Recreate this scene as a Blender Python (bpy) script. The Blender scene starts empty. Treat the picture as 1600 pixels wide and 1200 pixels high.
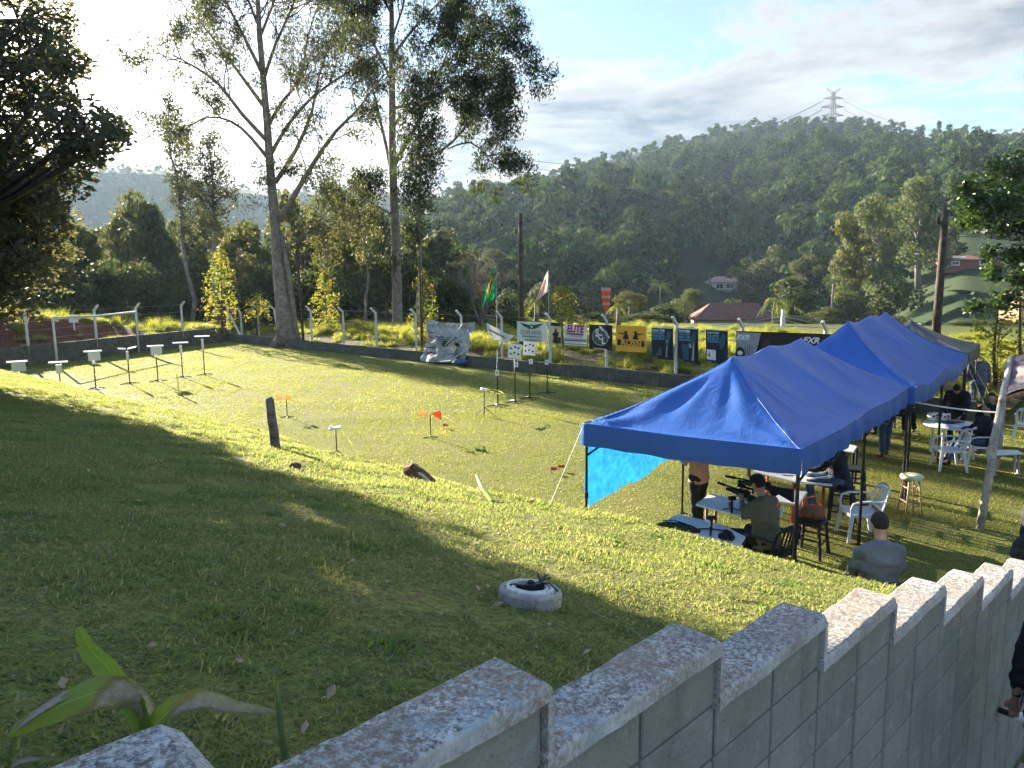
import bpy, bmesh, math, random
import numpy as np
from mathutils import Vector, Matrix, Euler, noise as mnoise

R = math.radians
sc = bpy.context.scene
COL = sc.collection

# ------------------------------------------------------------------ camera
CAM_H = 4.05
F_PX, PITCH, ROLL = 1150.0, R(8.1), R(-0.7)
_c, _s = math.cos(ROLL), math.sin(ROLL)
_fw = Vector((0, math.cos(PITCH), -math.sin(PITCH)))
_up0 = Vector((0, math.sin(PITCH), math.cos(PITCH)))
_rt0 = Vector((1, 0, 0))
_rt = _rt0 * _c + _up0 * _s
_up = _up0 * _c - _rt0 * _s
cam_data = bpy.data.cameras.new('camera')
cam = bpy.data.objects.new('camera', cam_data)
COL.objects.link(cam)
cam.matrix_world = Matrix((
    (_rt.x, _up.x, -_fw.x, 0), (_rt.y, _up.y, -_fw.y, 0), (_rt.z, _up.z, -_fw.z, CAM_H), (0, 0, 0, 1)))
cam_data.sensor_fit = 'HORIZONTAL'
cam_data.sensor_width = 36.0
cam_data.lens = 36.0 * F_PX / 1600.0
cam_data.clip_start = 0.05
cam_data.clip_end = 6000
sc.camera = cam

# ------------------------------------------------------------------ sun, sky, exposure
SUN_AZ, SUN_EL = R(-37), R(17.0)        # left of the view direction, low
SUN_DIR = Vector((math.sin(SUN_AZ) * math.cos(SUN_EL), math.cos(SUN_AZ) * math.cos(SUN_EL), math.sin(SUN_EL)))
sun_data = bpy.data.lights.new('sun', 'SUN')
sun_data.energy = 4.3
sun_data.angle = R(0.5)
sun_data.color = (1.0, 0.90, 0.72)
sun = bpy.data.objects.new('sun', sun_data)
COL.objects.link(sun)
sun.rotation_euler = (-SUN_DIR).to_track_quat('-Z', 'Y').to_euler()
sun.location = (-60, 80, 60)

sc.view_settings.view_transform = 'Standard'
sc.view_settings.look = 'None'
sc.view_settings.exposure = 2.85
sc.view_settings.gamma = 1.0
sc.view_settings.use_curve_mapping = False
cy = sc.cycles
cy.use_denoising = True
try:
    cy.denoiser = 'OPENIMAGEDENOISE'
    cy.denoising_prefilter = 'ACCURATE'
except Exception:
    pass
cy.max_bounces = 5
cy.diffuse_bounces = 3
cy.glossy_bounces = 2
cy.transmission_bounces = 4
cy.transparent_max_bounces = 4
cy.volume_bounces = 1
cy.sample_clamp_indirect = 4.0
cy.use_adaptive_sampling = True
cy.adaptive_threshold = 0.008
cy.caustics_reflective = False
cy.caustics_refractive = False
cy.use_light_tree = False


class NT:
    """small helper for node trees"""
    def __init__(s, tree):
        s.t = tree
    def n(s, typ, _props=None, **inp):
        nd = s.t.nodes.new(typ)
        for k, v in (_props or {}).items():
            setattr(nd, k, v)
        for k, v in inp.items():
            key = k.replace('_', ' ')
            sock = None
            if k.startswith('i') and k[1:].isdigit():
                sock = nd.inputs[int(k[1:])]
            else:
                for q in nd.inputs:
                    if q.name == key and q.enabled:
                        sock = q; break
                if sock is None:
                    sock = nd.inputs[key]
            if isinstance(v, bpy.types.NodeSocket):
                s.t.links.new(v, sock)
            else:
                sock.default_value = v
        return nd
    def math(s, op, a, b=0.0, c=None, clamp=False):
        kw = dict(i0=a, i1=b)
        if c is not None: kw['i2'] = c
        return s.n('ShaderNodeMath', dict(operation=op, use_clamp=clamp), **kw).outputs[0]
    def vmath(s, op, a, b=None):
        kw = dict(i0=a)
        if b is not None: kw['i1'] = b
        nd = s.n('ShaderNodeVectorMath', dict(operation=op), **kw)
        return nd.outputs['Value'] if op in ('DOT_PRODUCT', 'LENGTH', 'DISTANCE') else nd.outputs[0]
    def mix(s, fac, a, b, mode='MIX'):
        nd = s.t.nodes.new('ShaderNodeMix'); nd.data_type = 'RGBA'; nd.blend_type = mode
        for i, v in ((0, fac), (6, a), (7, b)):
            if isinstance(v, bpy.types.NodeSocket): s.t.links.new(v, nd.inputs[i])
            elif i == 0: nd.inputs[i].default_value = v
            else: nd.inputs[i].default_value = (*v[:3], 1)
        return nd.outputs[2]
    def noise(s, vec, scale, detail=3, rough=.55, dist=0.0, out=0):
        kw = dict(Scale=scale, Detail=detail, Roughness=rough, Distortion=dist)
        if vec is not None: kw['Vector'] = vec
        return s.n('ShaderNodeTexNoise', None, **kw).outputs[out]
    def rng(s, v, a, b, c=0.0, d=1.0, smooth=False):
        nd = s.t.nodes.new('ShaderNodeMapRange'); nd.clamp = True
        if smooth: nd.interpolation_type = 'SMOOTHSTEP'
        s.t.links.new(v, nd.inputs[0])
        for i, q in enumerate((a, b, c, d)):
            nd.inputs[i + 1].default_value = q
        return nd.outputs[0]


def make_world():
    w = bpy.data.worlds.new('World')
    sc.world = w
    w.use_nodes = True
    t = w.node_tree
    t.nodes.clear()
    k = NT(t)
    sky = k.n('ShaderNodeTexSky', dict(sky_type='NISHITA', sun_disc=False, sun_elevation=SUN_EL,
                                       sun_rotation=SUN_AZ, altitude=700, air_density=1.0,
                                       dust_density=1.6, ozone_density=1.5))
    tc = k.n('ShaderNodeTexCoord').outputs['Generated']
    d = k.vmath('NORMALIZE', tc)
    sep = k.n('ShaderNodeSeparateXYZ', None, i0=d)
    x, y, z = sep.outputs
    # cloud layer: direction projected on a plane high above
    zz = k.math('ADD', k.math('MAXIMUM', z, 0.0), 0.11)
    px = k.math('DIVIDE', x, zz); py = k.math('DIVIDE', y, zz)
    cv = k.n('ShaderNodeCombineXYZ', None, X=px, Y=k.math('MULTIPLY', py, 1.25), Z=47.7).outputs[0]
    n1 = k.noise(cv, 0.85, 9, .63, .25)
    cv2 = k.vmath('ADD', cv, (0.05, -0.16, 0.0))
    n2 = k.noise(cv2, 0.85, 7, .63, .25)
    big = k.noise(cv, 0.20, 2, .5, 0.0)
    # distance from the sun in the sky
    sd = k.vmath('DOT_PRODUCT', d, tuple(SUN_DIR))
    glow = k.math('POWER', k.math('MAXIMUM', sd, 0.0), 17.0)
    glow2 = k.math('POWER', k.math('MAXIMUM', sd, 0.0), 85.0)
    cover = k.math('ADD', n1, k.math('MULTIPLY', k.math('SUBTRACT', big, 0.5), 0.55))
    lowb = k.rng(z, 0.02, 0.42, 0.05, -0.02)
    cover = k.math('ADD', cover, lowb)
    m = k.rng(cover, 0.49, 0.58, 0, 1, True)
    # shading: the side of a cloud away from the sun and its thick part are darker
    thick = k.rng(cover, 0.54, 0.66, 0, 1)
    edge = k.rng(k.math('SUBTRACT', n1, n2), -0.05, 0.07, 0, 1)
    dark = k.math('MULTIPLY', thick, k.math('SUBTRACT', 1.0, k.math('MULTIPLY', edge, 0.55)))
    ccol = k.mix(dark, (1.52, 1.46, 1.36), (.31, .37, .47))
    gl = k.math('ADD', 1.0, k.math('MULTIPLY', glow, 11.0))
    ccol = k.n('ShaderNodeVectorMath', dict(operation='SCALE'), i0=ccol, Scale=gl).outputs[0]
    skyc = k.mix(0.75, sky.outputs[0], (.36, .72, 1.38))
    skyc = k.mix(k.rng(z, 0.0, 0.2, .55, 0.0), skyc, (.85, 1.0, 1.12))
    outc = k.mix(k.math('MULTIPLY', m, 0.88), skyc, ccol)
    # veiled sun glare
    gcol = k.n('ShaderNodeVectorMath', dict(operation='SCALE'), i0=(1.0, .93, .82), Scale=k.math('MULTIPLY', glow2, 12.0)).outputs[0]
    outc = k.vmath('ADD', outc, gcol)
    bg = k.n('ShaderNodeBackground', None, Color=outc, Strength=0.08)
    o = k.n('ShaderNodeOutputWorld')
    t.links.new(bg.outputs[0], o.inputs[0])


make_world()

# ------------------------------------------------------------------ helpers
def ray(x, y):
    return (_fw + _rt * ((x - 800) / F_PX) - _up * ((y - 600) / F_PX))
def G(x, y, z=0.0):
    """point of the level z that the photograph shows at (x, y)"""
    r = ray(x, y); t = (z - CAM_H) / r.z
    return Vector((r.x * t, r.y * t, z))
def W(x, y, Y):
    """point at depth Y that the photograph shows at (x, y)"""
    r = ray(x, y); t = Y / r.y
    return Vector((r.x * t, Y, CAM_H + r.z * t))
def az_el(x, y):
    r = ray(x, y)
    return math.atan2(r.x, r.y), math.atan2(r.z, math.hypot(r.x, r.y))


def finish(m, name, material, parent=None, kind=None, loc=None):
    if m is not None and material is not None:
        mats = material if isinstance(material, (list, tuple)) else [material]
        for q in mats: m.materials.append(q)
    o = bpy.data.objects.new(name, m)
    COL.objects.link(o)
    if parent is not None: o.parent = parent
    if loc is not None: o.location = loc
    if kind: o['kind'] = kind
    return o

def tag(o, label=None, cat=None, group=None, kind=None):
    if label: o['label'] = label
    if cat: o['category'] = cat
    if group: o['group'] = group
    if kind: o['kind'] = kind
    return o

def thing(name, label, cat, loc=(0, 0, 0), rz=0.0, group=None):
    o = bpy.data.objects.new(name, None)
    COL.objects.link(o)
    o.empty_display_size = .1
    o.location = loc
    o.rotation_euler = (0, 0, rz)
    return tag(o, label, cat, group)

def copy_tree(o, parent=None):
    c = o.copy()
    COL.objects.link(c)
    c.parent = parent
    for ch in [q for q in o.children]:
        copy_tree(ch, c)
    return c

def frame(d, up=Vector((0, 0, 1))):
    d = Vector(d).normalized()
    a = up.cross(d)
    if a.length < 1e-4: a = Vector((1, 0, 0)).cross(d)
    a.normalize()
    return a, d.cross(a)

class MB:
    def __init__(s):
        s.v = []; s.f = []; s.mi = []; s.cur = 0
    def add(s, vs, fs):
        b = len(s.v)
        s.v += [tuple(q) for q in vs]
        for f in fs:
            s.f.append(tuple(b + i for i in f)); s.mi.append(s.cur)
        return s
    def box(s, c, d, rz=0.0, rot=None, taper=1.0):
        """box with centre c, full size d"""
        M = rot if rot is not None else Matrix.Rotation(rz, 3, 'Z')
        c = Vector(c); vs = []
        for z in (-.5, .5):
            k = taper if z > 0 else 1.0
            for (x, y) in ((-.5, -.5), (.5, -.5), (.5, .5), (-.5, .5)):
                vs.append(c + M @ Vector((x * d[0] * k, y * d[1] * k, z * d[2])))
        return s.add(vs, [(0, 3, 2, 1), (4, 5, 6, 7), (0, 1, 5, 4), (1, 2, 6, 5), (2, 3, 7, 6), (3, 0, 4, 7)])
    def tube(s, pts, rad, n=8, cap=True, sq=1.0):
        pts = [Vector(p) for p in pts]
        if not hasattr(rad, '__len__'): rad = [rad] * len(pts)
        up = None; vs = []
        for i, p in enumerate(pts):
            a = pts[max(i - 1, 0)]; b = pts[min(i + 1, len(pts) - 1)]
            d = (b - a)
            if d.length < 1e-9: d = Vector((0, 0, 1))
            d.normalize()
            if up is None:
                A, B = frame(d)
            else:
                A = (up - d * up.dot(d))
                if A.length < 1e-5: A, _ = frame(d)
                A.normalize(); B = d.cross(A)
            up = A
            for j in range(n):
                t = 2 * math.pi * j / n
                vs.append(p + (A * math.cos(t) + B * math.sin(t) * sq) * rad[i])
        fs = []
        for i in range(len(pts) - 1):
            for j in range(n):
                k = (j + 1) % n
                fs.append((i * n + j, i * n + k, (i + 1) * n + k, (i + 1) * n + j))
        if cap:
            fs.append(tuple(reversed(range(n))))
            fs.append(tuple(range((len(pts) - 1) * n, len(pts) * n)))
        return s.add(vs, fs)
    def bar(s, a, b, w, h=None, n=4):
        """square bar from a to b"""
        a, b = Vector(a), Vector(b); h = h or w
        A, B = frame(b - a)
        vs = [p + A * (w * i / 2) + B * (h * j / 2) for p in (a, b) for (i, j) in ((-1, -1), (1, -1), (1, 1), (-1, 1))]
        return s.add(vs, [(0, 3, 2, 1), (4, 5, 6, 7), (0, 1, 5, 4), (1, 2, 6, 5), (2, 3, 7, 6), (3, 0, 4, 7)])
    def lathe(s, c, prof, n=20, cap=True):
        c = Vector(c); vs = []; fs = []
        for (r, z) in prof:
            for j in range(n):
                t = 2 * math.pi * j / n
                vs.append(c + Vector((r * math.cos(t), r * math.sin(t), z)))
        for i in range(len(prof) - 1):
            for j in range(n):
                k = (j + 1) % n
                fs.append((i * n + j, i * n + k, (i + 1) * n + k, (i + 1) * n + j))
        if cap:
            fs.append(tuple(reversed(range(n)))); fs.append(tuple(range((len(prof) - 1) * n, len(prof) * n)))
        return s.add(vs, fs)
    def ball(s, c, r, n=12, m=8, M=None):
        c = Vector(c); r = Vector(r) if hasattr(r, '__len__') else Vector((r, r, r))
        vs = []
        for i in range(m + 1):
            p = math.pi * i / m
            for j in range(n):
                t = 2 * math.pi * j / n
                q = Vector((r.x * math.sin(p) * math.cos(t), r.y * math.sin(p) * math.sin(t), r.z * math.cos(p)))
                vs.append(c + (M @ q if M is not None else q))
        fs = []
        for i in range(m):
            for j in range(n):
                k = (j + 1) % n
                fs.append((i * n + j, (i + 1) * n + j, (i + 1) * n + k, i * n + k))
        return s.add(vs, fs)
    def prism(s, poly, z0, z1):
        n = len(poly)
        vs = [(p[0], p[1], z0) for p in poly] + [(p[0], p[1], z1) for p in poly]
        fs = [tuple(reversed(range(n))), tuple(range(n, 2 * n))] + [(i, (i + 1) % n, n + (i + 1) % n, n + i) for i in range(n)]
        return s.add(vs, fs)
    def grid(s, fn, nu, nv):
        vs = [fn(i / nu, j / nv) for i in range(nu + 1) for j in range(nv + 1)]
        fs = [(i * (nv + 1) + j, (i + 1) * (nv + 1) + j, (i + 1) * (nv + 1) + j + 1, i * (nv + 1) + j + 1)
              for i in range(nu) for j in range(nv)]
        return s.add(vs, fs)
    def mesh(s, name, smooth=False):
        m = bpy.data.meshes.new(name)
        m.from_pydata(s.v, [], s.f)
        if any(s.mi): m.polygons.foreach_set('material_index', s.mi)
        if smooth: m.polygons.foreach_set('use_smooth', [True] * len(m.polygons))
        m.update()
        return m
    def build(s, name, material, parent=None, smooth=False, kind=None, bevel=0.0, loc=None, seg=2):
        m = s.mesh(name, smooth)
        if bevel:
            bm = bmesh.new(); bm.from_mesh(m)
            bmesh.ops.remove_doubles(bm, verts=bm.verts, dist=1e-5)
            es = [e for e in bm.edges if len(e.link_faces) == 2 and e.calc_face_angle(0) > .5]
            bmesh.ops.bevel(bm, geom=es, offset=bevel, segments=seg, affect='EDGES', profile=.6)
            bm.to_mesh(m); bm.free()
        return finish(m, name, material, parent, kind, loc)

def np_mesh(name, V, Fq, smooth=False):
    """mesh from numpy arrays: V (n,3), Fq (m,k)"""
    m = bpy.data.meshes.new(name)
    V = np.asarray(V, dtype=np.float32); Fq = np.asarray(Fq, dtype=np.int32)
    k = Fq.shape[1]
    m.vertices.add(len(V)); m.vertices.foreach_set('co', V.ravel())
    m.loops.add(Fq.size); m.loops.foreach_set('vertex_index', Fq.ravel())
    m.polygons.add(len(Fq))
    m.polygons.foreach_set('loop_start', np.arange(0, Fq.size, k, dtype=np.int32))
    m.polygons.foreach_set('loop_total', np.full(len(Fq), k, dtype=np.int32))
    if smooth: m.polygons.foreach_set('use_smooth', np.ones(len(Fq), dtype=bool))
    m.update(calc_edges=True)
    m.validate()
    return m

# ------------------------------------------------------------------ materials
MATS = {}
def mat(name, col, rough=.65, metal=0.0, var=.12, scale=6.0, bump=0.0, bscale=60.0, spec=.3, trans=0.0,
        col2=None, thr=(.5, .65), fine=0.0):
    if name in MATS: return MATS[name]
    m = bpy.data.materials.new(name); m.use_nodes = True
    t = m.node_tree; t.nodes.clear(); k = NT(t)
    pos = k.n('ShaderNodeTexCoord').outputs['Object']
    n = k.noise(pos, scale, 4, .6)
    lo = tuple(max(0, c * (1 - var * 1.6)) for c in col); hi = tuple(min(1, c * (1 + var * 1.6)) for c in col)
    c = k.mix(k.rng(n, .3, .7), lo, hi)
    if col2:
        n3 = k.noise(pos, scale * 2.3, 6, .65)
        c = k.mix(k.rng(n3, thr[0], thr[1]), c, col2)
    if fine:
        n4 = k.noise(pos, bscale, 2, .6)
        c = k.mix(k.math('MULTIPLY', k.rng(n4, .45, .7), fine), c, tuple(q * .35 for q in col))
    b = k.n('ShaderNodeBsdfPrincipled', None, Base_Color=c, Roughness=rough, Metallic=metal)
    b.inputs['Specular IOR Level'].default_value = spec
    if bump:
        nb = k.noise(pos, bscale, 4, .6)
        bp = k.n('ShaderNodeBump', None, Strength=bump, Distance=.02, Height=nb)
        t.links.new(bp.outputs[0], b.inputs['Normal'])
    out = k.n('ShaderNodeOutputMaterial')
    if trans:
        tr = k.n('ShaderNodeBsdfTranslucent', None, Color=c)
        mx = k.n('ShaderNodeMixShader', None, i0=trans, i1=b.outputs[0], i2=tr.outputs[0])
        t.links.new(mx.outputs[0], out.inputs[0])
    else:
        t.links.new(b.outputs[0], out.inputs[0])
    MATS[name] = m
    return m

def leaf_mat(name, a, b, c=None, trans=.42, pscale=.6, tcol=1.5, rough=.6, obj_rand=.25, spec=.06):
    """foliage: colour varies per leaf and in patches; light also passes through"""
    m = bpy.data.materials.new(name); m.use_nodes = True
    t = m.node_tree; t.nodes.clear(); k = NT(t)
    geo = k.n('ShaderNodeNewGeometry')
    oi = k.n('ShaderNodeObjectInfo')
    rnd = geo.outputs['Random Per Island']
    n = k.noise(geo.outputs['Position'], pscale, 2, .5)
    f = k.math('ADD', k.math('MULTIPLY', rnd, .45), k.math('MULTIPLY', k.rng(n, .3, .7), .45))
    f = k.math('ADD', f, k.math('MULTIPLY', k.math('SUBTRACT', oi.outputs['Random'], .5), obj_rand * 2), clamp=True)
    col = k.mix(f, a, b)
    if c:
        col = k.mix(k.rng(k.math('FRACT', k.math('MULTIPLY', rnd, 7.31)), .82, .9), col, c)
    d = k.n('ShaderNodeBsdfPrincipled', None, Base_Color=col, Roughness=rough)
    d.inputs['Specular IOR Level'].default_value = spec
    tc = k.n('ShaderNodeVectorMath', dict(operation='MULTIPLY'), i0=col, i1=(tcol * 1.05, tcol, tcol * .55)).outputs[0]
    tr = k.n('ShaderNodeBsdfTranslucent', None, Color=tc)
    mx = k.n('ShaderNodeMixShader', None, i0=trans, i1=d.outputs[0], i2=tr.outputs[0])
    o = k.n('ShaderNodeOutputMaterial')
    t.links.new(mx.outputs[0], o.inputs[0])
    return m

def scatter(name, pts, rots, scales, idx, protos, kind='stuff'):
    """one object whose geometry nodes put the prototypes on its points"""
    pc = bpy.data.collections.new(name + '_pieces')
    for i, p in enumerate(protos):
        for u in list(p.users_collection): u.objects.unlink(p)
        p.name = '%s_piece_%02d' % (name, i)
        pc.objects.link(p)
    m = bpy.data.meshes.new(name)
    n = len(pts)
    m.vertices.add(n); m.vertices.foreach_set('co', np.asarray(pts, np.float32).ravel())
    a = m.attributes.new('rot', 'FLOAT_VECTOR', 'POINT'); a.data.foreach_set('vector', np.asarray(rots, np.float32).ravel())
    a = m.attributes.new('scl', 'FLOAT_VECTOR', 'POINT'); a.data.foreach_set('vector', np.asarray(scales, np.float32).ravel())
    a = m.attributes.new('idx', 'INT', 'POINT'); a.data.foreach_set('value', np.asarray(idx, np.int32))
    o = bpy.data.objects.new(name, m); COL.objects.link(o)
    ng = bpy.data.node_groups.new(name + '_nodes', 'GeometryNodeTree')
    ng.interface.new_socket('Geometry', in_out='INPUT', socket_type='NodeSocketGeometry')
    ng.interface.new_socket('Geometry', in_out='OUTPUT', socket_type='NodeSocketGeometry')
    N = ng.nodes; L = ng.links
    gi = N.new('NodeGroupInput'); go = N.new('NodeGroupOutput')
    ci = N.new('GeometryNodeCollectionInfo'); ci.inputs['Collection'].default_value = pc
    ci.inputs['Separate Children'].default_value = True; ci.inputs['Reset Children'].default_value = True
    ip = N.new('GeometryNodeInstanceOnPoints')
    def attr(nm, dt):
        q = N.new('GeometryNodeInputNamedAttribute'); q.data_type = dt; q.inputs['Name'].default_value = nm
        return [s for s in q.outputs if s.enabled and s.name == 'Attribute'][0]
    L.new(gi.outputs[0], ip.inputs['Points']); L.new(ci.outputs[0], ip.inputs['Instance'])
    ip.inputs['Pick Instance'].default_value = True
    L.new(attr('idx', 'INT'), ip.inputs['Instance Index'])
    er = N.new('FunctionNodeEulerToRotation')
    L.new(attr('rot', 'FLOAT_VECTOR'), er.inputs[0]); L.new(er.outputs[0], ip.inputs['Rotation'])
    L.new(attr('scl', 'FLOAT_VECTOR'), ip.inputs['Scale'])
    L.new(ip.outputs[0], go.inputs[0])
    md = o.modifiers.new('scatter', 'NODES'); md.node_group = ng
    o['kind'] = kind
    return o

_rs = np.random.RandomState(7)
def fbm(x, y, sc_=1.0, oct_=3, seed=0):
    """cheap smooth value noise for numpy arrays, about -1..1"""
    out = 0; amp = 1; tot = 0
    for o in range(oct_):
        rs = np.random.RandomState(seed * 31 + o)
        T = rs.rand(64, 64)
        u = np.asarray(x) / sc_ * 2 ** o + 13.7 * o; v = np.asarray(y) / sc_ * 2 ** o - 7.1 * o
        iu = np.floor(u).astype(int); iv = np.floor(v).astype(int)
        fu = u - iu; fv = v - iv
        fu = fu * fu * (3 - 2 * fu); fv = fv * fv * (3 - 2 * fv)
        g = lambda a, b: T[a % 64, b % 64]
        val = (g(iu, iv) * (1 - fu) + g(iu + 1, iv) * fu) * (1 - fv) + (g(iu, iv + 1) * (1 - fu) + g(iu + 1, iv + 1) * fu) * fv
        out = out + (val * 2 - 1) * amp; tot += amp; amp *= .5
    return out / tot
def sstep(a, b, x):
    t = np.clip((np.asarray(x, float) - a) / (b - a), 0, 1)
    return t * t * (3 - 2 * t)
# ================================================================== THE GROUND
AZW = R(46.0)
U = Vector((math.sin(AZW), math.cos(AZW), 0)); Nn = Vector((-math.cos(AZW), math.sin(AZW), 0))
WALL_P = 1.13
def SN(s, n, z=0.0): return U * s + Nn * n + Vector((0, 0, z))

def bank_np(s, n):
    s = np.asarray(s, float); n = np.asarray(n, float)
    plane = 2.42 - .22 * (s - 3) - .03 * (n - 1.13)
    sb = 5.45 + .18 * np.sin(n * .55) + .1 * np.sin(n * 1.7 + 1)
    e = s - sb
    z = plane - .46 * (np.sqrt(e * e + .08) + e) / 2
    z = z + .03 * fbm(s, n, 1.3, 3, 3) + .015 * fbm(s, n, .35, 2, 4)
    # round the foot into the flat field
    z = np.where(z > .25, z, np.where(z > -.25, (z + .25) ** 2 / 1.0, 0))
    return z
def bank(s, n): return float(bank_np(np.array([s]), np.array([n]))[0])
def ground_at(x, y):
    s = x * U.x + y * U.y; n = x * Nn.x + y * Nn.y
    return bank(s, n) if (n > 1.2 and s < 9.5 and n < 34) else 0.0
def slope_point(x, y):
    """point of the grass bank that the photograph shows at (x, y)"""
    r = ray(x, y); t = .5
    while t < 80:
        p = Vector((r.x * t, r.y * t, CAM_H + r.z * t))
        if p.z < ground_at(p.x, p.y): return p
        t += .02
    return p

# corner points of the low retaining walls round the field
WC = G(358, 533); WL = G(-60, 584); WR = WC + (G(905, 590) - WC).normalized() * 46
WC.z = WL.z = WR.z = 0

def ground_material(name, forest=False):
    m = bpy.data.materials.new(name); m.use_nodes = True
    t = m.node_tree; t.nodes.clear(); k = NT(t)
    geo = k.n('ShaderNodeNewGeometry'); P = geo.outputs['Position']
    n1 = k.noise(P, .22, 4, .6); n2 = k.noise(P, 1.1, 5, .65); n3 = k.noise(P, 28.0, 3, .65)
    c = k.mix(k.rng(n1, .35, .65), (.14, .17, .032), (.24, .235, .055))
    c = k.mix(k.rng(n2, .45, .75), c, (.28, .24, .09))
    c = k.mix(k.rng(n3, .3, .7), (.07, .075, .022), c)
    # bare soil in places
    n4 = k.noise(P, .5, 5, .62)
    c = k.mix(k.rng(n4, .70, .76), c, (.17, .085, .05))
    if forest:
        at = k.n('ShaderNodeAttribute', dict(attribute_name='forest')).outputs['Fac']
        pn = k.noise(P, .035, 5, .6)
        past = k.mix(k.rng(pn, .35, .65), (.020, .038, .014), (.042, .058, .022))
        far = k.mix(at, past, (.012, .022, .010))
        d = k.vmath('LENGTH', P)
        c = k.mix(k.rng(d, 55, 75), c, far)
    b = k.n('ShaderNodeBsdfPrincipled', None, Base_Color=c, Roughness=.9)
    b.inputs['Specular IOR Level'].default_value = .1
    bp = k.n('ShaderNodeBump', None, Strength=.8, Distance=.03, Height=n3)
    t.links.new(bp.outputs[0], b.inputs['Normal'])
    o = k.n('ShaderNodeOutputMaterial'); t.links.new(b.outputs[0], o.inputs[0])
    return m

M_ground = ground_material('lawn_soil', True)
M_bank = ground_material('bank_soil')

# ---- big ground sheet: field, pasture, valley, hills
def crest(pts, D):
    a = [az_el(x, y) for x, y in pts]
    return (np.array([q[0] for q in a]), np.array([q[1] for q in a]), D)
NEAR = [(-500, 470), (300, 455), (520, 420), (600, 372), (650, 335), (700, 304), (800, 291), (900, 262), (1000, 238), (1100, 213), (1150, 200),
        (1250, 190), (1330, 191), (1400, 204), (1450, 215), (1500, 211), (1600, 224), (1900, 252), (2400, 300)]
FAR = [(-700, 300), (0, 262), (60, 264), (150, 258), (250, 262), (330, 285), (400, 296), (550, 296), (640, 300), (700, 308), (800, 330),
       (1350, 330), (1450, 232), (1500, 216), (1560, 208), (1600, 205), (1700, 195), (2400, 260)]
def crestD(az):
    px = 800 + 1150 * np.tan(np.clip(az, -1.2, 1.2))
    return np.interp(px, [-500, 500, 800, 1150, 1400, 1700], [420, 430, 560, 720, 760, 700])
def base_d(az):
    px = 800 + 1150 * np.tan(np.clip(az, -1.2, 1.2))
    return np.interp(px, [0, 500, 700, 1000, 1060, 1150, 1300, 1430, 1500, 1700], [130, 130, 140, 155, 185, 235, 170, 120, 95, 90])
def hill_np(x, y):
    d = np.hypot(x, y); az = np.arctan2(x, y)
    def surf(tab, D, d0, z0, ease):
        a = [az_el(px, py) for px, py in tab]
        el = np.interp(az, [q[0] for q in a], [q[1] for q in a])
        hc = CAM_H + D * np.tan(el)
        t = np.clip((d - d0) / (D - d0), 0, 1)
        up = z0 + (hc - z0) * t ** ease
        dn = hc - (d - D) * .35
        return np.where(d <= D, up, dn)
    floor = -5.0 * sstep(62, 130, d)
    h1 = surf(NEAR, crestD(az), base_d(az), -5.0, 1.12)
    h2 = surf(FAR, np.full_like(d, 1080.0), 700.0, -20.0, 1.0)
    h1 = np.where(d > base_d(az), h1, floor)
    h = np.maximum(np.maximum(h1, floor), h2)
    amp = np.clip((d - 260) / 250, 0, 1)
    h = h + amp * 7 * fbm(x, y, 85, 3, 11) * np.where(d < crestD(az) * .93, 1, .25)
    front = (np.abs(az) < R(75))
    h = np.where(front, h, floor)
    return h

def build_ground():
    az = np.concatenate([np.arange(-180, -52, 4.0), np.arange(-52, 52, .4), np.arange(52, 181, 4.0)])
    az = np.unique(np.round(az, 3)); az = az[(az >= -180) & (az < 180)]
    rr = [0.0, 1.0]
    while rr[-1] < 1500: rr.append(rr[-1] * 1.035 + .1)
    rr = np.array(rr)
    A, Rr = np.meshgrid(np.radians(az), rr, indexing='ij')
    X = np.sin(A) * Rr; Y = np.cos(A) * Rr
    Z = hill_np(X, Y)
    V = np.stack([X, Y, Z], -1).reshape(-1, 3)
    na, nr = A.shape
    i = np.arange(na)[:, None]; j = np.arange(nr - 1)[None, :]
    a = i * nr + j; b = ((i + 1) % na) * nr + j
    F = np.stack([a + 0 * b, b, b + 1, a + 1], -1).reshape(-1, 4)
    m = np_mesh('ground', V, F[:, ::-1], True)
    if m.polygons[0].normal.z < 0: m.flip_normals()
    d = np.hypot(V[:, 0], V[:, 1]); azv = np.arctan2(V[:, 0], V[:, 1])
    f = sstep(0, 25, d - base_d(azv) - 10) * (1 - ((azv > R(27)) & (d < 270)))
    at = m.attributes.new('forest', 'FLOAT', 'POINT'); at.data.foreach_set('value', f.astype(np.float32))
    return finish(m, 'ground', M_ground, kind='structure')
build_ground()

# ---- the grass bank in front of the camera
def build_bank():
    s = np.concatenate([np.arange(-24, -2, .5), np.arange(-2, 7.5, .09), np.arange(7.5, 9.6, .2)])
    n = np.concatenate([np.arange(1.20, 8, .09), np.arange(8, 20, .18), np.arange(20, 46, .4)])
    S, N_ = np.meshgrid(s, n, indexing='ij')
    Z = bank_np(S, N_)
    Z = np.where(S > 9.4, -.02, Z)
    Z = Z * (1 - sstep(34, 45, N_)) - .03 * sstep(33, 45, N_)
    Z = np.where(Z < .006, Z - .02, Z)
    X = S * U.x + N_ * Nn.x; Y = S * U.y + N_ * Nn.y
    V = np.stack([X, Y, Z], -1).reshape(-1, 3)
    a, b = S.shape
    i = np.arange(a - 1)[:, None]; j = np.arange(b - 1)[None, :]
    q = i * b + j
    F = np.stack([q, q + 1, q + b + 1, q + b], -1).reshape(-1, 4)
    m = np_mesh('grass_bank', V, F, True)
    if m.polygons[0].normal.z < 0: m.flip_normals()
    return finish(m, 'grass_bank', M_bank, kind='structure')
build_bank()

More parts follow.
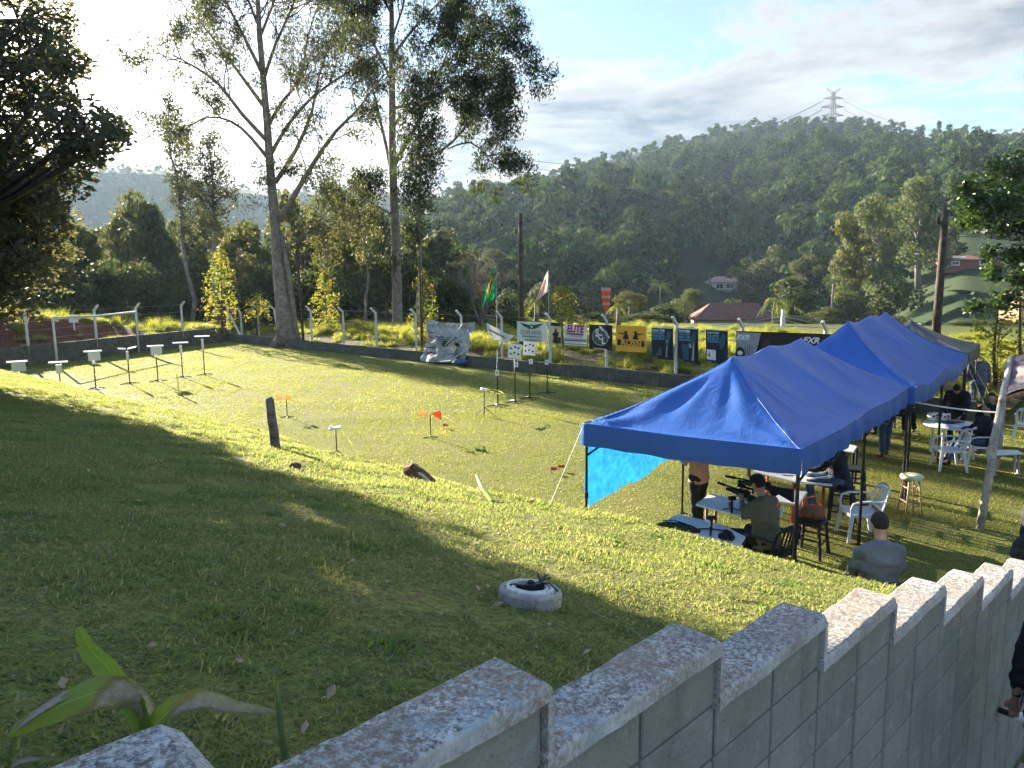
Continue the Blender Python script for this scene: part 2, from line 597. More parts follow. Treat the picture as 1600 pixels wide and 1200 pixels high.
# ---- raised verge behind the retaining walls (soil, rough grass)
def verge_material():
    m = bpy.data.materials.new('verge_soil'); m.use_nodes = True
    t = m.node_tree; t.nodes.clear(); k = NT(t)
    geo = k.n('ShaderNodeNewGeometry'); P = geo.outputs['Position']
    n2 = k.noise(P, .9, 5, .65); n3 = k.noise(P, 9.0, 4, .65)
    c = k.mix(k.rng(n2, .38, .62), (.26, .185, .115), (.12, .12, .035))
    c = k.mix(k.rng(n3, .3, .7), (.05, .045, .022), c)
    at = k.n('ShaderNodeAttribute', dict(attribute_name='red')).outputs['Fac']
    c = k.mix(at, c, k.mix(k.rng(n3, .3, .7), (.055, .026, .017), (.17, .075, .045)))
    b = k.n('ShaderNodeBsdfPrincipled', None, Base_Color=c, Roughness=.95)
    b.inputs['Specular IOR Level'].default_value = .05
    bp = k.n('ShaderNodeBump', None, Strength=.9, Distance=.08, Height=n3)
    t.links.new(bp.outputs[0], b.inputs['Normal'])
    o = k.n('ShaderNodeOutputMaterial'); t.links.new(b.outputs[0], o.inputs[0])
    return m
M_verge = verge_material()
def verge_height(u, w, left):
    """u metres along from the corner, w metres outward"""
    u = np.asarray(u, float); w = np.asarray(w, float)
    if left:
        rise = 1.7 * sstep(2, 14, u)
        z = .88 + .1 * np.minimum(w, 1) + rise * sstep(.8, 4.2, w)
    else:
        z = .34 + .28 * sstep(.5, 4, w)
    z = z + .16 * fbm(u, w, 1.5, 3, 5) * sstep(.1, .8, w)
    return z
def verge(name, P0, P1, left):
    L = (P1 - P0).length; d = (P1 - P0).normalized()
    o = Vector((-d.y, d.x, 0))
    mid = (P0 + P1) / 2
    if o.dot(mid) < 0: o = -o
    us = np.linspace(0 if left else -.1, L, int(L / .45)); ws = np.concatenate([np.arange(.08, 7, .3), [8, 10, 12.5, 14]])
    A, B = np.meshgrid(us, ws, indexing='ij')
    Z = verge_height(A, B, left)
    Z = Z * (1 - sstep(8, 14, B)) - .1 * sstep(11, 14, B)
    X = P0.x + d.x * A + o.x * B; Y = P0.y + d.y * A + o.y * B
    V = np.stack([X, Y, Z], -1).reshape(-1, 3)
    a, b = A.shape
    i = np.arange(a - 1)[:, None]; j = np.arange(b - 1)[None, :]; q = i * b + j
    F = np.stack([q, q + 1, q + b + 1, q + b], -1).reshape(-1, 4)
    m = np_mesh(name, V, F, True)
    if m.polygons[0].normal.z < 0: m.flip_normals()
    red = (sstep(2, 7, A) * (1 - sstep(3.2, 4.6, B))).reshape(-1) if left else np.zeros(A.size)
    at = m.attributes.new('red', 'FLOAT', 'POINT'); at.data.foreach_set('value', red.astype(np.float32))
    return finish(m, name, M_verge, kind='structure'), d, o
_, dL, oL = verge('earth_bank', WC, WL, True)
_, dB, oB = verge('verge', WC, WR, False)

# ---- stairs beside the stepped wall
M_stair = mat('stair_concrete', (.33, .29, .23), .85, var=.15, scale=5, bump=.3, bscale=40)
def stair_z(s): return 2.45 - .36 * s
def build_stairs():
    st = thing('stairs', None, None, (0, 0, 0)); st['kind'] = 'structure'
    i = 0; s = -2.7
    while s < 6.6:
        z = stair_z(s + .225)
        b = MB(); b.box(SN(s + .24, .06, z / 2 - .06), (.485, 2.1, z + .12), math.pi / 2 - AZW)
        b.build('step', M_stair, st, bevel=.008, seg=1)
        s += .45; i += 1
    return st
build_stairs()

# ================================================================== STEPPED BLOCK WALL
def block_material():
    m = bpy.data.materials.new('painted_block'); m.use_nodes = True
    t = m.node_tree; t.nodes.clear(); k = NT(t)
    P = k.n('ShaderNodeNewGeometry').outputs['Position']; rnd = k.n('ShaderNodeObjectInfo').outputs['Random']
    n1 = k.noise(P, 2.1, 5, .65); n2 = k.noise(P, 60, 4, .75); n3 = k.noise(P, 11, 5, .7)
    st = k.noise(k.n('ShaderNodeMapping', None, Vector=P, Scale=(7, 7, .7)).outputs[0], 1.0, 5, .65)
    c = k.mix(k.rng(n1, .32, .68), (.215, .22, .18), (.31, .305, .255))
    c = k.mix(k.math('MULTIPLY', rnd, .38), c, (.20, .205, .17))
    c = k.mix(k.rng(st, .52, .72, 0, .55), c, (.12, .12, .10))
    c = k.mix(k.rng(n3, .56, .72, 0, .5), c, (.42, .41, .36))
    c = k.mix(k.rng(n2, .56, .68, 0, .5), c, (.10, .10, .085))
    b = k.n('ShaderNodeBsdfPrincipled', None, Base_Color=c, Roughness=.85); b.inputs['Specular IOR Level'].default_value = .2
    bp = k.n('ShaderNodeBump', None, Strength=.7, Distance=.008, Height=k.math('ADD', n2, n3)); t.links.new(bp.outputs[0], b.inputs['Normal'])
    o = k.n('ShaderNodeOutputMaterial'); t.links.new(b.outputs[0], o.inputs[0]); return m
M_block = block_material()
M_mortar = mat('mortar', (.13, .13, .11), .95, var=.15, scale=9, bump=.3)
def coping_material():
    m = bpy.data.materials.new('weathered_coping'); m.use_nodes = True
    t = m.node_tree; t.nodes.clear(); k = NT(t)
    geo = k.n('ShaderNodeNewGeometry'); P = geo.outputs['Position']
    nz = k.n('ShaderNodeSeparateXYZ', None, i0=geo.outputs['Normal']).outputs[2]
    n1 = k.noise(P, 7, 6, .72, .4); n2 = k.noise(P, 46, 6, .82); n3 = k.noise(P, 2.2, 3, .5)
    n1 = k.math('ADD', k.math('MULTIPLY', n1, .5), k.math('MULTIPLY', k.noise(P, 24, 5, .75), .5))
    c = k.mix(k.rng(n1, .38, .62), (.40, .39, .365), (.70, .69, .66))
    # dark lichen, denser on the flat top where rain stands
    up = k.rng(nz, .2, .95, .0, .12)
    th = k.math('ADD', n2, up)
    c = k.mix(k.rng(th, .59, .70), c, (.10, .095, .085))
    big = k.noise(P, 4.5, 4, .6)
    c = k.mix(k.math('MULTIPLY', k.rng(k.math('ADD', big, up), .56, .74), .5), c, (.27, .25, .215))
    n5 = k.noise(P, 70, 4, .8)
    c = k.mix(k.rng(k.math('ADD', n5, up), .60, .74), c, (.13, .12, .11))
    c = k.mix(k.math('MULTIPLY', k.rng(n3, .44, .60), k.rng(n5, .40, .60, 0, .85)), c, (.30, .215, .155))
    c = k.mix(k.math('MULTIPLY', k.rng(k.noise(P, 5.3, 6, .75), .58, .68), .5), c, (.36, .50, .58))
    b = k.n('ShaderNodeBsdfPrincipled', None, Base_Color=c, Roughness=.85)
    b.inputs['Specular IOR Level'].default_value = .2
    bp = k.n('ShaderNodeBump', None, Strength=.7, Distance=.012, Height=k.math('ADD', n2, k.math('MULTIPLY', n1, .8)))
    t.links.new(bp.outputs[0], b.inputs['Normal'])
    o = k.n('ShaderNodeOutputMaterial'); t.links.new(b.outputs[0], o.inputs[0])
    return m
M_cope = coping_material()
def build_stepped_wall():
    th = .14; run = .795; drop = .186
    s0 = 1.18 - run * 5; z0 = 2.88 + drop * 5
    w = thing('stepped_wall', 'stepped grey-green block wall with weathered white coping running down beside the stairs', 'wall', SN(s0, WALL_P))
    org = w.location.copy()
    bh = .205; bl = run / 2
    ang = math.pi / 2 - AZW
    nseg = 17
    zb = [z0 - drop * i for i in range(nseg)]
    me_full = None
    rnd = random.Random(3)
    # mortar core set back from the block faces
    for i in range(nseg):
        s = s0 + i * run
        core = MB(); core.box(SN(s + run / 2, WALL_P + th / 2, (zb[i] - .3) / 2) - org, (run, th - .012, zb[i] + .3), ang)
        core.build('mortar', M_mortar, w)
    # blocks: courses parallel to the ground, joints on the steps
    half = bl - .012
    for i in range(nseg):
        for c in range(12):
            for q in range(2):
                zt = zb[i] - c * bh * .907
                zc = zt - bh * .907 / 2
                if zc < .12: continue
                s = s0 + i * run + (q + .5) * bl
                # only the ones that can be seen
                if s < -.4 or (s < 1.2 and c > 3): continue
                if me_full is None:
                    b = MB(); b.box((0, 0, 0), (half, th, bh * .907 - .011))
                    o = b.build('block', M_block, w, bevel=.005, seg=1)
                    me_full = o.data
                else:
                    o = finish(None, 'block', None, w) if False else bpy.data.objects.new('block', me_full)
                    if o.name not in COL.objects: COL.objects.link(o)
                    o.parent = w
                p = SN(s, WALL_P + th / 2 - rnd.uniform(0, .0025), zc) - org
                o.location = p; o.rotation_euler = (0, 0, ang + rnd.uniform(-.004, .004))
    # coping: one rendered slab per step, rounded, turned down at its far end
    for i in range(nseg):
        s = s0 + i * run
        r = random.Random(i)
        hh = .044; wd = th + .045
        prof = []   # (n, z) section, rounded corners
        for a in range(0, 91, 18):
            prof.append((-wd / 2 + .016 - .016 * math.cos(R(a)), hh - .016 + .016 * math.sin(R(a))))
        for a in range(90, -1, -18):
            prof.append((wd / 2 - .016 + .016 * math.cos(R(a)), hh - .016 + .016 * math.sin(R(a))))
        prof.append((wd / 2, -.01)); prof.insert(0, (-wd / 2, -.01))
        b = MB(); vs = []; ns = 26
        L = run + .03
        for k_ in range(ns + 1):
            x = -.006 + L * k_ / ns
            e = max(0, (x - (L - .045)) / .04)      # round nose at the far end
            lower = .028 * e * e
            for (pn, pz) in prof:
                jx = .0028 * mnoise.noise(Vector((s + x * 6, pn * 20, i))) + .0022 * mnoise.noise(Vector((s + x * 30, pn * 60, i + 9)))
                vs.append(SN(s + x, WALL_P + th / 2 + pn * (1 - .10 * e) + jx, zb[i] + pz - lower * (pz > 0) + jx * 1.2) - org)
        m_ = len(prof); fs = []
        for k_ in range(ns):
            for j in range(m_):
                jj = (j + 1) % m_
                fs.append((k_ * m_ + j, (k_ + 1) * m_ + j, (k_ + 1) * m_ + jj, k_ * m_ + jj))
        fs.append(tuple(range(m_))); fs.append(tuple(reversed(range(ns * m_, (ns + 1) * m_))))
        b.add(vs, fs)
        # the turned-down end face
        b.box(SN(s + run + .011, WALL_P + th / 2, zb[i] - drop / 2 + .012) - org, (.024, wd * .96, drop - .02), ang)
        o = b.build('coping', M_cope, w)
        bm = bmesh.new(); bm.from_mesh(o.data); bmesh.ops.recalc_face_normals(bm, faces=bm.faces); bm.to_mesh(o.data); bm.free()
build_stepped_wall()
# ================================================================== GRASS (blades)
M_grass = leaf_mat('grass_blades', (.135, .18, .075), (.265, .295, .115), (.38, .33, .20), trans=.52, pscale=.9, tcol=1.6, rough=.55, obj_rand=.18)
M_grass_dry = leaf_mat('field_blades', (.15, .195, .052), (.28, .30, .088), (.43, .37, .19), trans=.55, pscale=.35, tcol=1.5, rough=.6, obj_rand=.2)
M_grass_tall = leaf_mat('rough_grass_blades', (.15, .19, .03), (.30, .31, .06), (.32, .27, .12), trans=.55, pscale=.5, tcol=1.5, rough=.5, obj_rand=.3)
M_litter = mat('dead_leaf', (.30, .20, .12), .8, var=.3, scale=20)

def blade_patch(name, size, count, h, wdt, seed, material, lean=1.0, segs=2, round_=False):
    rs = np.random.RandomState(seed)
    x = rs.uniform(-size / 2, size / 2, count); y = rs.uniform(-size / 2, size / 2, count)
    if round_:
        a = rs.uniform(0, 2 * np.pi, count); r = size / 2 * rs.uniform(0, 1, count) ** .8
        x = r * np.cos(a); y = r * np.sin(a)
    a = rs.uniform(0, 2 * np.pi, count)
    L = h * rs.uniform(.55, 1.35, count); w = wdt * rs.uniform(.6, 1.3, count)
    bend = lean * rs.uniform(.3, 1.5, count)
    dx, dy = np.cos(a), np.sin(a); px, py = -dy, dx
    base = np.stack([x, y, np.full(count, -.012)], 1)
    V = []; n = segs + 1
    for i in range(n):
        t = i / segs
        ang = bend * t
        r = L * np.sin(ang * .9) * t; z = L * t * np.cos(ang * .75)
        c = base + np.stack([dx * r, dy * r, z], 1)
        ww = w * (1 - t) ** .7 if i < segs else w * 0
        if i < segs:
            V += [c - np.stack([px * ww / 2, py * ww / 2, 0 * ww], 1), c + np.stack([px * ww / 2, py * ww / 2, 0 * ww], 1)]
        else:
            V += [c]
    k = len(V)
    V = np.stack(V, 1).reshape(-1, 3)
    off = (np.arange(count) * k)[:, None]
    tri = []
    for i in range(segs - 1):
        tri += [(2 * i, 2 * i + 1, 2 * i + 3), (2 * i, 2 * i + 3, 2 * i + 2)]
    tri.append((2 * segs - 2, 2 * segs - 1, 2 * segs))
    F = np.concatenate([off + np.array([t_]) for t_ in tri], 0)
    m = np_mesh(name, V, F)
    return finish(m, name, material)

def tilt_euler(nx, ny, rz):
    """euler that stands a patch on a slope with gradient (nx, ny) and turns it by rz"""
    nrm = Vector((-nx, -ny, 1)).normalized()
    q = Vector((0, 0, 1)).rotation_difference(nrm)
    return (q.to_matrix() @ Matrix.Rotation(rz, 3, 'Z')).to_euler()

def grass_bank_scatter():
    rs = np.random.RandomState(5)
    protos = []
    for i in range(3): protos.append(blade_patch('p', .34, 560, .036, .0100, 20 + i, M_grass, 1.5))
    for i in range(3): protos.append(blade_patch('p', .62, 950, .044, .0115, 30 + i, M_grass, 1.35))
    M_weed = leaf_mat('weed_leaf', (.10, .165, .045), (.20, .27, .08), trans=.45, pscale=2, tcol=1.5)
    for i in range(2): protos.append(blade_patch('p', .20, 70, .045, .020, 37 + i, M_weed, 1.1, 2, True))
    pts = []; rots = []; sc_ = []; idx = []
    def put(s, n, lo, k):
        z = bank(s, n)
        if z < .02: return
        e = .05
        gs = (bank(s + e, n) - bank(s - e, n)) / (2 * e); gn = (bank(s, n + e) - bank(s, n - e)) / (2 * e)
        gx = gs * U.x + gn * Nn.x; gy = gs * U.y + gn * Nn.y
        p = SN(s, n, z - .002)
        if p.length_squared and (p - Vector((0, 0, 0))).xy.length < .5: return
        v = mnoise.noise(Vector((s * .8, n * .8, 3)))
        v2 = mnoise.noise(Vector((s * 1.9, n * 1.9, 7)))
        if v2 > .42 and rs.rand() < .75: return
        kk = .5 if rs.rand() < .10 + max(0, v) * .35 else 1.0
        if mnoise.noise(Vector((s * 1.1, n * 1.1, 13))) > .10 and rs.rand() < .30:
            pts.append(p + Vector((0, 0, .004))); rots.append(tilt_euler(gx, gy, rs.uniform(0, 6.28))); f = rs.uniform(.7, 1.2); sc_.append((f, f, f)); idx.append(6 + rs.randint(2))
        pts.append(p); rots.append(tilt_euler(gx, gy, rs.uniform(0, 6.28)))
        f = rs.uniform(.9, 1.12); sc_.append((f, f, f * rs.uniform(.7, 1.35) * kk * (1 + .5 * v))); idx.append(lo + k)
    # near: fine patches
    for s in np.arange(-1.6, 6.6, .235):
        for n in np.arange(1.54, 6.2, .235):
            q = SN(s, n)
            if q.y < .3 or q.length > 7.5: continue
            put(s + rs.uniform(-.07, .07), max(1.53, n + rs.uniform(-.07, .07)), 0, rs.randint(3))
    for s in np.arange(-6, 7.9, .42):
        for n in np.arange(1.72, 33, .42):
            q = SN(s, n)
            if q.y < .6 or (q.length < 7.1 and n < 6.05): continue
            if math.atan2(q.x, q.y) < R(-42): continue
            if (s < 0 and q.length > 26): continue
            put(s + rs.uniform(-.12, .12), max(1.7, n + rs.uniform(-.12, .12)), 3, rs.randint(3))
    return scatter('bank_grass', pts, rots, sc_, idx, protos)
grass_bank_scatter()

def in_field(p):
    """inside the walls"""
    if (p - WC).xy.dot(oB.xy) > -.1: return False
    if p.x < 0 and (p - WC).xy.dot(oL.xy) > -.1: return False
    return True
def field_scatter():
    rs = np.random.RandomState(6)
    protos = [blade_patch('p', 1.05, 900, .038, .014, 40 + i, M_grass_dry, 1.2) for i in range(3)]
    protos += [blade_patch('p', 1.7, 900, .045, .026, 45 + i, M_grass_dry, 1.1) for i in range(3)]
    pts = []; rots = []; sc_ = []; idx = []
    def add(x, y, lo):
        p = Vector((x, y, 0))
        n = p.dot(Nn); s = p.dot(U)
        if s < 8.0 and n > 1.0: return
        if s < 7.2: return
        if abs(math.atan2(x, y)) > R(41): return
        if not in_field(p): return
        v = mnoise.noise(Vector((x * .25, y * .25, 1)))
        f = rs.uniform(.9, 1.15)
        pts.append((x + rs.uniform(-.2, .2), y + rs.uniform(-.2, .2), 0)); rots.append((0, 0, rs.uniform(0, 6.28)))
        sc_.append((f, f, f * rs.uniform(.75, 1.25) * (1 + .4 * v))); idx.append(lo + rs.randint(3))
    for x in np.arange(-14, 18, .78):
        for y in np.arange(4, 26, .78):
            if math.hypot(x, y) < 22: add(x, y, 0)
    for x in np.arange(-36, 34, 1.3):
        for y in np.arange(6, 54, 1.3):
            if math.hypot(x, y) >= 21.6: add(x, y, 3)
    return scatter('field_grass', pts, rots, sc_, idx, protos)
field_scatter()

def verge_scatter():
    rs = np.random.RandomState(8)
    protos = [blade_patch('p', .9, 260, .42, .028, 60 + i, M_grass_tall, 1.15, 3, True) for i in range(3)]
    protos += [blade_patch('p', .8, 150, .75, .03, 66 + i, M_grass_tall, .7, 3, True) for i in range(2)]
    pts = []; rots = []; sc_ = []; idx = []
    for (P0, d, o, L, left) in ((WC, dL, oL, (WL - WC).length, True), (WC, dB, oB, (WR - WC).length, False)):
        k = 0
        while k < (900 if left else 2600):
            k += 1
            u = rs.uniform(0, L); w = rs.uniform(.2, 11) if (left or rs.rand() < .55) else rs.uniform(9, 30)
            g = mnoise.noise(Vector((u * .35, w * .5, 5 if left else 9)))
            if left:
                red = float(sstep(2, 7, u) * (1 - sstep(2.8, 4.0, w)))
                if rs.rand() < red * .93: continue
            else:
                # bare strip along the wall, mounds of grass behind it
                if w < 2.2 and u < 26 and rs.rand() < .9: continue
                if g < -.12 and rs.rand() < .8: continue
            z = float(verge_height(u, w, left)) * (1 - float(sstep(8, 14, w)))
            p = P0 + d * u + o * w
            f = rs.uniform(.45, .95) * (1 + .5 * g)
            pts.append((p.x, p.y, z - .03)); rots.append((rs.uniform(-.1, .1), rs.uniform(-.1, .1), rs.uniform(0, 6.28)))
            sc_.append((f, f, f * rs.uniform(.7, 1.2))); idx.append(rs.randint(3) if rs.rand() < .8 else 3 + rs.randint(2))
    return scatter('rough_grass', pts, rots, sc_, idx, protos)
verge_scatter()

# fallen leaves and petals on the bank
def litter():
    b = MB(); rs = random.Random(4)
    for i in range(150):
        n = 1.4 + 9 * rs.random() ** 1.3; s = rs.uniform(-.5, 5.3)
        z = bank(s, n) + .035
        c = SN(s, n, z); a = rs.uniform(0, 6.28); L = rs.uniform(.012, .032)
        d = Vector((math.cos(a), math.sin(a), rs.uniform(-.3, .3))) * L; e = Vector((-math.sin(a), math.cos(a), rs.uniform(-.3, .3))) * L * .45
        b.add([c - d, c + e + Vector((0, 0, .006)), c + d, c - e], [(0, 1, 2, 3)])
    b.build('fallen_leaves', M_litter, kind='stuff')
litter()
# ================================================================== TREES
M_bark_pale = mat('pale_bark', (.24, .20, .165), .9, var=.3, scale=3, bump=.6, bscale=14, col2=(.11, .09, .075), thr=(.5, .7))
M_bark_dark = mat('dark_bark', (.10, .082, .068), .9, var=.25, scale=4, bump=.6, bscale=18)
L_euc = leaf_mat('eucalyptus_leaf', (.048, .064, .036), (.105, .118, .062), (.13, .115, .07), trans=.35, pscale=.35, tcol=1.25)
L_euc_dark = leaf_mat('dense_leaf', (.030, .048, .020), (.065, .085, .030), trans=.32, pscale=.4, tcol=1.3)
L_dark = leaf_mat('woodland_leaf', (.040, .064, .026), (.11, .13, .048), (.11, .10, .06), trans=.35, pscale=.25, tcol=1.4, obj_rand=.3)
L_olive = leaf_mat('olive_leaf', (.075, .092, .034), (.16, .17, .065), (.17, .13, .07), trans=.38, pscale=.25, tcol=1.4, obj_rand=.3)
L_yellow = leaf_mat('young_leaf', (.13, .17, .025), (.25, .26, .05), (.34, .20, .09), trans=.5, pscale=.8, tcol=1.5, obj_rand=.25)
L_pale = leaf_mat('pale_tree_leaf', (.085, .115, .048), (.17, .20, .095), trans=.35, pscale=.15, tcol=1.3, obj_rand=.2)
L_brown = leaf_mat('dry_twig_leaf', (.14, .12, .10), (.22, .18, .14), trans=.2, pscale=.3, tcol=1.1, obj_rand=.2)
L_left = leaf_mat('broad_leaf', (.09, .10, .07), (.19, .19, .13), (.13, .11, .075), trans=.38, pscale=.9, tcol=1.3)
L_right = leaf_mat('glossy_leaf', (.030, .060, .018), (.065, .11, .03), trans=.3, pscale=.9, tcol=1.5, rough=.35, spec=.5)
L_hill = leaf_mat('forest_leaf', (.012, .036, .014), (.065, .108, .034), (.13, .13, .06), trans=.2, pscale=.012, tcol=1.4, obj_rand=.55, spec=.02, rough=.8)

def leaves_np(C, size, rs, aspect=.45, droop=0.0, jit=.35, out=None):
    """leaf quads round the points C; returns V, F"""
    n = len(C)
    a = rs.normal(size=(n, 3))
    if droop: a[:, 2] = a[:, 2] * .4 - droop * 1.6
    a /= np.linalg.norm(a, axis=1)[:, None]
    b = rs.normal(size=(n, 3))
    if out is not None:      # leaves lie along the crown's surface
        nn = out + rs.normal(size=(n, 3)) * .55
        nn /= np.linalg.norm(nn, axis=1)[:, None] + 1e-9
        a = np.cross(nn, b); a /= np.linalg.norm(a, axis=1)[:, None] + 1e-9
        b = np.cross(nn, a)
    else:
        b -= a * (a * b).sum(1)[:, None]
    b /= np.linalg.norm(b, axis=1)[:, None] + 1e-9
    L = size * rs.uniform(1 - jit, 1 + jit, n)[:, None]
    w = L * aspect
    V = np.stack([C - a * L * .5, C + b * w * .5 - a * L * .05, C + a * L * .5, C - b * w * .5 - a * L * .05], 1).reshape(-1, 3)
    F = np.arange(4 * n).reshape(-1, 4)
    return V, F

class Tree:
    def __init__(s, seed):
        s.rs = np.random.RandomState(seed); s.r = random.Random(seed)
        s.wood = MB(); s.cl = []; s.ext = []
    def limb(s, pts, r0, r1, n=7):
        k = len(pts)
        # smooth the polyline a little and give it slight crooks
        P = [Vector(p) for p in pts]; Q = []
        for i in range(k - 1):
            for t in (0, .5):
                p = P[i].lerp(P[i + 1], t)
                if t and k > 2:
                    a = P[max(i - 1, 0)]; b = P[min(i + 2, k - 1)]
                    p = p * 1.125 - (a + b) * .0625
                Q.append(p)
        Q.append(P[-1])
        m = len(Q)
        s.wood.tube(Q, [r0 + (r1 - r0) * (i / (m - 1)) for i in range(m)], n)
        return Q
    def branch(s, p, d, L, r, level, leaf, spread=.5, up=.25, sag=0.0):
        """recursive branch; leaf = (clusters radius, leaves per cluster)"""
        rr = s.r; pts = [Vector(p)]; d = Vector(d).normalized(); seg = 4 if level else 3
        for i in range(seg):
            d = (d + Vector((rr.gauss(0, .16), rr.gauss(0, .16), rr.gauss(0, .12) + up * .25 - sag * .2))).normalized()
            pts.append(pts[-1] + d * L / seg)
        s.wood.tube(pts, [r * (1 - .7 * i / seg) for i in range(seg + 1)], 5 if level else 4, cap=False)
        if level == 0:
            for i in range(1, seg + 1):
                s.cl.append((pts[i], leaf[0], leaf[1]))
            return
        kids = rr.choice((3, 4)) if level > 1 else rr.choice((3, 4, 5))
        for i in range(kids):
            t = .35 + .65 * (i + rr.random()) / kids
            q = pts[min(int(t * seg), seg - 1)].lerp(pts[min(int(t * seg) + 1, seg)], (t * seg) % 1)
            ax = Vector((rr.gauss(0, 1), rr.gauss(0, 1), rr.gauss(0, 1))); ax -= d * ax.dot(d); ax.normalize()
            nd = (d * (1 - spread) + ax * spread + Vector((0, 0, up * .5))).normalized()
            s.branch(q, nd, L * rr.uniform(.45, .7), r * .5, level - 1, leaf, spread, up, sag)
    def sprout(s, Q, t0, count, L, r, level, leaf, spread=.6, up=.25, sag=0.0):
        """branches growing along a limb polyline"""
        rr = s.r; k = len(Q)
        for i in range(count):
            t = t0 + (1 - t0) * (i + rr.random()) / count
            f = t * (k - 1); a = min(int(f), k - 2)
            p = Q[a].lerp(Q[a + 1], f - a); d = (Q[a + 1] - Q[a]).normalized()
            ax = Vector((rr.gauss(0, 1), rr.gauss(0, 1), rr.gauss(0, 1))); ax -= d * ax.dot(d); ax.normalize()
            nd = (d * (1 - spread) + ax * spread + Vector((0, 0, up))).normalized()
            s.branch(p, nd, L * rr.uniform(.6, 1.2) * (1.15 - .5 * t), r, level, leaf, spread * .9, up, sag)
    def clusters(s, c, rad, n, leaf, zs=1.0, shell=.5):
        """n leaf clusters in a ball; twigs run out to a few of them"""
        c = Vector(c)
        for i in range(n):
            v = Vector((s.r.gauss(0, 1), s.r.gauss(0, 1), s.r.gauss(0, 1) )).normalized() * rad * (shell + (1 - shell) * s.r.random()) 
            v.z *= zs
            p = c + v
            s.cl.append((p, leaf[0], leaf[1]))
            if i % 3 == 0:
                s.wood.tube([c + v * .1, c + v * .55 + Vector((0, 0, rad * .06)), p], [.02 + rad * .012, .012 + rad * .005, .006], 4, cap=False)
    def leaf_mesh(s, name, size, aspect, droop, jit=.35):
        C = []
        for (p, rad, n) in s.cl:
            q = s.rs.normal(size=(n, 3)) * rad * .5
            C.append(q + np.array(p)[None, :])
        C = np.concatenate(C, 0)
        V, F = leaves_np(C, size, s.rs, aspect, droop, jit)
        return np_mesh(name, V, F)
    def make(s, name, label, cat, base, bark, leaf_m, size, aspect=.4, droop=0.0, group=None):
        base = Vector(base)
        root = thing(name, label, cat, base, 0, group)
        for i, v in enumerate(s.wood.v): s.wood.v[i] = (v[0] - base.x, v[1] - base.y, v[2] - base.z)
        s.cl = [(Vector(p) - base, a, b) for p, a, b in s.cl]
        s.wood.build('trunk', bark, root, smooth=True)
        me = s.leaf_mesh('crown', size, aspect, droop)
        finish(me, 'crown', leaf_m, root)
        return root

# ---- tall eucalyptus by the corner of the field
def euc_a():
    t = Tree(11); Y = 46.2
    def L(pts, dy): return [W(x, y, Y + dy * i / (len(pts) - 1)) for i, (x, y) in enumerate(pts)]
    base = G(447, 541, .0); base.z = .0
    tr = [base + Vector((0, 0, -.1))] + L([(445, 520), (440, 470), (433, 400), (428, 330), (422, 260), (417, 190), (411, 120), (405, 50), (402, -25), (398, -95)], 0)
    rad = [.72, .50, .40, .33, .29, .25, .22, .19, .16, .11, .04]
    t.wood.tube(tr, rad, 14)
    # second stem fused to the foot
    t.wood.tube([base + Vector((.75, .1, -.1)), base + Vector((.55, .1, 1.2)), W(452, 440, Y), W(440, 360, Y)], [.30, .24, .18, .10], 10)
    for a in range(5):
        an = a * 1.3
        t.wood.tube([base + Vector((math.cos(an) * .35, math.sin(an) * .35, .7)), base + Vector((math.cos(an) * 1.0, math.sin(an) * 1.0, -.05))], [.28, .18], 8)
    lf = (.50, 12)
    limbs = [
        ([(436, 345), (460, 305), (490, 255), (525, 205), (560, 170), (600, 115)], -3, .20),
        ([(430, 285), (462, 235), (487, 175), (498, 120), (520, 55)], 3, .17),
        ([(424, 240), (450, 195), (490, 150), (545, 112), (590, 84)], -1, .13),
        ([(420, 195), (440, 160), (470, 120), (480, 60), (500, 0)], 4, .12),
        ([(412, 125), (430, 70), (455, 15), (475, -40)], -3, .12),
        ([(422, 252), (392, 215), (362, 190), (322, 183), (285, 205)], 2, .13),
        ([(419, 222), (378, 178), (342, 132), (305, 105), (268, 85)], -4, .14),
        ([(415, 170), (372, 112), (335, 62), (300, 20)], 4, .13),
        ([(410, 115), (380, 55), (352, 0), (330, -50)], -2, .12),
        ([(405, 60), (425, 10), (440, -50)], 2, .10),
        ([(404, 40), (380, -20), (365, -70)], 1, .10),
        ([(432, 390), (470, 372), (510, 345), (548, 330)], -1, .09)]
    for pts, dy, r in limbs:
        Q = t.limb(L(pts, dy), r, .035, 6)
        t.sprout(Q, .28, 7, 3.0, .045, 2, lf, .5, .16, .1)
    t.sprout(tr[8:], 0, 8, 3.0, .05, 2, lf, .6, .2)
    t.sprout(tr[4:8], 0, 5, 1.6, .03, 1, lf, .8, .1)
    t.cl = [c for c in t.cl if t.r.random() < .84]
    # small dark epiphyte clumps low on the stem
    for x, y, r in ((415, 262, .9), (452, 258, .8), (408, 285, .7), (462, 268, .6)):
        t.clusters(W(x, y, Y - .3), r, 16, (.32, 16), .7)
    t.make('eucalyptus_tree', 'tall thick-trunked eucalyptus with open fan of branches growing at the field corner wall', 'tree', base, M_bark_pale, L_euc, .23, .30, .55)
euc_a()

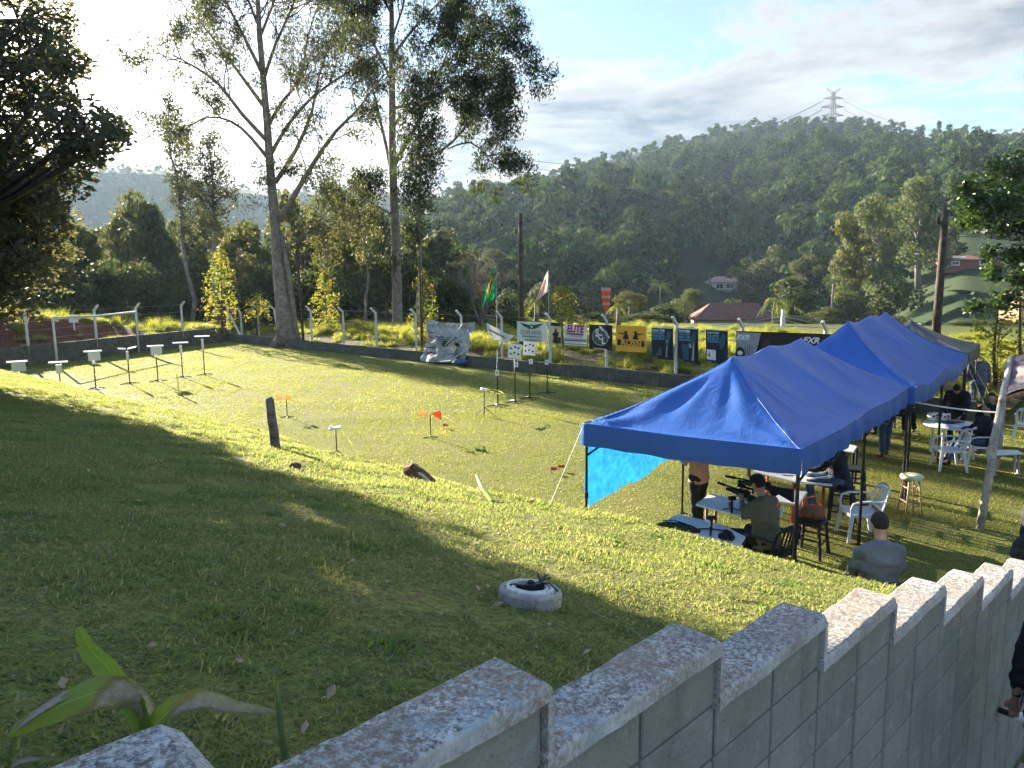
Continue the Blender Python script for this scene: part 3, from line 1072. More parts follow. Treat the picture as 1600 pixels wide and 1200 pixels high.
def euc_b():
    t = Tree(12); Y = 55.0
    def L(pts, dy): return [W(x, y, Y + dy * i / (len(pts) - 1)) for i, (x, y) in enumerate(pts)]
    base = W(621, 508, Y); base.z = .3
    tr = [base] + L([(621, 500), (620, 440), (618, 370), (615, 300), (613, 230), (613, 160), (612, 90), (612, 20), (610, -50), (606, -110)], 0)
    t.wood.tube(tr, [.42, .38, .36, .33, .30, .27, .24, .2, .16, .11, .05], 12)
    lf = (.55, 17)
    limbs = [
        ([(616, 300), (606, 240), (590, 170), (575, 110), (560, 60)], 3, .16),
        ([(615, 260), (640, 215), (668, 160), (690, 105), (712, 50)], -3, .17),
        ([(640, 250), (690, 235), (722, 205), (750, 170), (775, 140)], -2, .12),
        ([(613, 200), (650, 150), (700, 95), (745, 60), (785, 30)], 2, .15),
        ([(613, 170), (680, 150), (730, 115), (770, 90), (800, 100)], -4, .12),
        ([(613, 130), (590, 80), (565, 30), (548, -20)], -3, .13),
        ([(612, 90), (650, 40), (690, 0), (720, -40)], 3, .13),
        ([(612, 60), (630, 10), (640, -50)], -2, .1),
        ([(611, 20), (585, -30), (565, -70)], 2, .1),
        ([(700, 232), (735, 222), (762, 243), (780, 240)], -3, .07),
        ([(618, 340), (585, 320), (560, 330), (545, 300)], -2, .09)]
    for i, (pts, dy, r) in enumerate(limbs):
        Q = t.limb(L(pts, dy), r, .035, 6)
        t.sprout(Q, .3, 7, 3.0, .045, 2, lf, .5, .12, .15)
    t.sprout(tr[8:], 0, 6, 3.4, .05, 2, lf, .6, .2)
    # heavy hanging clumps on the right
    for x, y, r in ((772, 95, 1.5), (782, 40, 1.7), (742, 30, 1.8), (786, 128, 1.2), (770, 160, 1.0), (745, 85, 1.2), (700, 20, 1.6), (766, 245, 1.1), (750, 262, .8),
                    (728, 215, .8), (650, 20, 1.3), (570, 20, 1.4), (552, 60, 1.0), (545, 110, 1.1), (565, 175, 1.0), (720, 120, 1.0), (795, 240, .6)):
        t.clusters(W(x, y, Y + t.r.uniform(-3, 3)), r, int(16 * r), (.5, 17), .8, .2)
    t.make('eucalyptus_tree', 'tall slim eucalyptus with heavy dark clumps hanging on its right, second from the corner', 'tree', base, M_bark_pale, L_euc_dark, .28, .32, .6)
euc_b()

def column_tree(seed, x, ybase, ytop, Y, prof, label, leaf_m, lean=0, size=.26, dens=1.0, trunk_r=.2, droop=.5, name='slender_eucalyptus', zb=.3):
    """slim tree: prof = [(y pixel, half-width in pixels, x shift)] outline of the crown"""
    t = Tree(seed)
    base = W(x, ybase, Y); base.z = zb
    top = W(x + lean, ytop, Y)
    P = [base.lerp(top, i / 8) + Vector((t.r.gauss(0, .12), t.r.gauss(0, .12), 0)) * (0 < i) for i in range(9)]
    t.wood.tube(P, [trunk_r * (1 - .88 * i / 8) for i in range(9)], 8)
    for i in range(len(prof) - 1):
        (ya, wa, xa), (yb, wb, xb) = prof[i], prof[i + 1]
        za = W(x + xa, ya, Y); zb_ = W(x + xb, yb, Y)
        n = int(abs(za.z - zb_.z) * (wa + wb) / 2 * Y / 1150 * 20 * dens) + 2
        for q in range(n):
            f = t.r.random(); c = za.lerp(zb_, f); w = (wa + (wb - wa) * f) * Y / 1150
            an = t.r.uniform(0, 6.28); rr = w * math.sqrt(t.r.random()) * t.r.uniform(.75, 1.1)
            p = c + Vector((math.cos(an) * rr, math.sin(an) * rr, t.r.gauss(0, .3)))
            t.cl.append((p, .40, 17))
            if q % 4 == 0:
                g = max(0, min(1, (p.z - base.z - rr * .6) / (top.z - base.z)))
                t.wood.tube([base.lerp(top, g), base.lerp(top, g).lerp(p, .5) + Vector((0, 0, .15)), p], [.05, .03, .012], 4, cap=False)
    return t.make(name, label, 'tree', base, M_bark_pale, leaf_m, size, .34, droop)
column_tree(21, 655, 512, 110, 50, [(375, 14, -6), (330, 26, -4), (290, 40, -2), (240, 42, 2), (190, 36, 2), (150, 30, 0), (120, 16, 0)],
            'dark dense column-shaped eucalyptus between the two tall ones and the crumpled banner', L_euc_dark, lean=0, dens=1.7, trunk_r=.17)
column_tree(22, 297, 470, 150, 62, [(370, 10, -6), (320, 26, -4), (270, 30, -8), (220, 24, -18), (185, 22, -32), (160, 16, -34), (148, 10, -36)],
            'slender pale eucalyptus with leaning narrow top, left of the thick-trunked one', L_euc, lean=-34, dens=1.25)
column_tree(23, 335, 465, 205, 60, [(360, 16, 2), (330, 30, 4), (290, 36, 4), (250, 26, -2), (225, 16, -6), (208, 8, -6)],
            'shorter slender eucalyptus standing just right of the leaning one', L_euc, lean=-6, dens=1.25)
column_tree(24, 507, 498, 282, 52, [(425, 12, 0), (390, 30, 2), (350, 36, 4), (315, 34, 0), (285, 16, 0)],
            'young yellow-leaved eucalyptus just right of the thin dark pole', L_olive, dens=1.0, trunk_r=.1, size=.22, name='young_eucalyptus')
column_tree(25, 570, 500, 285, 58, [(400, 22, 6), (360, 30, 0), (320, 32, -6), (290, 18, -4)],
            'olive-leaved eucalyptus behind the fence between the two tall trunks', L_olive, dens=.8, trunk_r=.12, size=.22, name='young_eucalyptus')

# ---- yellow-green young trees and shrubs along the fence
def shrub(seed, x, yb, yt, w, Y, label, name='shrub', lm=None, zb=.35, dens=1.0, size=.17, cat='shrub', cone=.5):
    t = Tree(seed)
    base = W(x, yb, Y); base.z = zb
    top = W(x, yt, Y); H = top.z - base.z; hw = w / 2 * Y / 1150
    t.wood.tube([base, base.lerp(top, .5) + Vector((t.r.gauss(0, .06), 0, 0)), base.lerp(top, .95)], [.07, .05, .012], 6)
    for q in range(int(H * hw * 24 * dens)):
        f = t.r.random() ** .9
        prof = math.sin(math.pi * min(1, .12 + f * .88)) ** .55 * (1 - cone * f)
        an = t.r.uniform(0, 6.28); rr = hw * prof * (t.r.random() ** .45) * 1.15
        p = base.lerp(top, .08 + f * .9) + Vector((math.cos(an) * rr, math.sin(an) * rr, t.r.gauss(0, .08)))
        t.cl.append((p, .24, 9))
        if q % 7 == 0: t.wood.tube([base.lerp(top, f * .8), p], [.02, .006], 4, cap=False)
    return t.make(name, label, cat, base, M_bark_dark, lm or L_yellow, size, .5, .1)
shrub(31, 345, 505, 388, 62, 50, 'yellow-green young tree at the far corner of the field fence', 'young_tree', cat='tree')
shrub(32, 508, 500, 422, 50, 50, 'cone-shaped yellow-green young tree behind the back fence right of the thick trunk', 'young_tree', cat='tree', cone=.55, dens=1.5)
shrub(33, 661, 545, 424, 46, 42, 'narrow yellow-green shrub growing beside the crumpled grey banner', 'young_tree', cat='tree', cone=.3)
shrub(34, 880, 535, 448, 84, 36, 'broad bronze-tipped shrub behind the winged white banner', dens=1.2, cone=.45)
shrub(35, 915, 535, 466, 34, 37, 'small reddish shrub above the purple-lettered banner', cone=.4, lm=L_brown)
shrub(36, 1075, 565, 545, 60, 33, 'low leafy shrub below the dark blue banners', dens=1.4, cone=.1)
shrub(37, 400, 500, 455, 40, 49, 'small leafy shrub behind the braced corner post', cone=.3)

# ---- woodland: a few kinds, each tree a copy of one of them
def blob_tree(name, seed, label, leaf_m, blobs, n, leaf, cat='tree', trunk=(.03, .55), bark=None, group=None, limbs=True, core=.0):
    """unit tree: height 1, crown of lumps; scaled when placed"""
    t = Tree(seed); rs = t.rs
    root = thing(name, label, cat, (0, 0, 0), 0, group)
    wv = MB(); th = trunk[1]
    wv.tube([(0, 0, -.03), (t.r.gauss(0, .01), t.r.gauss(0, .01), th * .5), (0, 0, th)], [trunk[0], trunk[0] * .75, trunk[0] * .5], 7)
    if limbs:
        for (bx, by, bz, br) in blobs:
            f = t.r.uniform(.35, .95)
            wv.tube([(0, 0, th * f), (bx * .5, by * .5, th * f + (bz - th * f) * .6), (bx, by, bz)], [trunk[0] * .45, trunk[0] * .3, trunk[0] * .1], 5, cap=False)
    wv.build('trunk', bark or M_bark_dark, root, smooth=True)
    C = []; O = []
    tot = sum(b[3] ** 2 for b in blobs)
    for (bx, by, bz, br) in blobs:
        k = int(n * br * br / tot)
        v = rs.normal(size=(k, 3)); v /= np.linalg.norm(v, axis=1)[:, None]
        # lumps on lumps
        lump = 1 + .16 * np.sin(v[:, 0] * 9 + bx * 40) * np.sin(v[:, 1] * 8 + by * 31) + .12 * np.sin(v[:, 2] * 11 + bz * 17 + v[:, 0] * 5)
        rad = br * lump * rs.uniform(.68, 1.06, k) 
        v2 = v.copy(); v2[:, 2] *= .82
        p = v2 * rad[:, None] + np.array([bx, by, bz])
        C.append(p); O.append(v)
    C = np.concatenate(C); O = np.concatenate(O)
    V, F = leaves_np(C, leaf, rs, .62, 0, .4, O)
    me = np_mesh('crown', V, F)
    finish(me, 'crown', leaf_m, root)
    return root
def rblobs(seed, k, w, z0, z1, r0, r1, flat=False):
    r = random.Random(seed); out = []
    for i in range(k):
        z = z0 + (z1 - z0) * ((i + .5) / k)
        f = math.sin(math.pi * min(1, max(0, .18 + .72 * (z - z0) / (z1 - z0)))) if not flat else .9
        a = r.uniform(0, 6.28); rr = w * f * r.uniform(.3, 1)
        out.append((rr * math.cos(a), rr * math.sin(a), z, r.uniform(r0, r1)))
    out.append((0, 0, (z0 + z1) / 2, (r0 + r1) / 1.7))
    return out
KIND = {}
KIND['round'] = blob_tree('woodland_tree', 51, 'x', L_dark, rblobs(1, 12, .30, .30, .88, .11, .19), 5200, .040)
KIND['tall'] = blob_tree('woodland_tree', 52, 'x', L_olive, rblobs(2, 13, .20, .28, .92, .08, .14), 4600, .034, bark=M_bark_pale)
KIND['open'] = blob_tree('woodland_tree', 53, 'x', L_olive, rblobs(3, 10, .34, .45, .90, .08, .15), 3300, .038, bark=M_bark_pale)
KIND['bush'] = blob_tree('woodland_tree', 54, 'x', L_dark, rblobs(4, 11, .42, .18, .80, .14, .24), 4600, .050, trunk=(.03, .3))
KIND['pale'] = blob_tree('pale_tree', 55, 'x', L_pale, rblobs(5, 20, .26, .22, .93, .07, .13), 7600, .026, bark=M_bark_pale)
KIND['bare'] = None
KIND['shade'] = blob_tree('shade_tree', 56, 'x', L_dark, rblobs(8, 14, .40, .16, .84, .16, .25), 9500, .065, trunk=(.03, .3))
def bare_tree(seed, label, H, Y, x, yb):
    t = Tree(seed); base = W(x, yb, Y); base.z = -.2
    for i in range(7):
        a = i * .9; d = Vector((math.cos(a) * .5, math.sin(a) * .5, 1))
        t.branch(base + Vector((0, 0, .3)), d, H * t.r.uniform(.6, .9), .1, 3, (.35, 3), .42, .2)
    t.wood.tube([base, base + Vector((0, 0, .8))], [.25, .18], 8)
    return t.make('bare_tree', label, 'tree', base, mat('grey_twig', (.23, .20, .175), .9, var=.2), L_brown, .12, .4)
bare_tree(61, 'leafless grey-brown tree behind the Brazilian flag', 4.6, 62, 752, 500)

first_used = {}
def ground_hit(x, y, d0=60, d1=400):
    r = ray(x, y); t = d0
    while t < d1:
        q = Vector((r.x * t, r.y * t, CAM_H + r.z * t))
        if q.z <= float(hill_np(np.array([q.x]), np.array([q.y]))[0]): break
        t += 1.0
    return q
def plant_tree(kind, x, ytop, Y, wpx, label, group=None, zb=None, name=None, rz=None, sy=None):
    root = KIND[kind]
    if kind in first_used: o = copy_tree(root)
    else: o = root; first_used[kind] = True
    top = W(x, ytop, Y); z0 = float(hill_np(np.array([top.x]), np.array([top.y]))[0]) if zb is None else zb
    H = (top.z - z0) / .98
    base_w = {'round': .78, 'tall': .56, 'open': .82, 'bush': 1.05, 'pale': .66}[kind]
    sx = wpx * Y / 1150 / base_w
    o.location = (top.x, Y, z0 - .02)
    o.scale = (sx, sy or sx, H)
    o.rotation_euler = (0, 0, 0)
    r = random.Random(int(x * 7 + Y))
    o.rotation_euler = (0, 0, r.uniform(0, 6.28) if rz is None else rz)
    if abs(sx - H) / H > .0: pass
    o['label'] = label
    if group: o['group'] = group
    elif 'group' in o: del o['group']
    if name: o.name = name
    return o
GL = 'dense woodland trees behind the far side of the field'
wood = [  # kind, x, ytop, Y, width px
    ('bush', -10, 330, 64, 150), ('round', 55, 345, 70, 140), ('round', 118, 340, 76, 120), ('tall', 90, 385, 60, 110), ('tall', 195, 302, 82, 90),
    ('round', 240, 306, 78, 110), ('bush', 160, 400, 62, 130), ('bush', 225, 405, 64, 120), ('round', 395, 338, 80, 110), ('tall', 365, 352, 70, 90),
    ('bush', 295, 395, 68, 120), ('open', 460, 300, 74, 100), ('bush', 410, 405, 66, 110), ('round', 470, 352, 84, 120), ('tall', 540, 296, 76, 90),
    ('bush', 480, 418, 64, 110), ('bush', 550, 425, 66, 110), ('round', 560, 340, 88, 130), ('tall', 585, 330, 70, 80), ('round', 690, 352, 96, 120),
    ('open', 600, 395, 72, 80), ('bush', 640, 400, 70, 100), ('round', 715, 405, 74, 90), ('bush', 690, 430, 60, 90), ('round', 10, 395, 58, 110), ('bush', 60, 425, 55, 90),
    ('round', 640, 345, 100, 110), ('tall', 330, 330, 86, 90), ('round', 280, 335, 92, 110), ('bush', 345, 430, 70, 110), ('bush', 130, 440, 58, 90), ('round', 20, 320, 95, 150), ('round', 150, 350, 98, 150), ('round', 340, 350, 100, 140), ('round', 430, 345, 105, 130), ('round', 510, 340, 108, 130), ('round', 600, 345, 112, 120), ('bush', 740, 425, 95, 100), ('round', 660, 395, 78, 90)]
_seen = set()
def where(x):
    marks = ((-60, 'above the pale board fence'), (45, 'above the leftmost fence post'), (95, 'above the left goal post'), (150, 'above the goal crossbar'), (205, 'above the right goal post'),
             (255, 'left of the leaning eucalyptus'), (300, 'behind the leaning eucalyptus'), (340, 'behind the yellow-green corner tree'), (390, 'left of the thick trunk'), (440, 'behind the thick trunk'),
             (480, 'behind the thin dark pole'), (520, 'behind the cone-shaped young tree'), (565, 'between the two tall trunks'), (615, 'behind the slim tall trunk'), (665, 'behind the column-shaped eucalyptus'), (715, 'above the crumpled banner'), (770, 'above the Brazilian flag'),
             (830, 'between the two flags'), (880, 'above the bronze-tipped shrub'), (945, 'above the windsock'), (1000, 'behind the palms'), (1060, 'left of the hillside house'), (1165, 'just right of the hillside house'), (1210, 'uphill right of the hillside house'), (1270, 'above the white concrete pole'))
    return min(marks, key=lambda q: abs(q[0] - x))[1]
def tree_label(kind, x, Y, rows):
    row = rows[0] if Y < 68 else rows[1] if Y < 90 else rows[2]
    for extra in ('', ', left one of two', ', partly hidden', ', the smaller one'):
        lb = '%s in the %s %s%s' % ({'round': 'round-crowned dark tree', 'tall': 'tall olive tree', 'open': 'airy olive tree', 'bush': 'low bushy dark tree'}[kind], row, where(x), extra)
        if lb not in _seen: break
    _seen.add(lb); return lb
for k_, x, yt, Y, w in wood:
    plant_tree(k_, x, yt, Y, w, tree_label(k_, x, Y, ('front row', 'middle row', 'back row')), GL)
GV = 'valley trees below the forested hill'
valley = [('round', 770, 385, 170, 90), ('round', 830, 400, 190, 90), ('bush', 720, 400, 150, 90), ('round', 890, 405, 200, 80), ('round', 950, 415, 205, 70), ('round', 1060, 425, 215, 70),
          ('bush', 1000, 438, 180, 70), ('bush', 845, 440, 130, 70), ('bush', 790, 450, 110, 70), ('round', 1175, 400, 215, 80), ('round', 1210, 378, 200, 85), ('round', 1265, 395, 180, 80), ('bush', 1165, 440, 190, 60)]
for k_, x, yt, Y, w in valley:
    plant_tree(k_, x, yt, Y, w, tree_label(k_, x, 50 if Y < 140 else 80 if Y < 195 else 99, ('near valley', 'middle valley', 'far valley')), GV)
plant_tree('round', 1242, 428, 105, 98, 'brownish-green dome-shaped tree just left of the large pale trees')
plant_tree('pale', 1088, 450, 92, 78, 'pale bushy tree directly below the white hillside house')
plant_tree('bush', 1142, 465, 98, 80, 'light feathery bush above the red farmhouse roof')
plant_tree('bush', 1045, 472, 85, 95, 'wide brownish hedge bush above the dark blue banners')
plant_tree('open', 985, 455, 78, 62, 'thin greyish tree right of the orange windsock')
plant_tree('pale', 1378, 300, 128, 112, 'large pale green tree, the left one of the tall clump behind the tents', name='pale_tree')
plant_tree('pale', 1447, 272, 142, 118, 'tallest pale green tree with visible grey trunk behind the tents', name='pale_tree')
plant_tree('tall', 1330, 335, 120, 76, 'olive tree at the left edge of the tall pale clump')
plant_tree('bush', 1390, 430, 112, 110, 'dark undergrowth tree at the foot of the tall pale clump')
plant_tree('round', 1480, 335, 150, 80, 'dark green tree behind the right utility pole')
for k_, x, yt, Y, w, lb in (('bush', 930, 486, 66, 70, 'brownish bush behind the emblem banner'), ('bush', 1003, 488, 72, 90, 'low bush behind the orange banner and first dark poster'), ('bush', 1075, 496, 100, 70, 'low bush left of the red farmhouse roof'),
                      ('bush', 1250, 492, 74, 90, 'dark bush right of the white concrete pole'), ('round', 1290, 478, 84, 70, 'dark rounded tree above the peaks of the nearest tent'), ('bush', 1400, 492, 80, 100, 'low dark bush behind the second tent peaks'),
                      ('bush', 720, 472, 58, 70, 'dark bush behind the crumpled banner'), ('bush', 800, 482, 56, 60, 'dark bush left of the middle utility pole'), ('bush', 1520, 500, 62, 110, 'long low hedge bush across the pasture behind the grey tent'),
                      ('bush', 1190, 490, 110, 90, 'dark bush behind the red farmhouse'),
                      ('round', 1505, 372, 185, 60, 'dark tree above the red brick shed, left one'), ('round', 1560, 368, 180, 70, 'dark tree above the red brick shed, right one'), ('bush', 1500, 452, 120, 50, 'bush low on the green slope by the right utility pole'), ('bush', 1548, 440, 135, 46, 'bush in the middle of the green slope at the right')):
    plant_tree(k_, x, yt, Y, w, lb)
plant_tree('bush', 1330, 452, 100, 80, 'low dark tree above the first blue tent')

# ---- palms
M_frond = leaf_mat('palm_frond', (.05, .085, .03), (.12, .16, .05), trans=.35, pscale=.5, tcol=1.3)
def palm(seed, x, ytop, yb, Y, label, crown=2.6, name='palm_tree', bend=.9, nf=13, col=None):
    r = random.Random(seed)
    top = W(x, ytop, Y); base = W(x, yb, Y)
    root = thing(name, label, 'palm', base)
    H = top.z - base.z
    t = MB(); t.tube([(0, 0, -.3), (r.gauss(0, .1), 0, H * .5), (0, 0, H)], [.2, .15, .13], 8); t.build('trunk', M_bark_pale, root, smooth=True)
    for i in range(nf):
        a = i * 2 * math.pi / nf + r.uniform(-.2, .2); el = r.uniform(.1, 1.2); L = crown * r.uniform(.8, 1.1)
        f = MB(); prev = None; P = []
        for k in range(8):
            u = k / 7
            z = L * (math.sin(el) * u - bend * u * u * .75); h = L * math.cos(el) * u * (1 - .15 * u)
            P.append(Vector((math.cos(a) * h, math.sin(a) * h, H + z)))
        side = Vector((-math.sin(a), math.cos(a), 0))
        for k in range(7):
            p, q = P[k], P[k + 1]; w = L * .2 * math.sin(math.pi * (k + .8) / 8)
            for sgn in (-1, 1):
                for h_ in (0, .5):
                    c = p.lerp(q, h_); e = c + side * sgn * w + Vector((0, 0, -w * .55)) + (q - p) * .5
                    f.add([c, c.lerp(q, .35), e], [(0, 1, 2)])
        f.tube(P, [.03] * 8, 3, cap=False)
        f.build('frond', col or M_frond, root)
    return root
palm(71, 973, 428, 478, 190, 'grey-trunked palm, leftmost of those at the foot of the hill', 4.2)
palm(72, 1000, 430, 480, 190, 'tall palm second from the left at the foot of the hill', 4.2)
palm(73, 1031, 446, 480, 150, 'shorter palm nearest the white hillside house', 4.2)
palm(74, 1108, 428, 450, 215, 'small palm in front of the white hillside house', 3.2)
palm(75, 1300, 440, 500, 105, 'palm between the dome-shaped tree and the tall pale clump', 3.4)
M_frond_y = leaf_mat('yellow_green_frond', (.15, .19, .04), (.27, .29, .07), trans=.45, pscale=.5, tcol=1.4)  # yellow-green leaf colour of the drooping palms
palm(76, 1210, 470, 512, 78, 'bright yellow-green drooping palm behind the white concrete pole', 2.3, 'drooping_palm', 1.2, 12, M_frond_y)
palm(77, 838, 472, 505, 46, 'small drooping palm between the two flags', 1.1, 'drooping_palm', 1.3, 9, M_frond_y)
palm(78, 966, 478, 512, 52, 'small yellow-green palm right below the windsock', 1.3, 'drooping_palm', 1.3, 9, M_frond_y)

# ---- big tree at the left edge
def left_tree():
    t = Tree(81); Y = 17.0
    base = Vector((-13.6, Y, 1.25))
    tr = [base, Vector((-13.4, Y, 4)), Vector((-13.1, Y, 7)), Vector((-12.9, Y, 10)), Vector((-12.8, Y, 13.5))]
    t.wood.tube(tr, [.34, .28, .23, .17, .08], 10)
    bl = [(-10, 60, 1.7), (30, 30, 1.5), (62, 22, .8), (75, 60, .6), (20, 110, 1.5), (70, 100, .7), (88, 95, .5), (105, 98, .4), (-5, 180, 1.7), (50, 165, .9), (95, 150, .4),
          (20, 235, 1.6), (70, 205, .9), (105, 180, .65), (135, 195, .6), (165, 203, .45), (182, 212, .3), (112, 222, .5), (10, 300, 1.7), (52, 285, 1.1), (92, 262, .6), (120, 245, .5), (140, 240, .35),
          (0, 370, 1.6), (45, 345, .9), (75, 305, .5), (-5, 430, 1.2), (30, 400, .8), (60, 380, .45), (-40, 120, 1.8), (-45, 250, 1.9), (-50, 370, 1.7), (85, 330, .3), (60, 350, .7), (50, 410, .7), (20, 445, .8), (72, 300, .8), (85, 272, .6), (28, 320, 1.2), (10, 350, 1.2), (-10, 390, 1.4), (-20, 300, 1.8)]
    for x, y, r in bl:
        yy = Y + t.r.uniform(-1.6, 1.6) if x < 100 else 14.0 - (x - 100) * .015
        c = W(x, y, yy)
        k = min(3, max(0, int((c.z - 2.5) / 3)))
        t.limb([tr[k].lerp(tr[k + 1], .4), tr[k].lerp(c, .55) + Vector((0, 0, .35)), c], .07, .02, 5)
        t.clusters(c, r, int(17 * r ** 1.6) + 6, (.19, 24), .9, .3)
    # the part of the crown beyond the picture edge
    for q in range(46):
        c = Vector((t.r.uniform(-19, -14.2), Y + t.r.uniform(-3, 3.2), t.r.uniform(2.6, 13)))
        t.clusters(c, 1.25, 13, (.32, 18), .9, .2)
    for q in range(64):  # extra clusters added so no sun leaks through onto the bank
        c = Vector((t.r.uniform(-14.6, -12.1), Y + t.r.uniform(-2.5, 2.8), t.r.uniform(3.2, 11.2)))
        t.clusters(c, 1.05, 12, (.30, 19), .9, .2)
    t.make('broadleaf_tree', 'dark broadleaf tree filling the left edge of the view above the shaded grass', 'tree', base, M_bark_dark, L_left, .13, .55, .1)
left_tree()

# ---- broad-leaved tree at the right edge
def right_tree():
    t = Tree(82); Y = 21.0
    base = W(1665, 560, Y); base.z = 0
    tr = [base, base + Vector((0, 0, 2.5)), base + Vector((-.2, 0, 5)), base + Vector((-.3, 0, 7.6))]
    t.wood.tube(tr, [.2, .17, .12, .05], 8)
    bl = [(1585, 270, .7), (1550, 285, .6), (1610, 300, .8), (1520, 310, .45), (1570, 320, .7), (1535, 335, .5), (1508, 292, .25), (1600, 350, .6), (1510, 345, .25), (1625, 380, .6), (1560, 352, .45),
          (1585, 400, .45), (1550, 430, .3), (1600, 440, .5), (1570, 470, .35), (1525, 478, .2), (1640, 330, .8), (1650, 420, .8), (1545, 395, .18)]
    for x, y, r in bl:
        c = W(x, y, Y + t.r.uniform(-.9, .9))
        k = min(2, max(0, int(c.z / 2.6)))
        t.limb([tr[k], tr[k].lerp(c, .55) + Vector((0, 0, .3)), c], .05, .015, 5)
        t.clusters(c, r, int(34 * r) + 5, (.22, 17), .75, .2)
    t.make('broadleaf_tree', 'dark glossy-leaved tree at the right edge behind the tents', 'tree', base, M_bark_dark, L_right, .17, .5, .25)
right_tree()
shrub(83, 1560, 600, 470, 78, 22.5, 'sunlit yellow-green bush under the dark tree at the right edge', zb=0, dens=1.6, size=.14, cone=.2)
shrub(84, 1595, 600, 410, 60, 23.5, 'tall yellow-green bush at the far right edge', zb=0, dens=1.2, size=.14, cone=.2)
shrub(85, 1520, 605, 570, 60, 30, 'low yellowish bush behind the plaid-shirted person', zb=0, dens=1.6, cone=.1)

# ---- unseen trees added left of the view to throw shade on the bank
def shade_trees():
    k = KIND['shade']; first = True
    for (a, h, H, w, lb) in ((-3.0, 24, 12.5, 8.0, 'added dense shade tree left of the view, level with the left-edge tree'), (-3.4, 29.5, 9.6, 8.0, 'added lower dense shade tree behind the left-edge tree'),
                             (-3.2, 18.5, 11.5, 8.0, 'added dense shade tree left of the view, nearer than the left-edge tree'), (-8.5, 23, 13, 8.5, 'added tall shade tree farther out to the left'), (-1.55, 21, 11.5, 5.8, 'added narrow dense shade tree just outside the left picture edge'),
                             (-3.0, 14.5, 9.5, 6.5, 'added dense shade tree on the bank top nearest the camera'),
                             (-7.5, 16, 11, 8, 'added shade tree farther out to the left near the bank top'), (-3.6, 36, 9.5, 8, 'added shade tree beyond the far left end of the bank'), (-2.6, 33, 7.0, 6.0, 'added small round shade tree at the far left end of the bank')):
        o = k if first else copy_tree(k); first = False
        o.location = (.799 * a - .602 * h, .602 * a + .799 * h, .9); o.scale = (w / 1.05, w / 1.05, H); o.rotation_euler = (0, 0, a * 3 + h)
        if 'group' in o: del o['group']
        o['label'] = lb
shade_trees()

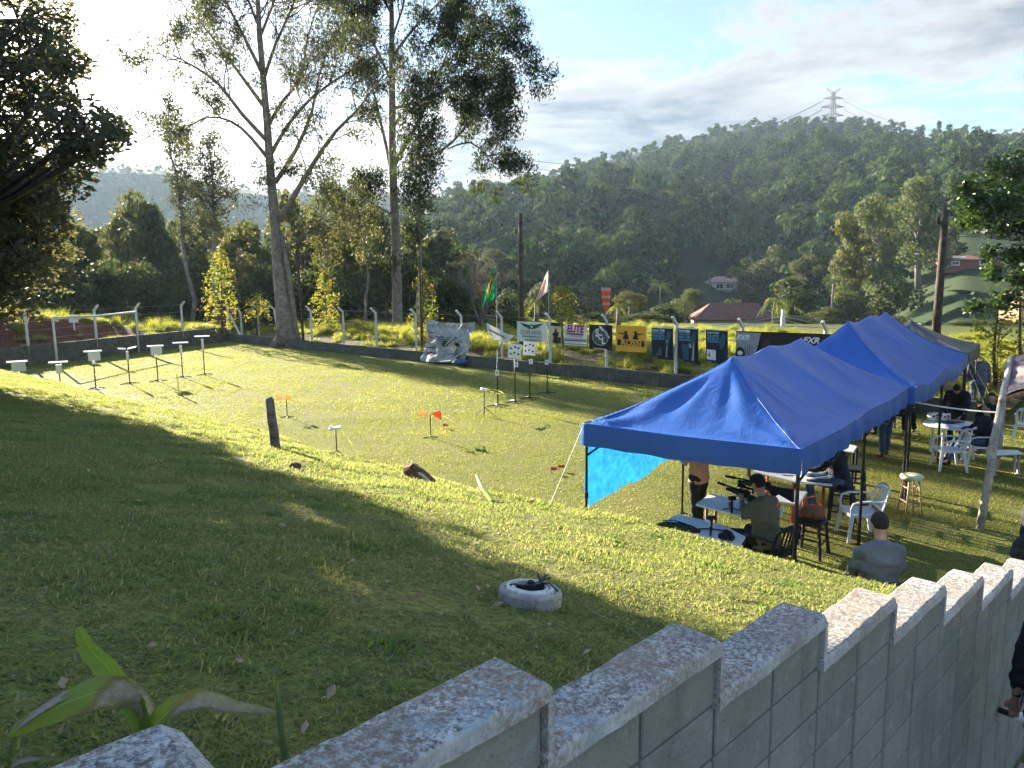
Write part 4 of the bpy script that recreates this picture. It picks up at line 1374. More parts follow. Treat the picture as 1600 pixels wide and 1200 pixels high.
# ================================================================== FOREST ON THE HILLS
def forest():
    protos = []
    for i in range(6):
        rs = np.random.RandomState(100 + i)
        b = rblobs(200 + i, 7 + i % 3, .34, .38, .82, .13, .22, flat=(i % 2 == 0))
        C = []; O = []
        tot = sum(q[3] ** 2 for q in b)
        for (bx, by, bz, br) in b:
            k = int(620 * br * br / tot)
            v = rs.normal(size=(k, 3)); v[:, 2] = np.abs(v[:, 2]) * .9 + rs.uniform(-.25, .1, k); v /= np.linalg.norm(v, axis=1)[:, None]
            rad = br * (1 + .18 * np.sin(v[:, 0] * 9 + i) * np.sin(v[:, 1] * 8)) * rs.uniform(.8, 1.04, k)
            vv = v.copy(); vv[:, 2] *= .75
            C.append(vv * rad[:, None] + np.array([bx, by, bz])); O.append(v)
        C = np.concatenate(C); O = np.concatenate(O)
        V, F = leaves_np(C, .085, rs, .75, 0, .4, O)
        me = np_mesh('crown', V, F)
        protos.append(finish(me, 'crown', L_hill))
    # one tall thin-crowned kind that stands above the rest
    for i in range(2):
        rs = np.random.RandomState(140 + i)
        b = [(rs.uniform(-.1, .1), rs.uniform(-.1, .1), z, rs.uniform(.06, .11)) for z in (.75, .83, .9, .97, 1.05)]
        C = []; O = []
        for (bx, by, bz, br) in b:
            v = rs.normal(size=(90, 3)); v /= np.linalg.norm(v, axis=1)[:, None]
            C.append(v * br * rs.uniform(.6, 1.1, 90)[:, None] + np.array([bx * 1.6, by * 1.6, bz])); O.append(v)
        V, F = leaves_np(np.concatenate(C), .05, rs, .7, 0, .4, np.concatenate(O))
        mb = MB(); mb.tube([(0, 0, 0), (0, 0, .8)], [.012, .008], 4)
        nV = len(V); V = np.concatenate([V, np.array(mb.v)]); F = np.concatenate([F, np.array([f for f in mb.f if len(f) == 4]) + nV])
        protos.append(finish(np_mesh('crown', V, F), 'crown', L_hill))
    rs = np.random.RandomState(9)
    az0, az1 = R(-44), R(46)
    P = []
    def fill(dlo, dhi, sp, scale):
        d = dlo
        while d < dhi:
            n = int((az1 - az0) * d / sp)
            a = az0 + (az1 - az0) * (np.arange(n) + rs.uniform(0, 1, n)) / n
            dd = d + rs.uniform(-.5, .5, n) * sp
            P.append(np.stack([np.sin(a) * dd, np.cos(a) * dd, np.full(n, scale)], 1))
            d += sp
    fill(120, 300, 6.8, 9.8); fill(300, 460, 9.5, 13.5); fill(460, 790, 11, 16); fill(820, 1110, 12.5, 16)
    P = np.concatenate(P)
    x, y = P[:, 0], P[:, 1]; d = np.hypot(x, y); az = np.arctan2(x, y)
    px = 800 + 1150 * np.tan(az)
    z = hill_np(x, y)
    bd = base_d(az); cd = crestD(az)
    near = (d > bd + 4) & (d < cd + 14)
    far = (d > 820) & (d < 1100)
    past = ((az > R(27.5)) & (d < 225)) | ((px > 1060) & (px < 1230) & (d < 262)) | ((px > 1080) & (px < 1180) & (d > 225) & (d < 275))
    keep = (near | far) & ~past
    # the far ridge is only worth building where it shows above the near hill
    vis = np.where(far & ~near, (px < 820) | (px > 1330), True)
    keep &= vis
    x, y, z, d, sc0 = x[keep], y[keep], z[keep], d[keep], P[keep, 2]
    n = len(x)
    kind = rs.randint(0, 6, n); emer = rs.rand(n) < .035; kind = np.where(emer, 6 + rs.randint(0, 2, n), kind)
    f = (.62 + .95 * rs.rand(n) ** 1.8) * sc0
    nc = d > crestD(np.arctan2(x, y)) * .86
    f = f * np.interp(d / crestD(np.arctan2(x, y)), [.6, .93], [1.0, .42]); kind = np.where(nc & (kind > 5), kind - 4, kind)
    S = np.stack([f * 1.12, f * 1.12, f * rs.uniform(.85, 1.45, n)], 1)
    Rr = np.stack([rs.normal(0, .05, n), rs.normal(0, .05, n), rs.uniform(0, 6.28, n)], 1)
    print('forest', n)
    scatter('hill_forest', np.stack([x, y, z - .25 * f], 1), Rr, S, kind, protos)
forest()

# ================================================================== THE AIR
def haze():
    m = bpy.data.materials.new('haze'); m.use_nodes = True
    t = m.node_tree; t.nodes.clear()
    v = t.nodes.new('ShaderNodeVolumePrincipled')
    v.inputs['Color'].default_value = (.60, .80, 1.0, 1)
    v.inputs['Density'].default_value = .00013
    v.inputs['Anisotropy'].default_value = .2
    v.inputs['Density Attribute'].default_value = ''
    o = t.nodes.new('ShaderNodeOutputMaterial'); t.links.new(v.outputs[0], o.inputs['Volume'])
    b = MB(); b.box((0, 0, 100), (2640, 2640, 330)); b.v = [(x, y, 212 if z > 0 else -26) for x, y, z in b.v]
    b.build('haze', m, kind='stuff')
haze()
# ================================================================== WALLS, FENCE, FIELD THINGS
M_conc = mat('grey_concrete', (.20, .195, .18), .9, var=.2, scale=2.5, bump=.4, bscale=30, col2=(.10, .105, .085), thr=(.5, .7))
M_conc_dark = mat('mossy_concrete', (.115, .115, .10), .95, var=.25, scale=2.2, bump=.4, bscale=25, col2=(.06, .07, .045), thr=(.48, .68))
M_post = mat('whitewashed_concrete', (.60, .60, .56), .8, var=.1, scale=4, bump=.2, bscale=30, col2=(.35, .34, .30), thr=(.58, .75))
M_wire = mat('galvanised_wire', (.42, .42, .42), .5, .6, var=.05)
M_white = mat('white_paint', (.76, .76, .74), .55, var=.05, scale=6)
M_plastic = mat('white_plastic', (.74, .75, .74), .38, var=.04, scale=3, spec=.5)
M_black = mat('black_metal', (.022, .022, .024), .45, .3, var=.2)
M_blackcloth = mat('black_cloth', (.016, .017, .020), .85, var=.3, scale=7)
M_wood_dark = mat('old_pole_wood', (.075, .055, .042), .9, var=.35, scale=6, bump=.6, bscale=30)
M_wood_grey = mat('grey_weathered_wood', (.42, .38, .32), .85, var=.22, scale=7, bump=.5, bscale=28, col2=(.22, .19, .16), thr=(.52, .68))
M_wood_brown = mat('brown_wood', (.20, .125, .075), .75, var=.25, scale=6, bump=.3, bscale=30)
M_rust = mat('rusty_brown', (.13, .058, .032), .9, var=.35, scale=10, bump=.7, bscale=25)
M_orange = mat('orange_cloth', (.85, .20, .045), .7, var=.06, trans=.35)
M_tape = mat('yellow_tape', (.72, .78, .16), .5, var=.06, trans=.3)
M_paper = mat('target_paper', (.78, .78, .76), .8, var=.03)
M_red = mat('red_paint', (.55, .06, .03), .5, var=.1)

def along(x, P0, d, y=520):
    """distance along the line P0 + d*u at which the photograph's column x meets it"""
    r = ray(x, y); a, b = r.x, r.y
    # P0 + d u = t (a, b)
    det = d.x * (-b) + a * d.y
    u = (-P0.x * (-b) - a * P0.y) / det
    return u

# ---- low retaining walls, panel by panel
def low_wall(name, label, P0, d, o, L, height, zb, plen, material, thick=.13):
    root = thing(name, label, 'wall', P0)
    n = int(L / plen); me = None; r = random.Random(5)
    for i in range(n):
        if me is None:
            b = MB(); b.box((0, 0, (height + .06) / 2 - .06), (plen - .03, thick, height + .06))
            q = b.build('panel', material, root, bevel=.008, seg=1); me = q.data
        else:
            q = bpy.data.objects.new('panel', me); COL.objects.link(q); q.parent = root
        p = d * (i + .5) * plen - o * (thick / 2 - .0)
        q.location = (p.x, p.y, r.uniform(-.012, .012)); q.rotation_euler = (0, 0, math.atan2(d.y, d.x) + r.uniform(-.006, .006))
    b = MB(); c = d * (n * plen / 2) - o * (thick / 2); b.box((c.x, c.y, height / 2 - .05), (n * plen, thick * .7, height + .02 - .05), math.atan2(d.y, d.x))
    b.build('joint_filler', mat('joint_dark', (.05, .05, .045), .95), root)
    return root
LL = (WL - WC).length; LB = (WR - WC).length
low_wall('retaining_wall', 'higher mossy block wall holding the red earth bank at the far left of the field', WC, dL, oL, LL, 1.02, 0, 1.9, M_conc_dark)
low_wall('retaining_wall', 'long low concrete panel wall along the back of the field below the banners', WC + dB * .15, dB, oB, LB, .52, 0, 2.05, M_conc_dark)
# ---- fences
M_wirem = M_wire
def fence(label, P0, d, o, xs, off, zb, height, arm=.42, wires=4, lean=None, ys=None):
    root = thing('fence', label, 'fence', P0)
    us = []
    P1 = P0 + o * off
    for i, x in enumerate(xs):
        u = along(x, P1, d); us.append(u)
        p = P1 + d * u - P0
        b = MB()
        inn = -o * arm * .75
        lx = (lean or {}).get(x, 0)
        top = p + Vector((0, 0, zb + height)) + d * lx
        b.bar(p + Vector((0, 0, zb - .3)), top, .105)
        b.bar(top - Vector((0, 0, .03)), top + inn + Vector((0, 0, arm * .62)), .095)
        b.build('post', M_post, root, bevel=.008, seg=1)
    ends = (min(us), max(us))
    for k in range(wires):
        z = zb + .45 + k * (height - .4) / (wires - 1)
        w = MB(); n = int((ends[1] - ends[0]) / 1.2)
        w.tube([P1 - P0 + d * (ends[0] + (ends[1] - ends[0]) * j / n) + Vector((0, 0, z - .03 * math.sin(math.pi * (j % 3) / 3))) for j in range(n + 1)], .006, 3, cap=False)
        w.build('wire', M_wire, root)
    return root, P1
fence('white concrete fence posts with bent tops on the wall at the left of the field', WC, dL, oL, [42, 150, 215, 286], -.07, .9, 1.75)
fb, PB = fence('long row of white concrete fence posts with bent tops along the back of the field', WC + dB * .1, dB, oB,
      [404, 437, 487, 537, 588, 650, 721, 784, 860, 948, 1057, 1160, 1290, 1440], .28, .3, 2.05, lean={437: -.55})
# braced corner posts
cp = thing('corner_post', 'white corner fence post propped by two slanting concrete braces', 'post', WC + oL * .2 + oB * .2)
b = MB(); b.bar((0, 0, -.1), (0, 0, 2.5), .14); b.build('post', M_post, cp, bevel=.01, seg=1)
b = MB(); b.bar(dB * .25 + Vector((0, 0, 1.9)), dB * 1.75 + Vector((0, 0, .35)), .11); b.build('brace', M_post, cp, bevel=.008, seg=1)
b = MB(); b.bar(dB * 1.9 + Vector((0, 0, -.1)), dB * 1.9 + Vector((0, 0, 2.0)), .105); b.bar(dB * 1.9 + Vector((0, 0, 1.97)), dB * 1.5 + Vector((0, 0, 2.3)), .09); b.build('post', M_post, cp, bevel=.008, seg=1)
# small white box on the left verge
bx = MB(); bx.box((0, 0, .8), (.5, .06, .42)); bx.bar((0, 0, 0), (0, 0, .7), .05)
tag(bx.build('notice_board', M_paper, None, loc=WC + dL * 10.3 + oL * 2.2 + Vector((0, 0, 1.3))), 'small blank white board on a stake on the grass above the left wall', 'sign')

# ---- poles
def pole(name, label, x, ytop, Y, zb, r0, r1, material, extra=None, lean=0):
    top = W(x, ytop, Y); base = Vector((top.x - lean, Y, zb))
    root = thing(name, label, 'pole', base)
    t = MB(); t.tube([(0, 0, 0), (lean * .5, 0, (top.z - zb) / 2), (lean, 0, top.z - zb)], [r0, (r0 + r1) / 2, r1], 10)
    t.build('shaft', material, root, smooth=True)
    if extra: extra(root, top.z - zb, lean)
    return root
pole('utility_pole', 'dark wooden utility pole rising behind the banners in the middle', 813, 333, 39, 0, .15, .11, M_wood_dark)
def bracket(root, H, lean):
    b = MB(); b.box((lean - .12, 0, H - .62), (.36, .1, .12)); b.box((lean - .26, 0, H - .52), (.08, .1, .2)); b.build('bracket', M_wood_dark, root)
pole('utility_pole', 'tall dark wooden utility pole with a small bracket behind the grey tent', 1478, 321, 27, 0, .175, .115, M_wood_dark, bracket, lean=.05)
pole('thin_pole', 'thin dark pole standing just right of the thick-trunked eucalyptus', 463, 375, 46.3, 0, .085, .065, M_wood_dark, lean=-.12)
pole('thin_pole', 'crooked thin wooden pole beside the crumpled grey banner', 655, 400, 38.6, 0, .07, .05, M_wood_dark)
pc = pole('concrete_pole', 'white concrete pole carrying cables right of the red-roofed farmhouse', 1224, 484, 60, -1.5, .2, .15, M_post)
# cables of the small line
cb = MB()
def cable(mb, a, b_, sag, r, n=14):
    mb.tube([a.lerp(b_, i / n) - Vector((0, 0, sag * 4 * (i / n) * (1 - i / n))) for i in range(n + 1)], r, 4, cap=False)
pt = W(1224, 494, 60)
for dz in (0, -.3):
    cable(cb, pt + Vector((0, 0, dz)), W(760, 492, 66) + Vector((0, 0, dz)), 1.2, .02)
    cable(cb, pt + Vector((0, 0, dz)), W(1420, 512, 62) + Vector((0, 0, dz)), .4, .02)
tag(cb.build('overhead_cables', M_wire), 'pair of pale cables running from the white concrete pole behind the banners', 'cable')

# ---- transmission tower on the hilltop
def tower():
    Y = 690; base = W(1300, 190, Y); top = W(1299, 141, Y)
    H = top.z - base.z + 14; base.z -= 14
    m = mat('tower_steel', (.10, .10, .12), .6, .5, var=.05)
    root = thing('transmission_tower', 'lattice transmission tower on top of the forested hill', 'tower', base)
    b = MB()
    def wdt(f): return 6.2 * (1 - f) ** 1.3 + 1.9
    lv = [0, .12, .24, .36, .48, .58, .68, .78, .88, .96]
    for i in range(len(lv) - 1):
        a, c = lv[i], lv[i + 1]; wa, wc = wdt(a) / 2, wdt(c) / 2
        cor = [(-1, -1), (1, -1), (1, 1), (-1, 1)]
        for j in range(4):
            p, q = cor[j], cor[(j + 1) % 4]
            A = Vector((p[0] * wa, p[1] * wa, H * a)); B = Vector((q[0] * wa, q[1] * wa, H * a))
            C_ = Vector((p[0] * wc, p[1] * wc, H * c)); D = Vector((q[0] * wc, q[1] * wc, H * c))
            b.bar(A, C_, .42); b.bar(A, D, .26); b.bar(B, C_, .26); b.bar(C_, D, .26)
    b.build('mast', m, root)
    for f, L in ((.46, 10.5), (.64, 10.5), (.82, 9.0)):
        b = MB()
        for s in (-1, 1):
            e = Vector((s * L, 0, H * f + .2)); w = wdt(f) / 2
            for sy in (-1, 1):
                b.bar(Vector((s * w, sy * w, H * f)), e, .34); b.bar(Vector((s * w, sy * w, H * (f + .05))), e, .34)
            b.bar(e, e - Vector((0, 0, 2.2)), .3); b.bar(e * .6 + Vector((0, 0, H * f * .4)), e * .6 + Vector((0, 0, H * f * .4 - 2)), .26)
        b.build('crossarm', m, root)
    for s in (-1, 1):
        b = MB(); b.bar((s * 1, 0, H * .9), (s * 6.3, 0, H * 1.04), .4); b.bar((s * .6, 0, H * .97), (s * 6.3, 0, H * 1.04), .3); b.build('horn', m, root)
    g = MB()
    for (f, s) in ((.46, -1), (.64, -1), (.82, -1)):
        a = base + Vector((-9.5, 0, H * f - 2))
        yy = {.82: 244, .64: 256, .46: 268}[f]
        cable(g, a, W(790, yy, 720), 26, .28, 26)
    for (f, s) in ((.64, 1), (.82, 1)):
        cable(g, base + Vector((9.5, 0, H * f - 2)), W(1480, {.82: 205, .64: 212}[f], 800), 6, .13, 16)
    tag(g.build('transmission_lines', m), 'long drooping power lines strung from the hilltop tower towards the left', 'cable')
tower()

# ---- houses
M_tile = mat('clay_tile', (.30, .13, .085), .85, var=.2, scale=1.5, bump=.4, bscale=6)
M_tile2 = mat('dull_clay_tile', (.17, .075, .055), .9, var=.25, scale=2, bump=.4, bscale=6)
M_wallp = mat('pale_house_wall', (.52, .44, .38), .9, var=.1, scale=1)
M_glassd = mat('dark_window', (.03, .035, .045), .2, var=.1, spec=.6)
def house(name, label, base, w, dpt, h, rh, wallm, roofm, wins, rz=0, over=.4, door=None):
    root = thing(name, label, 'house', base, rz)
    b = MB(); b.box((0, 0, h / 2 - .5), (w, dpt, h + 1)); b.build('wall', wallm, root)
    b = MB(); b.add([(-w / 2 - over, -dpt / 2 - over, h), (w / 2 + over, -dpt / 2 - over, h), (w / 2 + over, dpt / 2 + over, h), (-w / 2 - over, dpt / 2 + over, h),
                     (-w / 2 + dpt * .3, 0, h + rh), (w / 2 - dpt * .3, 0, h + rh),
                     (-w / 2 - over, -dpt / 2 - over, h - .12), (w / 2 + over, -dpt / 2 - over, h - .12), (w / 2 + over, dpt / 2 + over, h - .12), (-w / 2 - over, dpt / 2 + over, h - .12)],
                    [(0, 1, 5, 4), (1, 2, 5), (2, 3, 4, 5), (3, 0, 4), (6, 7, 1, 0), (7, 8, 2, 1), (8, 9, 3, 2), (9, 6, 0, 3), (9, 8, 7, 6)])
    b.build('roof', roofm, root)
    for (x, z, ww, hh) in wins:
        f = MB()
        for (cx, cz, a, c) in ((x, z + hh / 2, ww + .3, .18), (x, z - hh / 2, ww + .3, .18), (x - ww / 2, z, .18, hh), (x + ww / 2, z, .18, hh), (x, z, .1, hh)):
            f.box((cx, -dpt / 2 - .05, cz), (a, .12, c))
        fr = f.build('window', M_white, root)
        g = MB(); g.box((x, -dpt / 2 - .02, z), (ww - .1, .05, hh - .1)); g.build('pane', M_glassd, fr)
    return root
M_pinkroof = mat('faded_pink_tile', (.46, .25, .20), .9, var=.12, scale=.8)
hb = ground_hit(1130, 453, 120)
h1 = house('hillside_house', 'white hillside house with faded pink roof and two big windows below the forest', hb, 9.5, 6, 2.6, 1.7, M_wallp, M_pinkroof, [(-2.3, 1.2, 2.4, 1.6), (1.0, 1.2, 2.6, 1.6)], R(4))
b = MB(); b.box((0, -3.6, .15), (8.4, .9, .35)); b.box((-5.8, .4, 1.0), (2.4, 5, 3.6)); b.box((6.2, .6, 1.3), (3.2, 3.4, 2.2)); b.build('annexe', M_wallp, h1)
hb = W(1143, 545, 84); hb.z = -3.1
h2 = house('farmhouse', 'low red-roofed farmhouse partly hidden behind the dark blue banners', hb, 8.6, 6, 2.5, 1.7, M_wallp, M_tile2, [(-3, 1.3, 1.2, 1.1), (2.8, 1.3, 1.2, 1.1)], R(-8))
b = MB(); b.prism([(3.7, -3.8), (5.9, -3.8), (5.9, -2.4), (3.7, -2.4)], -.5, 2.2); b.add([(3.5, -4.0, 2.2), (6.1, -4.0, 2.2), (4.8, -4.0, 3.2), (3.5, -2.4, 2.2), (6.1, -2.4, 2.2), (4.8, -2.4, 3.2)], [(0, 1, 2), (5, 4, 3), (0, 2, 5, 3), (1, 4, 5, 2), (0, 3, 4, 1)])
pass
hb = ground_hit(1508, 418, 90)
h3 = house('red_shed', 'long red brick building with white roof sheets on the right hillside', hb, 10, 5, 1.5, .8, mat('red_brick_wall', (.26, .10, .07), .9, var=.15), M_tile, [(-3, .8, 1.3, .7), (2, .8, 1.3, .7)], R(-6))
b = MB(); b.box((-2.6, -2.9, 1.9), (2.4, .8, .12), rot=Euler((.3, 0, 0)).to_matrix()); b.box((2.6, -2.9, 2.0), (2.3, .8, .12), rot=Euler((.3, 0, 0)).to_matrix()); b.build('roof_sheet', M_white, h3)
hb = W(1598, 488, 95)
house('small_house', 'small salmon-coloured house glimpsed through the tree at the right edge', hb, 3.6, 4, 2.0, .8, mat('salmon_wall', (.55, .28, .18), .9), M_tile, [(-.4, 1.1, .8, .7)], R(0))
# vertical board fence at the far left
rt = thing('board_fence', 'short fence of tall pale vertical boards at the far left edge', 'fence', WC + dL * 15.5 + oL * 6.5 + Vector((0, 0, 2.3)))
me = None; rr = random.Random(2)
Pb = W(-34, 474, 45.5)
rt.location = Pb
for i in range(13):
    b = MB(); b.box((0, 0, .48 + rr.uniform(-.03, .03)), (.235, .03, 1.15)) if me is None else None
    if me is None: q = b.build('board', mat('pale_board', (.33, .25, .18), .9, var=.3, scale=1.7), rt); me = q.data
    else: q = bpy.data.objects.new('board', me); COL.objects.link(q); q.parent = rt
    q.location = (i * .25, rr.uniform(-.01, .01), rr.uniform(-.06, .04))

# ---- football goal frame
gr, gl = G(217, 551), G(90, 574)
gd = (gl - gr); gw = gd.length; gd.normalize()
gt = thing('goal_frame', 'bare white football goal frame without net in front of the left wall', 'goal', gr)
for p in (Vector((0, 0, 0)), gd * gw):
    b = MB(); b.tube([p, p + Vector((0, 0, 2.45))], .055, 8); b.build('post', M_post, gt, smooth=True)
b = MB(); b.tube([Vector((0, 0, 2.42)), gd * gw * .5 + Vector((0, 0, 2.36)), gd * gw + Vector((0, 0, 2.42))], .055, 8); b.build('crossbar', M_post, gt, smooth=True)

# ---- target stands
def stand(x, yb, ytop, kind, label, group=None):
    base = G(x, yb); s = base.y / 1150
    H = (yb - ytop) * s * 1.02
    r = thing('target_stand', label, 'target stand', base, math.atan2(base.x, -base.y) + math.pi + random.Random(x).uniform(-.2, .2), group)
    t = MB()
    foot = .36
    for a in (.3, 2.0, 3.5, 5.1):
        t.tube([(0, 0, .06), (math.cos(a) * foot, math.sin(a) * foot, .015)], [.022, .014], 5)
    t.build('foot', M_black, r)
    t = MB(); t.tube([(0, 0, 0), (0, 0, H * (.66 if kind[0] == 'L' else .80))], .022, 7); t.build('pole', M_black, r, smooth=True)
    if kind[0] == 'L':
        t = MB(); t.box((0, 0, H * .78), (.10 if kind != 'L2' else .19, .05, H * .26)); t.build('white_upright', M_white, r)
        if kind == 'L4':
            t = MB(); t.box((-.18, -.05, H * .985), (.28, .18, .022), rot=Euler((.25, .12, .2)).to_matrix()); t.box((.19, 0, H * 1.0), (.32, .18, .022), rot=Euler((.2, -.2, -.1)).to_matrix()); t.build('tray', M_paper, r)
        else:
            t = MB(); t.box((0, -.03, H * .985), (.62, .17, .022), rot=Euler((.22, 0, 0)).to_matrix()); t.build('tray', M_paper, r)
        if kind == 'Ls':
            t = MB(); t.box((.03, -.10, H * .85), (.42, .012, .32)); t.build('target_sheet', M_paper, r)
        if kind == 'L2':
            t = MB(); t.box((-.03, -.10, H * .80), (.12, .012, .2)); t.build('target_sheet', M_paper, r)
    else:
        if kind == 'Rs':
            t = MB(); t.box((0, -.04, H * .90), (.42, .012, .46), rot=Euler((0, .08, 0)).to_matrix()); sh = t.build('target_sheet', M_paper, r)
            for (cx, cz) in ((-.12, .10), (.02, .14), (.13, .10), (-.13, -.08), (-.01, -.05), (.12, -.10)):
                d_ = MB(); d_.tube([(cx, -.052, H * .9 + cz), (cx, -.047, H * .9 + cz)], .034, 10); d_.build('bullseye', M_black, sh)
            t = MB(); t.box((.05, -.05, H * .67), (.13, .012, .17)); n_ = t.build('number_card', M_paper, r)
            d_ = MB(); d_.box((.05, -.058, H * .67), (.05, .004, .08)); d_.build('card_print', mat('grey_print', (.3, .3, .3)), n_)
        else:
            t = MB(); t.bar((0, 0, H * .8), (0, 0, H * 1.0), .035); t.build('white_tip', M_paper, r)
            t = MB(); t.box((0, -.05, H * .6), (.13, .012, .17)); n_ = t.build('number_card', M_paper, r)
            d_ = MB(); d_.box((0, -.058, H * .6), (.05, .004, .08)); d_.build('card_print', mat('grey_print', (.3, .3, .3)), n_)
    return r
GTL = 'target stands across the left of the field'
stand(320, 586, 525, 'L', 'black target stand with a white tray, rightmost of the left row', GTL)
stand(286, 590, 535, 'L', 'black target stand with a white tray, second from the right of the left row', GTL)
stand(247, 596, 540, 'Ls', 'target stand with white tray and square paper, nearest the green tape marker', GTL)
stand(203, 600, 544, 'L4', 'target stand with two tilted white plates on top, in the middle of the left row', GTL)
stand(150, 608, 548, 'Ls', 'target stand with white tray and square paper, third from the left in the row', GTL)
stand(96, 617, 565, 'L2', 'target stand with small card in front of the goal, its foot hidden by the bank', GTL)
stand(33, 626, 564, 'Ls', 'leftmost target stand, only its white square paper showing over the bank', GTL)
GTR = 'target stands in a row on the right of the field'
stand(778, 635, 547, 'R', 'plain target stand with a white tip, nearest the ribbon tripod', GTR)
stand(805, 629, 540, 'Rs', 'target stand with dotted white sheet, left of the two sheets', GTR)
stand(828, 623, 536, 'Rs', 'target stand with dotted white sheet, right of the two sheets', GTR)
stand(855, 615, 533, 'R', 'plain target stand, farthest right of the right-hand row', GTR)

# ---- wind flags, tripods, pegs
def ribbon(mb, p0, d0, L, w, seed, sag=.5, n=7):
    r = random.Random(seed); p = Vector(p0); d = Vector(d0).normalized(); vs = []
    side = Vector((0, .2, 1)).cross(d).normalized()
    for i in range(n + 1):
        s_ = (side + Vector((0, 0, .6 * math.sin(i * 1.3 + seed)))).normalized()
        vs += [p - s_ * w / 2, p + s_ * w / 2]
        d = (d + Vector((r.gauss(0, .08), r.gauss(0, .08), -sag / n + r.gauss(0, .06)))).normalized(); p = p + d * L / n
    mb.add(vs, [(2 * i, 2 * i + 1, 2 * i + 3, 2 * i + 2) for i in range(n)])
def tripod(name, label, x, yb, ytop, head, cat='wind flag'):
    base = G(x, yb); s = base.y / 1150; H = (yb - ytop) * s
    r = thing(name, label, cat, base)
    for i, a in enumerate((.5, 2.6, 4.7)):
        t = MB(); t.tube([(0, 0, H * .36), (math.cos(a) * .32, math.sin(a) * .32, 0)], [.012, .010], 5); t.build('leg', M_black, r)
    t = MB(); t.tube([(0, 0, H * .12), (0, 0, H)], .013, 6); t.build('pole', M_black, r)
    head(r, H)
    return r
def head_white(r, H):
    t = MB(); t.box((0, 0, H + .03), (.2, .1, .07), rot=Euler((.1, .25, .3)).to_matrix()); t.build('vane', M_paper, r)
    t = MB(); ribbon(t, (.1, 0, H), (1, -.1, -.1), .62, .06, 3, .5); ribbon(t, (.1, .05, H + .02), (1, .4, .1), .7, .05, 5, .7); t.build('ribbon', M_tape, r)
tripod('ribbon_tripod', 'tripod with white vane and two yellow ribbons in front of the right target stands', 757, 650, 609, head_white)
def head_white2(r, H):
    t = MB(); t.box((-.02, 0, H + .02), (.26, .12, .05), rot=Euler((.1, -.1, .3)).to_matrix()); t.tube([(-.12, 0, H), (-.1, 0, H + .07)], .035, 8); t.build('vane', M_paper, r)
    t = MB(); ribbon(t, (.12, 0, H), (.5, -.2, -.9), .5, .045, 8, .4); ribbon(t, (.14, .02, H - .02), (.4, .1, -.9), .55, .04, 9, .5); t.build('ribbon', M_tape, r)
tripod('ribbon_tripod', 'tripod with white vane and hanging yellow ribbons near the edge of the bank', 527, 722, 668, head_white2)
def pinwheel(x, yb, ytop, label, big):
    base = G(x, yb); s = base.y / 1150; H = (yb - ytop) * s
    r = thing('wind_flag', label, 'wind flag', base)
    t = MB()
    for a in (.2, 1.8, 3.4, 5.0): t.tube([(0, 0, .03), (math.cos(a) * .2, math.sin(a) * .2, .01)], .012, 5)
    t.build('foot', M_black, r)
    t = MB(); t.tube([(0, 0, 0), (0, 0, H)], .013, 6); t.build('pole', M_black, r)
    t = MB()
    t.add([(.02, 0, H + .03), (.28, -.03, H + .12), (.30, -.03, H - .14), (.26, .08, H), ], [(0, 1, 2), (0, 3, 1), (0, 2, 3), (1, 3, 2)]) if big else t.add([(-.02, 0, H + .12), (.13, 0, H + .09), (.14, .03, H - .05), (-.02, .03, H - .04)], [(0, 1, 2, 3)])
    t.build('sail', M_orange, r)
    t = MB()
    for i in range(5):
        a = i * 1.26; c = Vector((-.2, 0, H + .05)); e = c + Vector((math.cos(a) * .12, .03, math.sin(a) * .12)); f = c + Vector((math.cos(a + .7) * .1, -.02, math.sin(a + .7) * .1))
        t.add([c, e, f], [(0, 1, 2)])
    t.bar((-.2, 0, H + .03), (0, 0, H + .02), .012)
    t.build('pinwheel', M_orange, r)
    t = MB(); ribbon(t, (.3, 0, H - .02) if big else (.14, 0, H), (.9, 0, -.35) if big else (.4, 0, -.9), .38, .07, 4, .4); t.build('ribbon', M_tape, r)
pinwheel(673, 684, 647, 'wind flag with a solid orange triangular sail in the middle of the field', True)
pinwheel(449, 652, 622, 'small orange wind flag standing behind the old wooden post', False)
t = MB(); t.bar((0, 0, 0), (-.02, 0, .78), .09, .02); t.tube([(0, 0, 0), (0, 0, .1)], .07, 8)
tag(t.build('tape_marker', M_tape, None, loc=G(280, 617)), 'upright strip of green-yellow tape near the left target stands', 'marker')
for (x, y, lb) in ((861, 740, 'red peg flag in the field nearest the tents'), (693, 670, 'small red peg flag right of the orange sail'), (873, 736, 'tiny red peg beside the nearest red peg flag')):
    p = G(x, y); t = MB(); t.bar((0, 0, 0), (0, 0, .14), .012); t.add([(0, 0, .14), (.13, .03, .12), (.12, 0, .07), (0, 0, .07)], [(0, 1, 2, 3)])
    tag(t.build('peg_flag', M_red, None, loc=p), lb, 'peg')
# yellow strap and rope
t = MB(); p0 = slope_point(769, 784); q0 = W(744, 742, p0.y + .4)
t.tube([p0, p0.lerp(q0, .5) + Vector((-.02, 0, 0)), q0], [.03, .026, .008], 5); tag(t.build('grass_stalk', M_tape), 'tall pale yellow-green blade sticking up at the edge of the bank', 'plant')

# ---- old wooden post on the bank
p = slope_point(430, 699); tp = W(421, 622, p.y)
t = MB(); dd = tp - p
pts = [p - dd * .15, p, p + dd * .3 + Vector((.006, 0, 0)), p + dd * .62 + Vector((-.004, 0, 0)), p + dd * .96, p + dd + Vector((-.012, 0, .004))]
t.tube([q - p for q in pts], [.068, .068, .066, .062, .058, .045], 9)
tag(t.build('wooden_post', mat('split_post', (.13, .115, .10), .95, var=.5, scale=9, bump=.9, bscale=30), None, smooth=False, loc=p), 'leaning weathered wooden post on the edge of the grass bank', 'post')
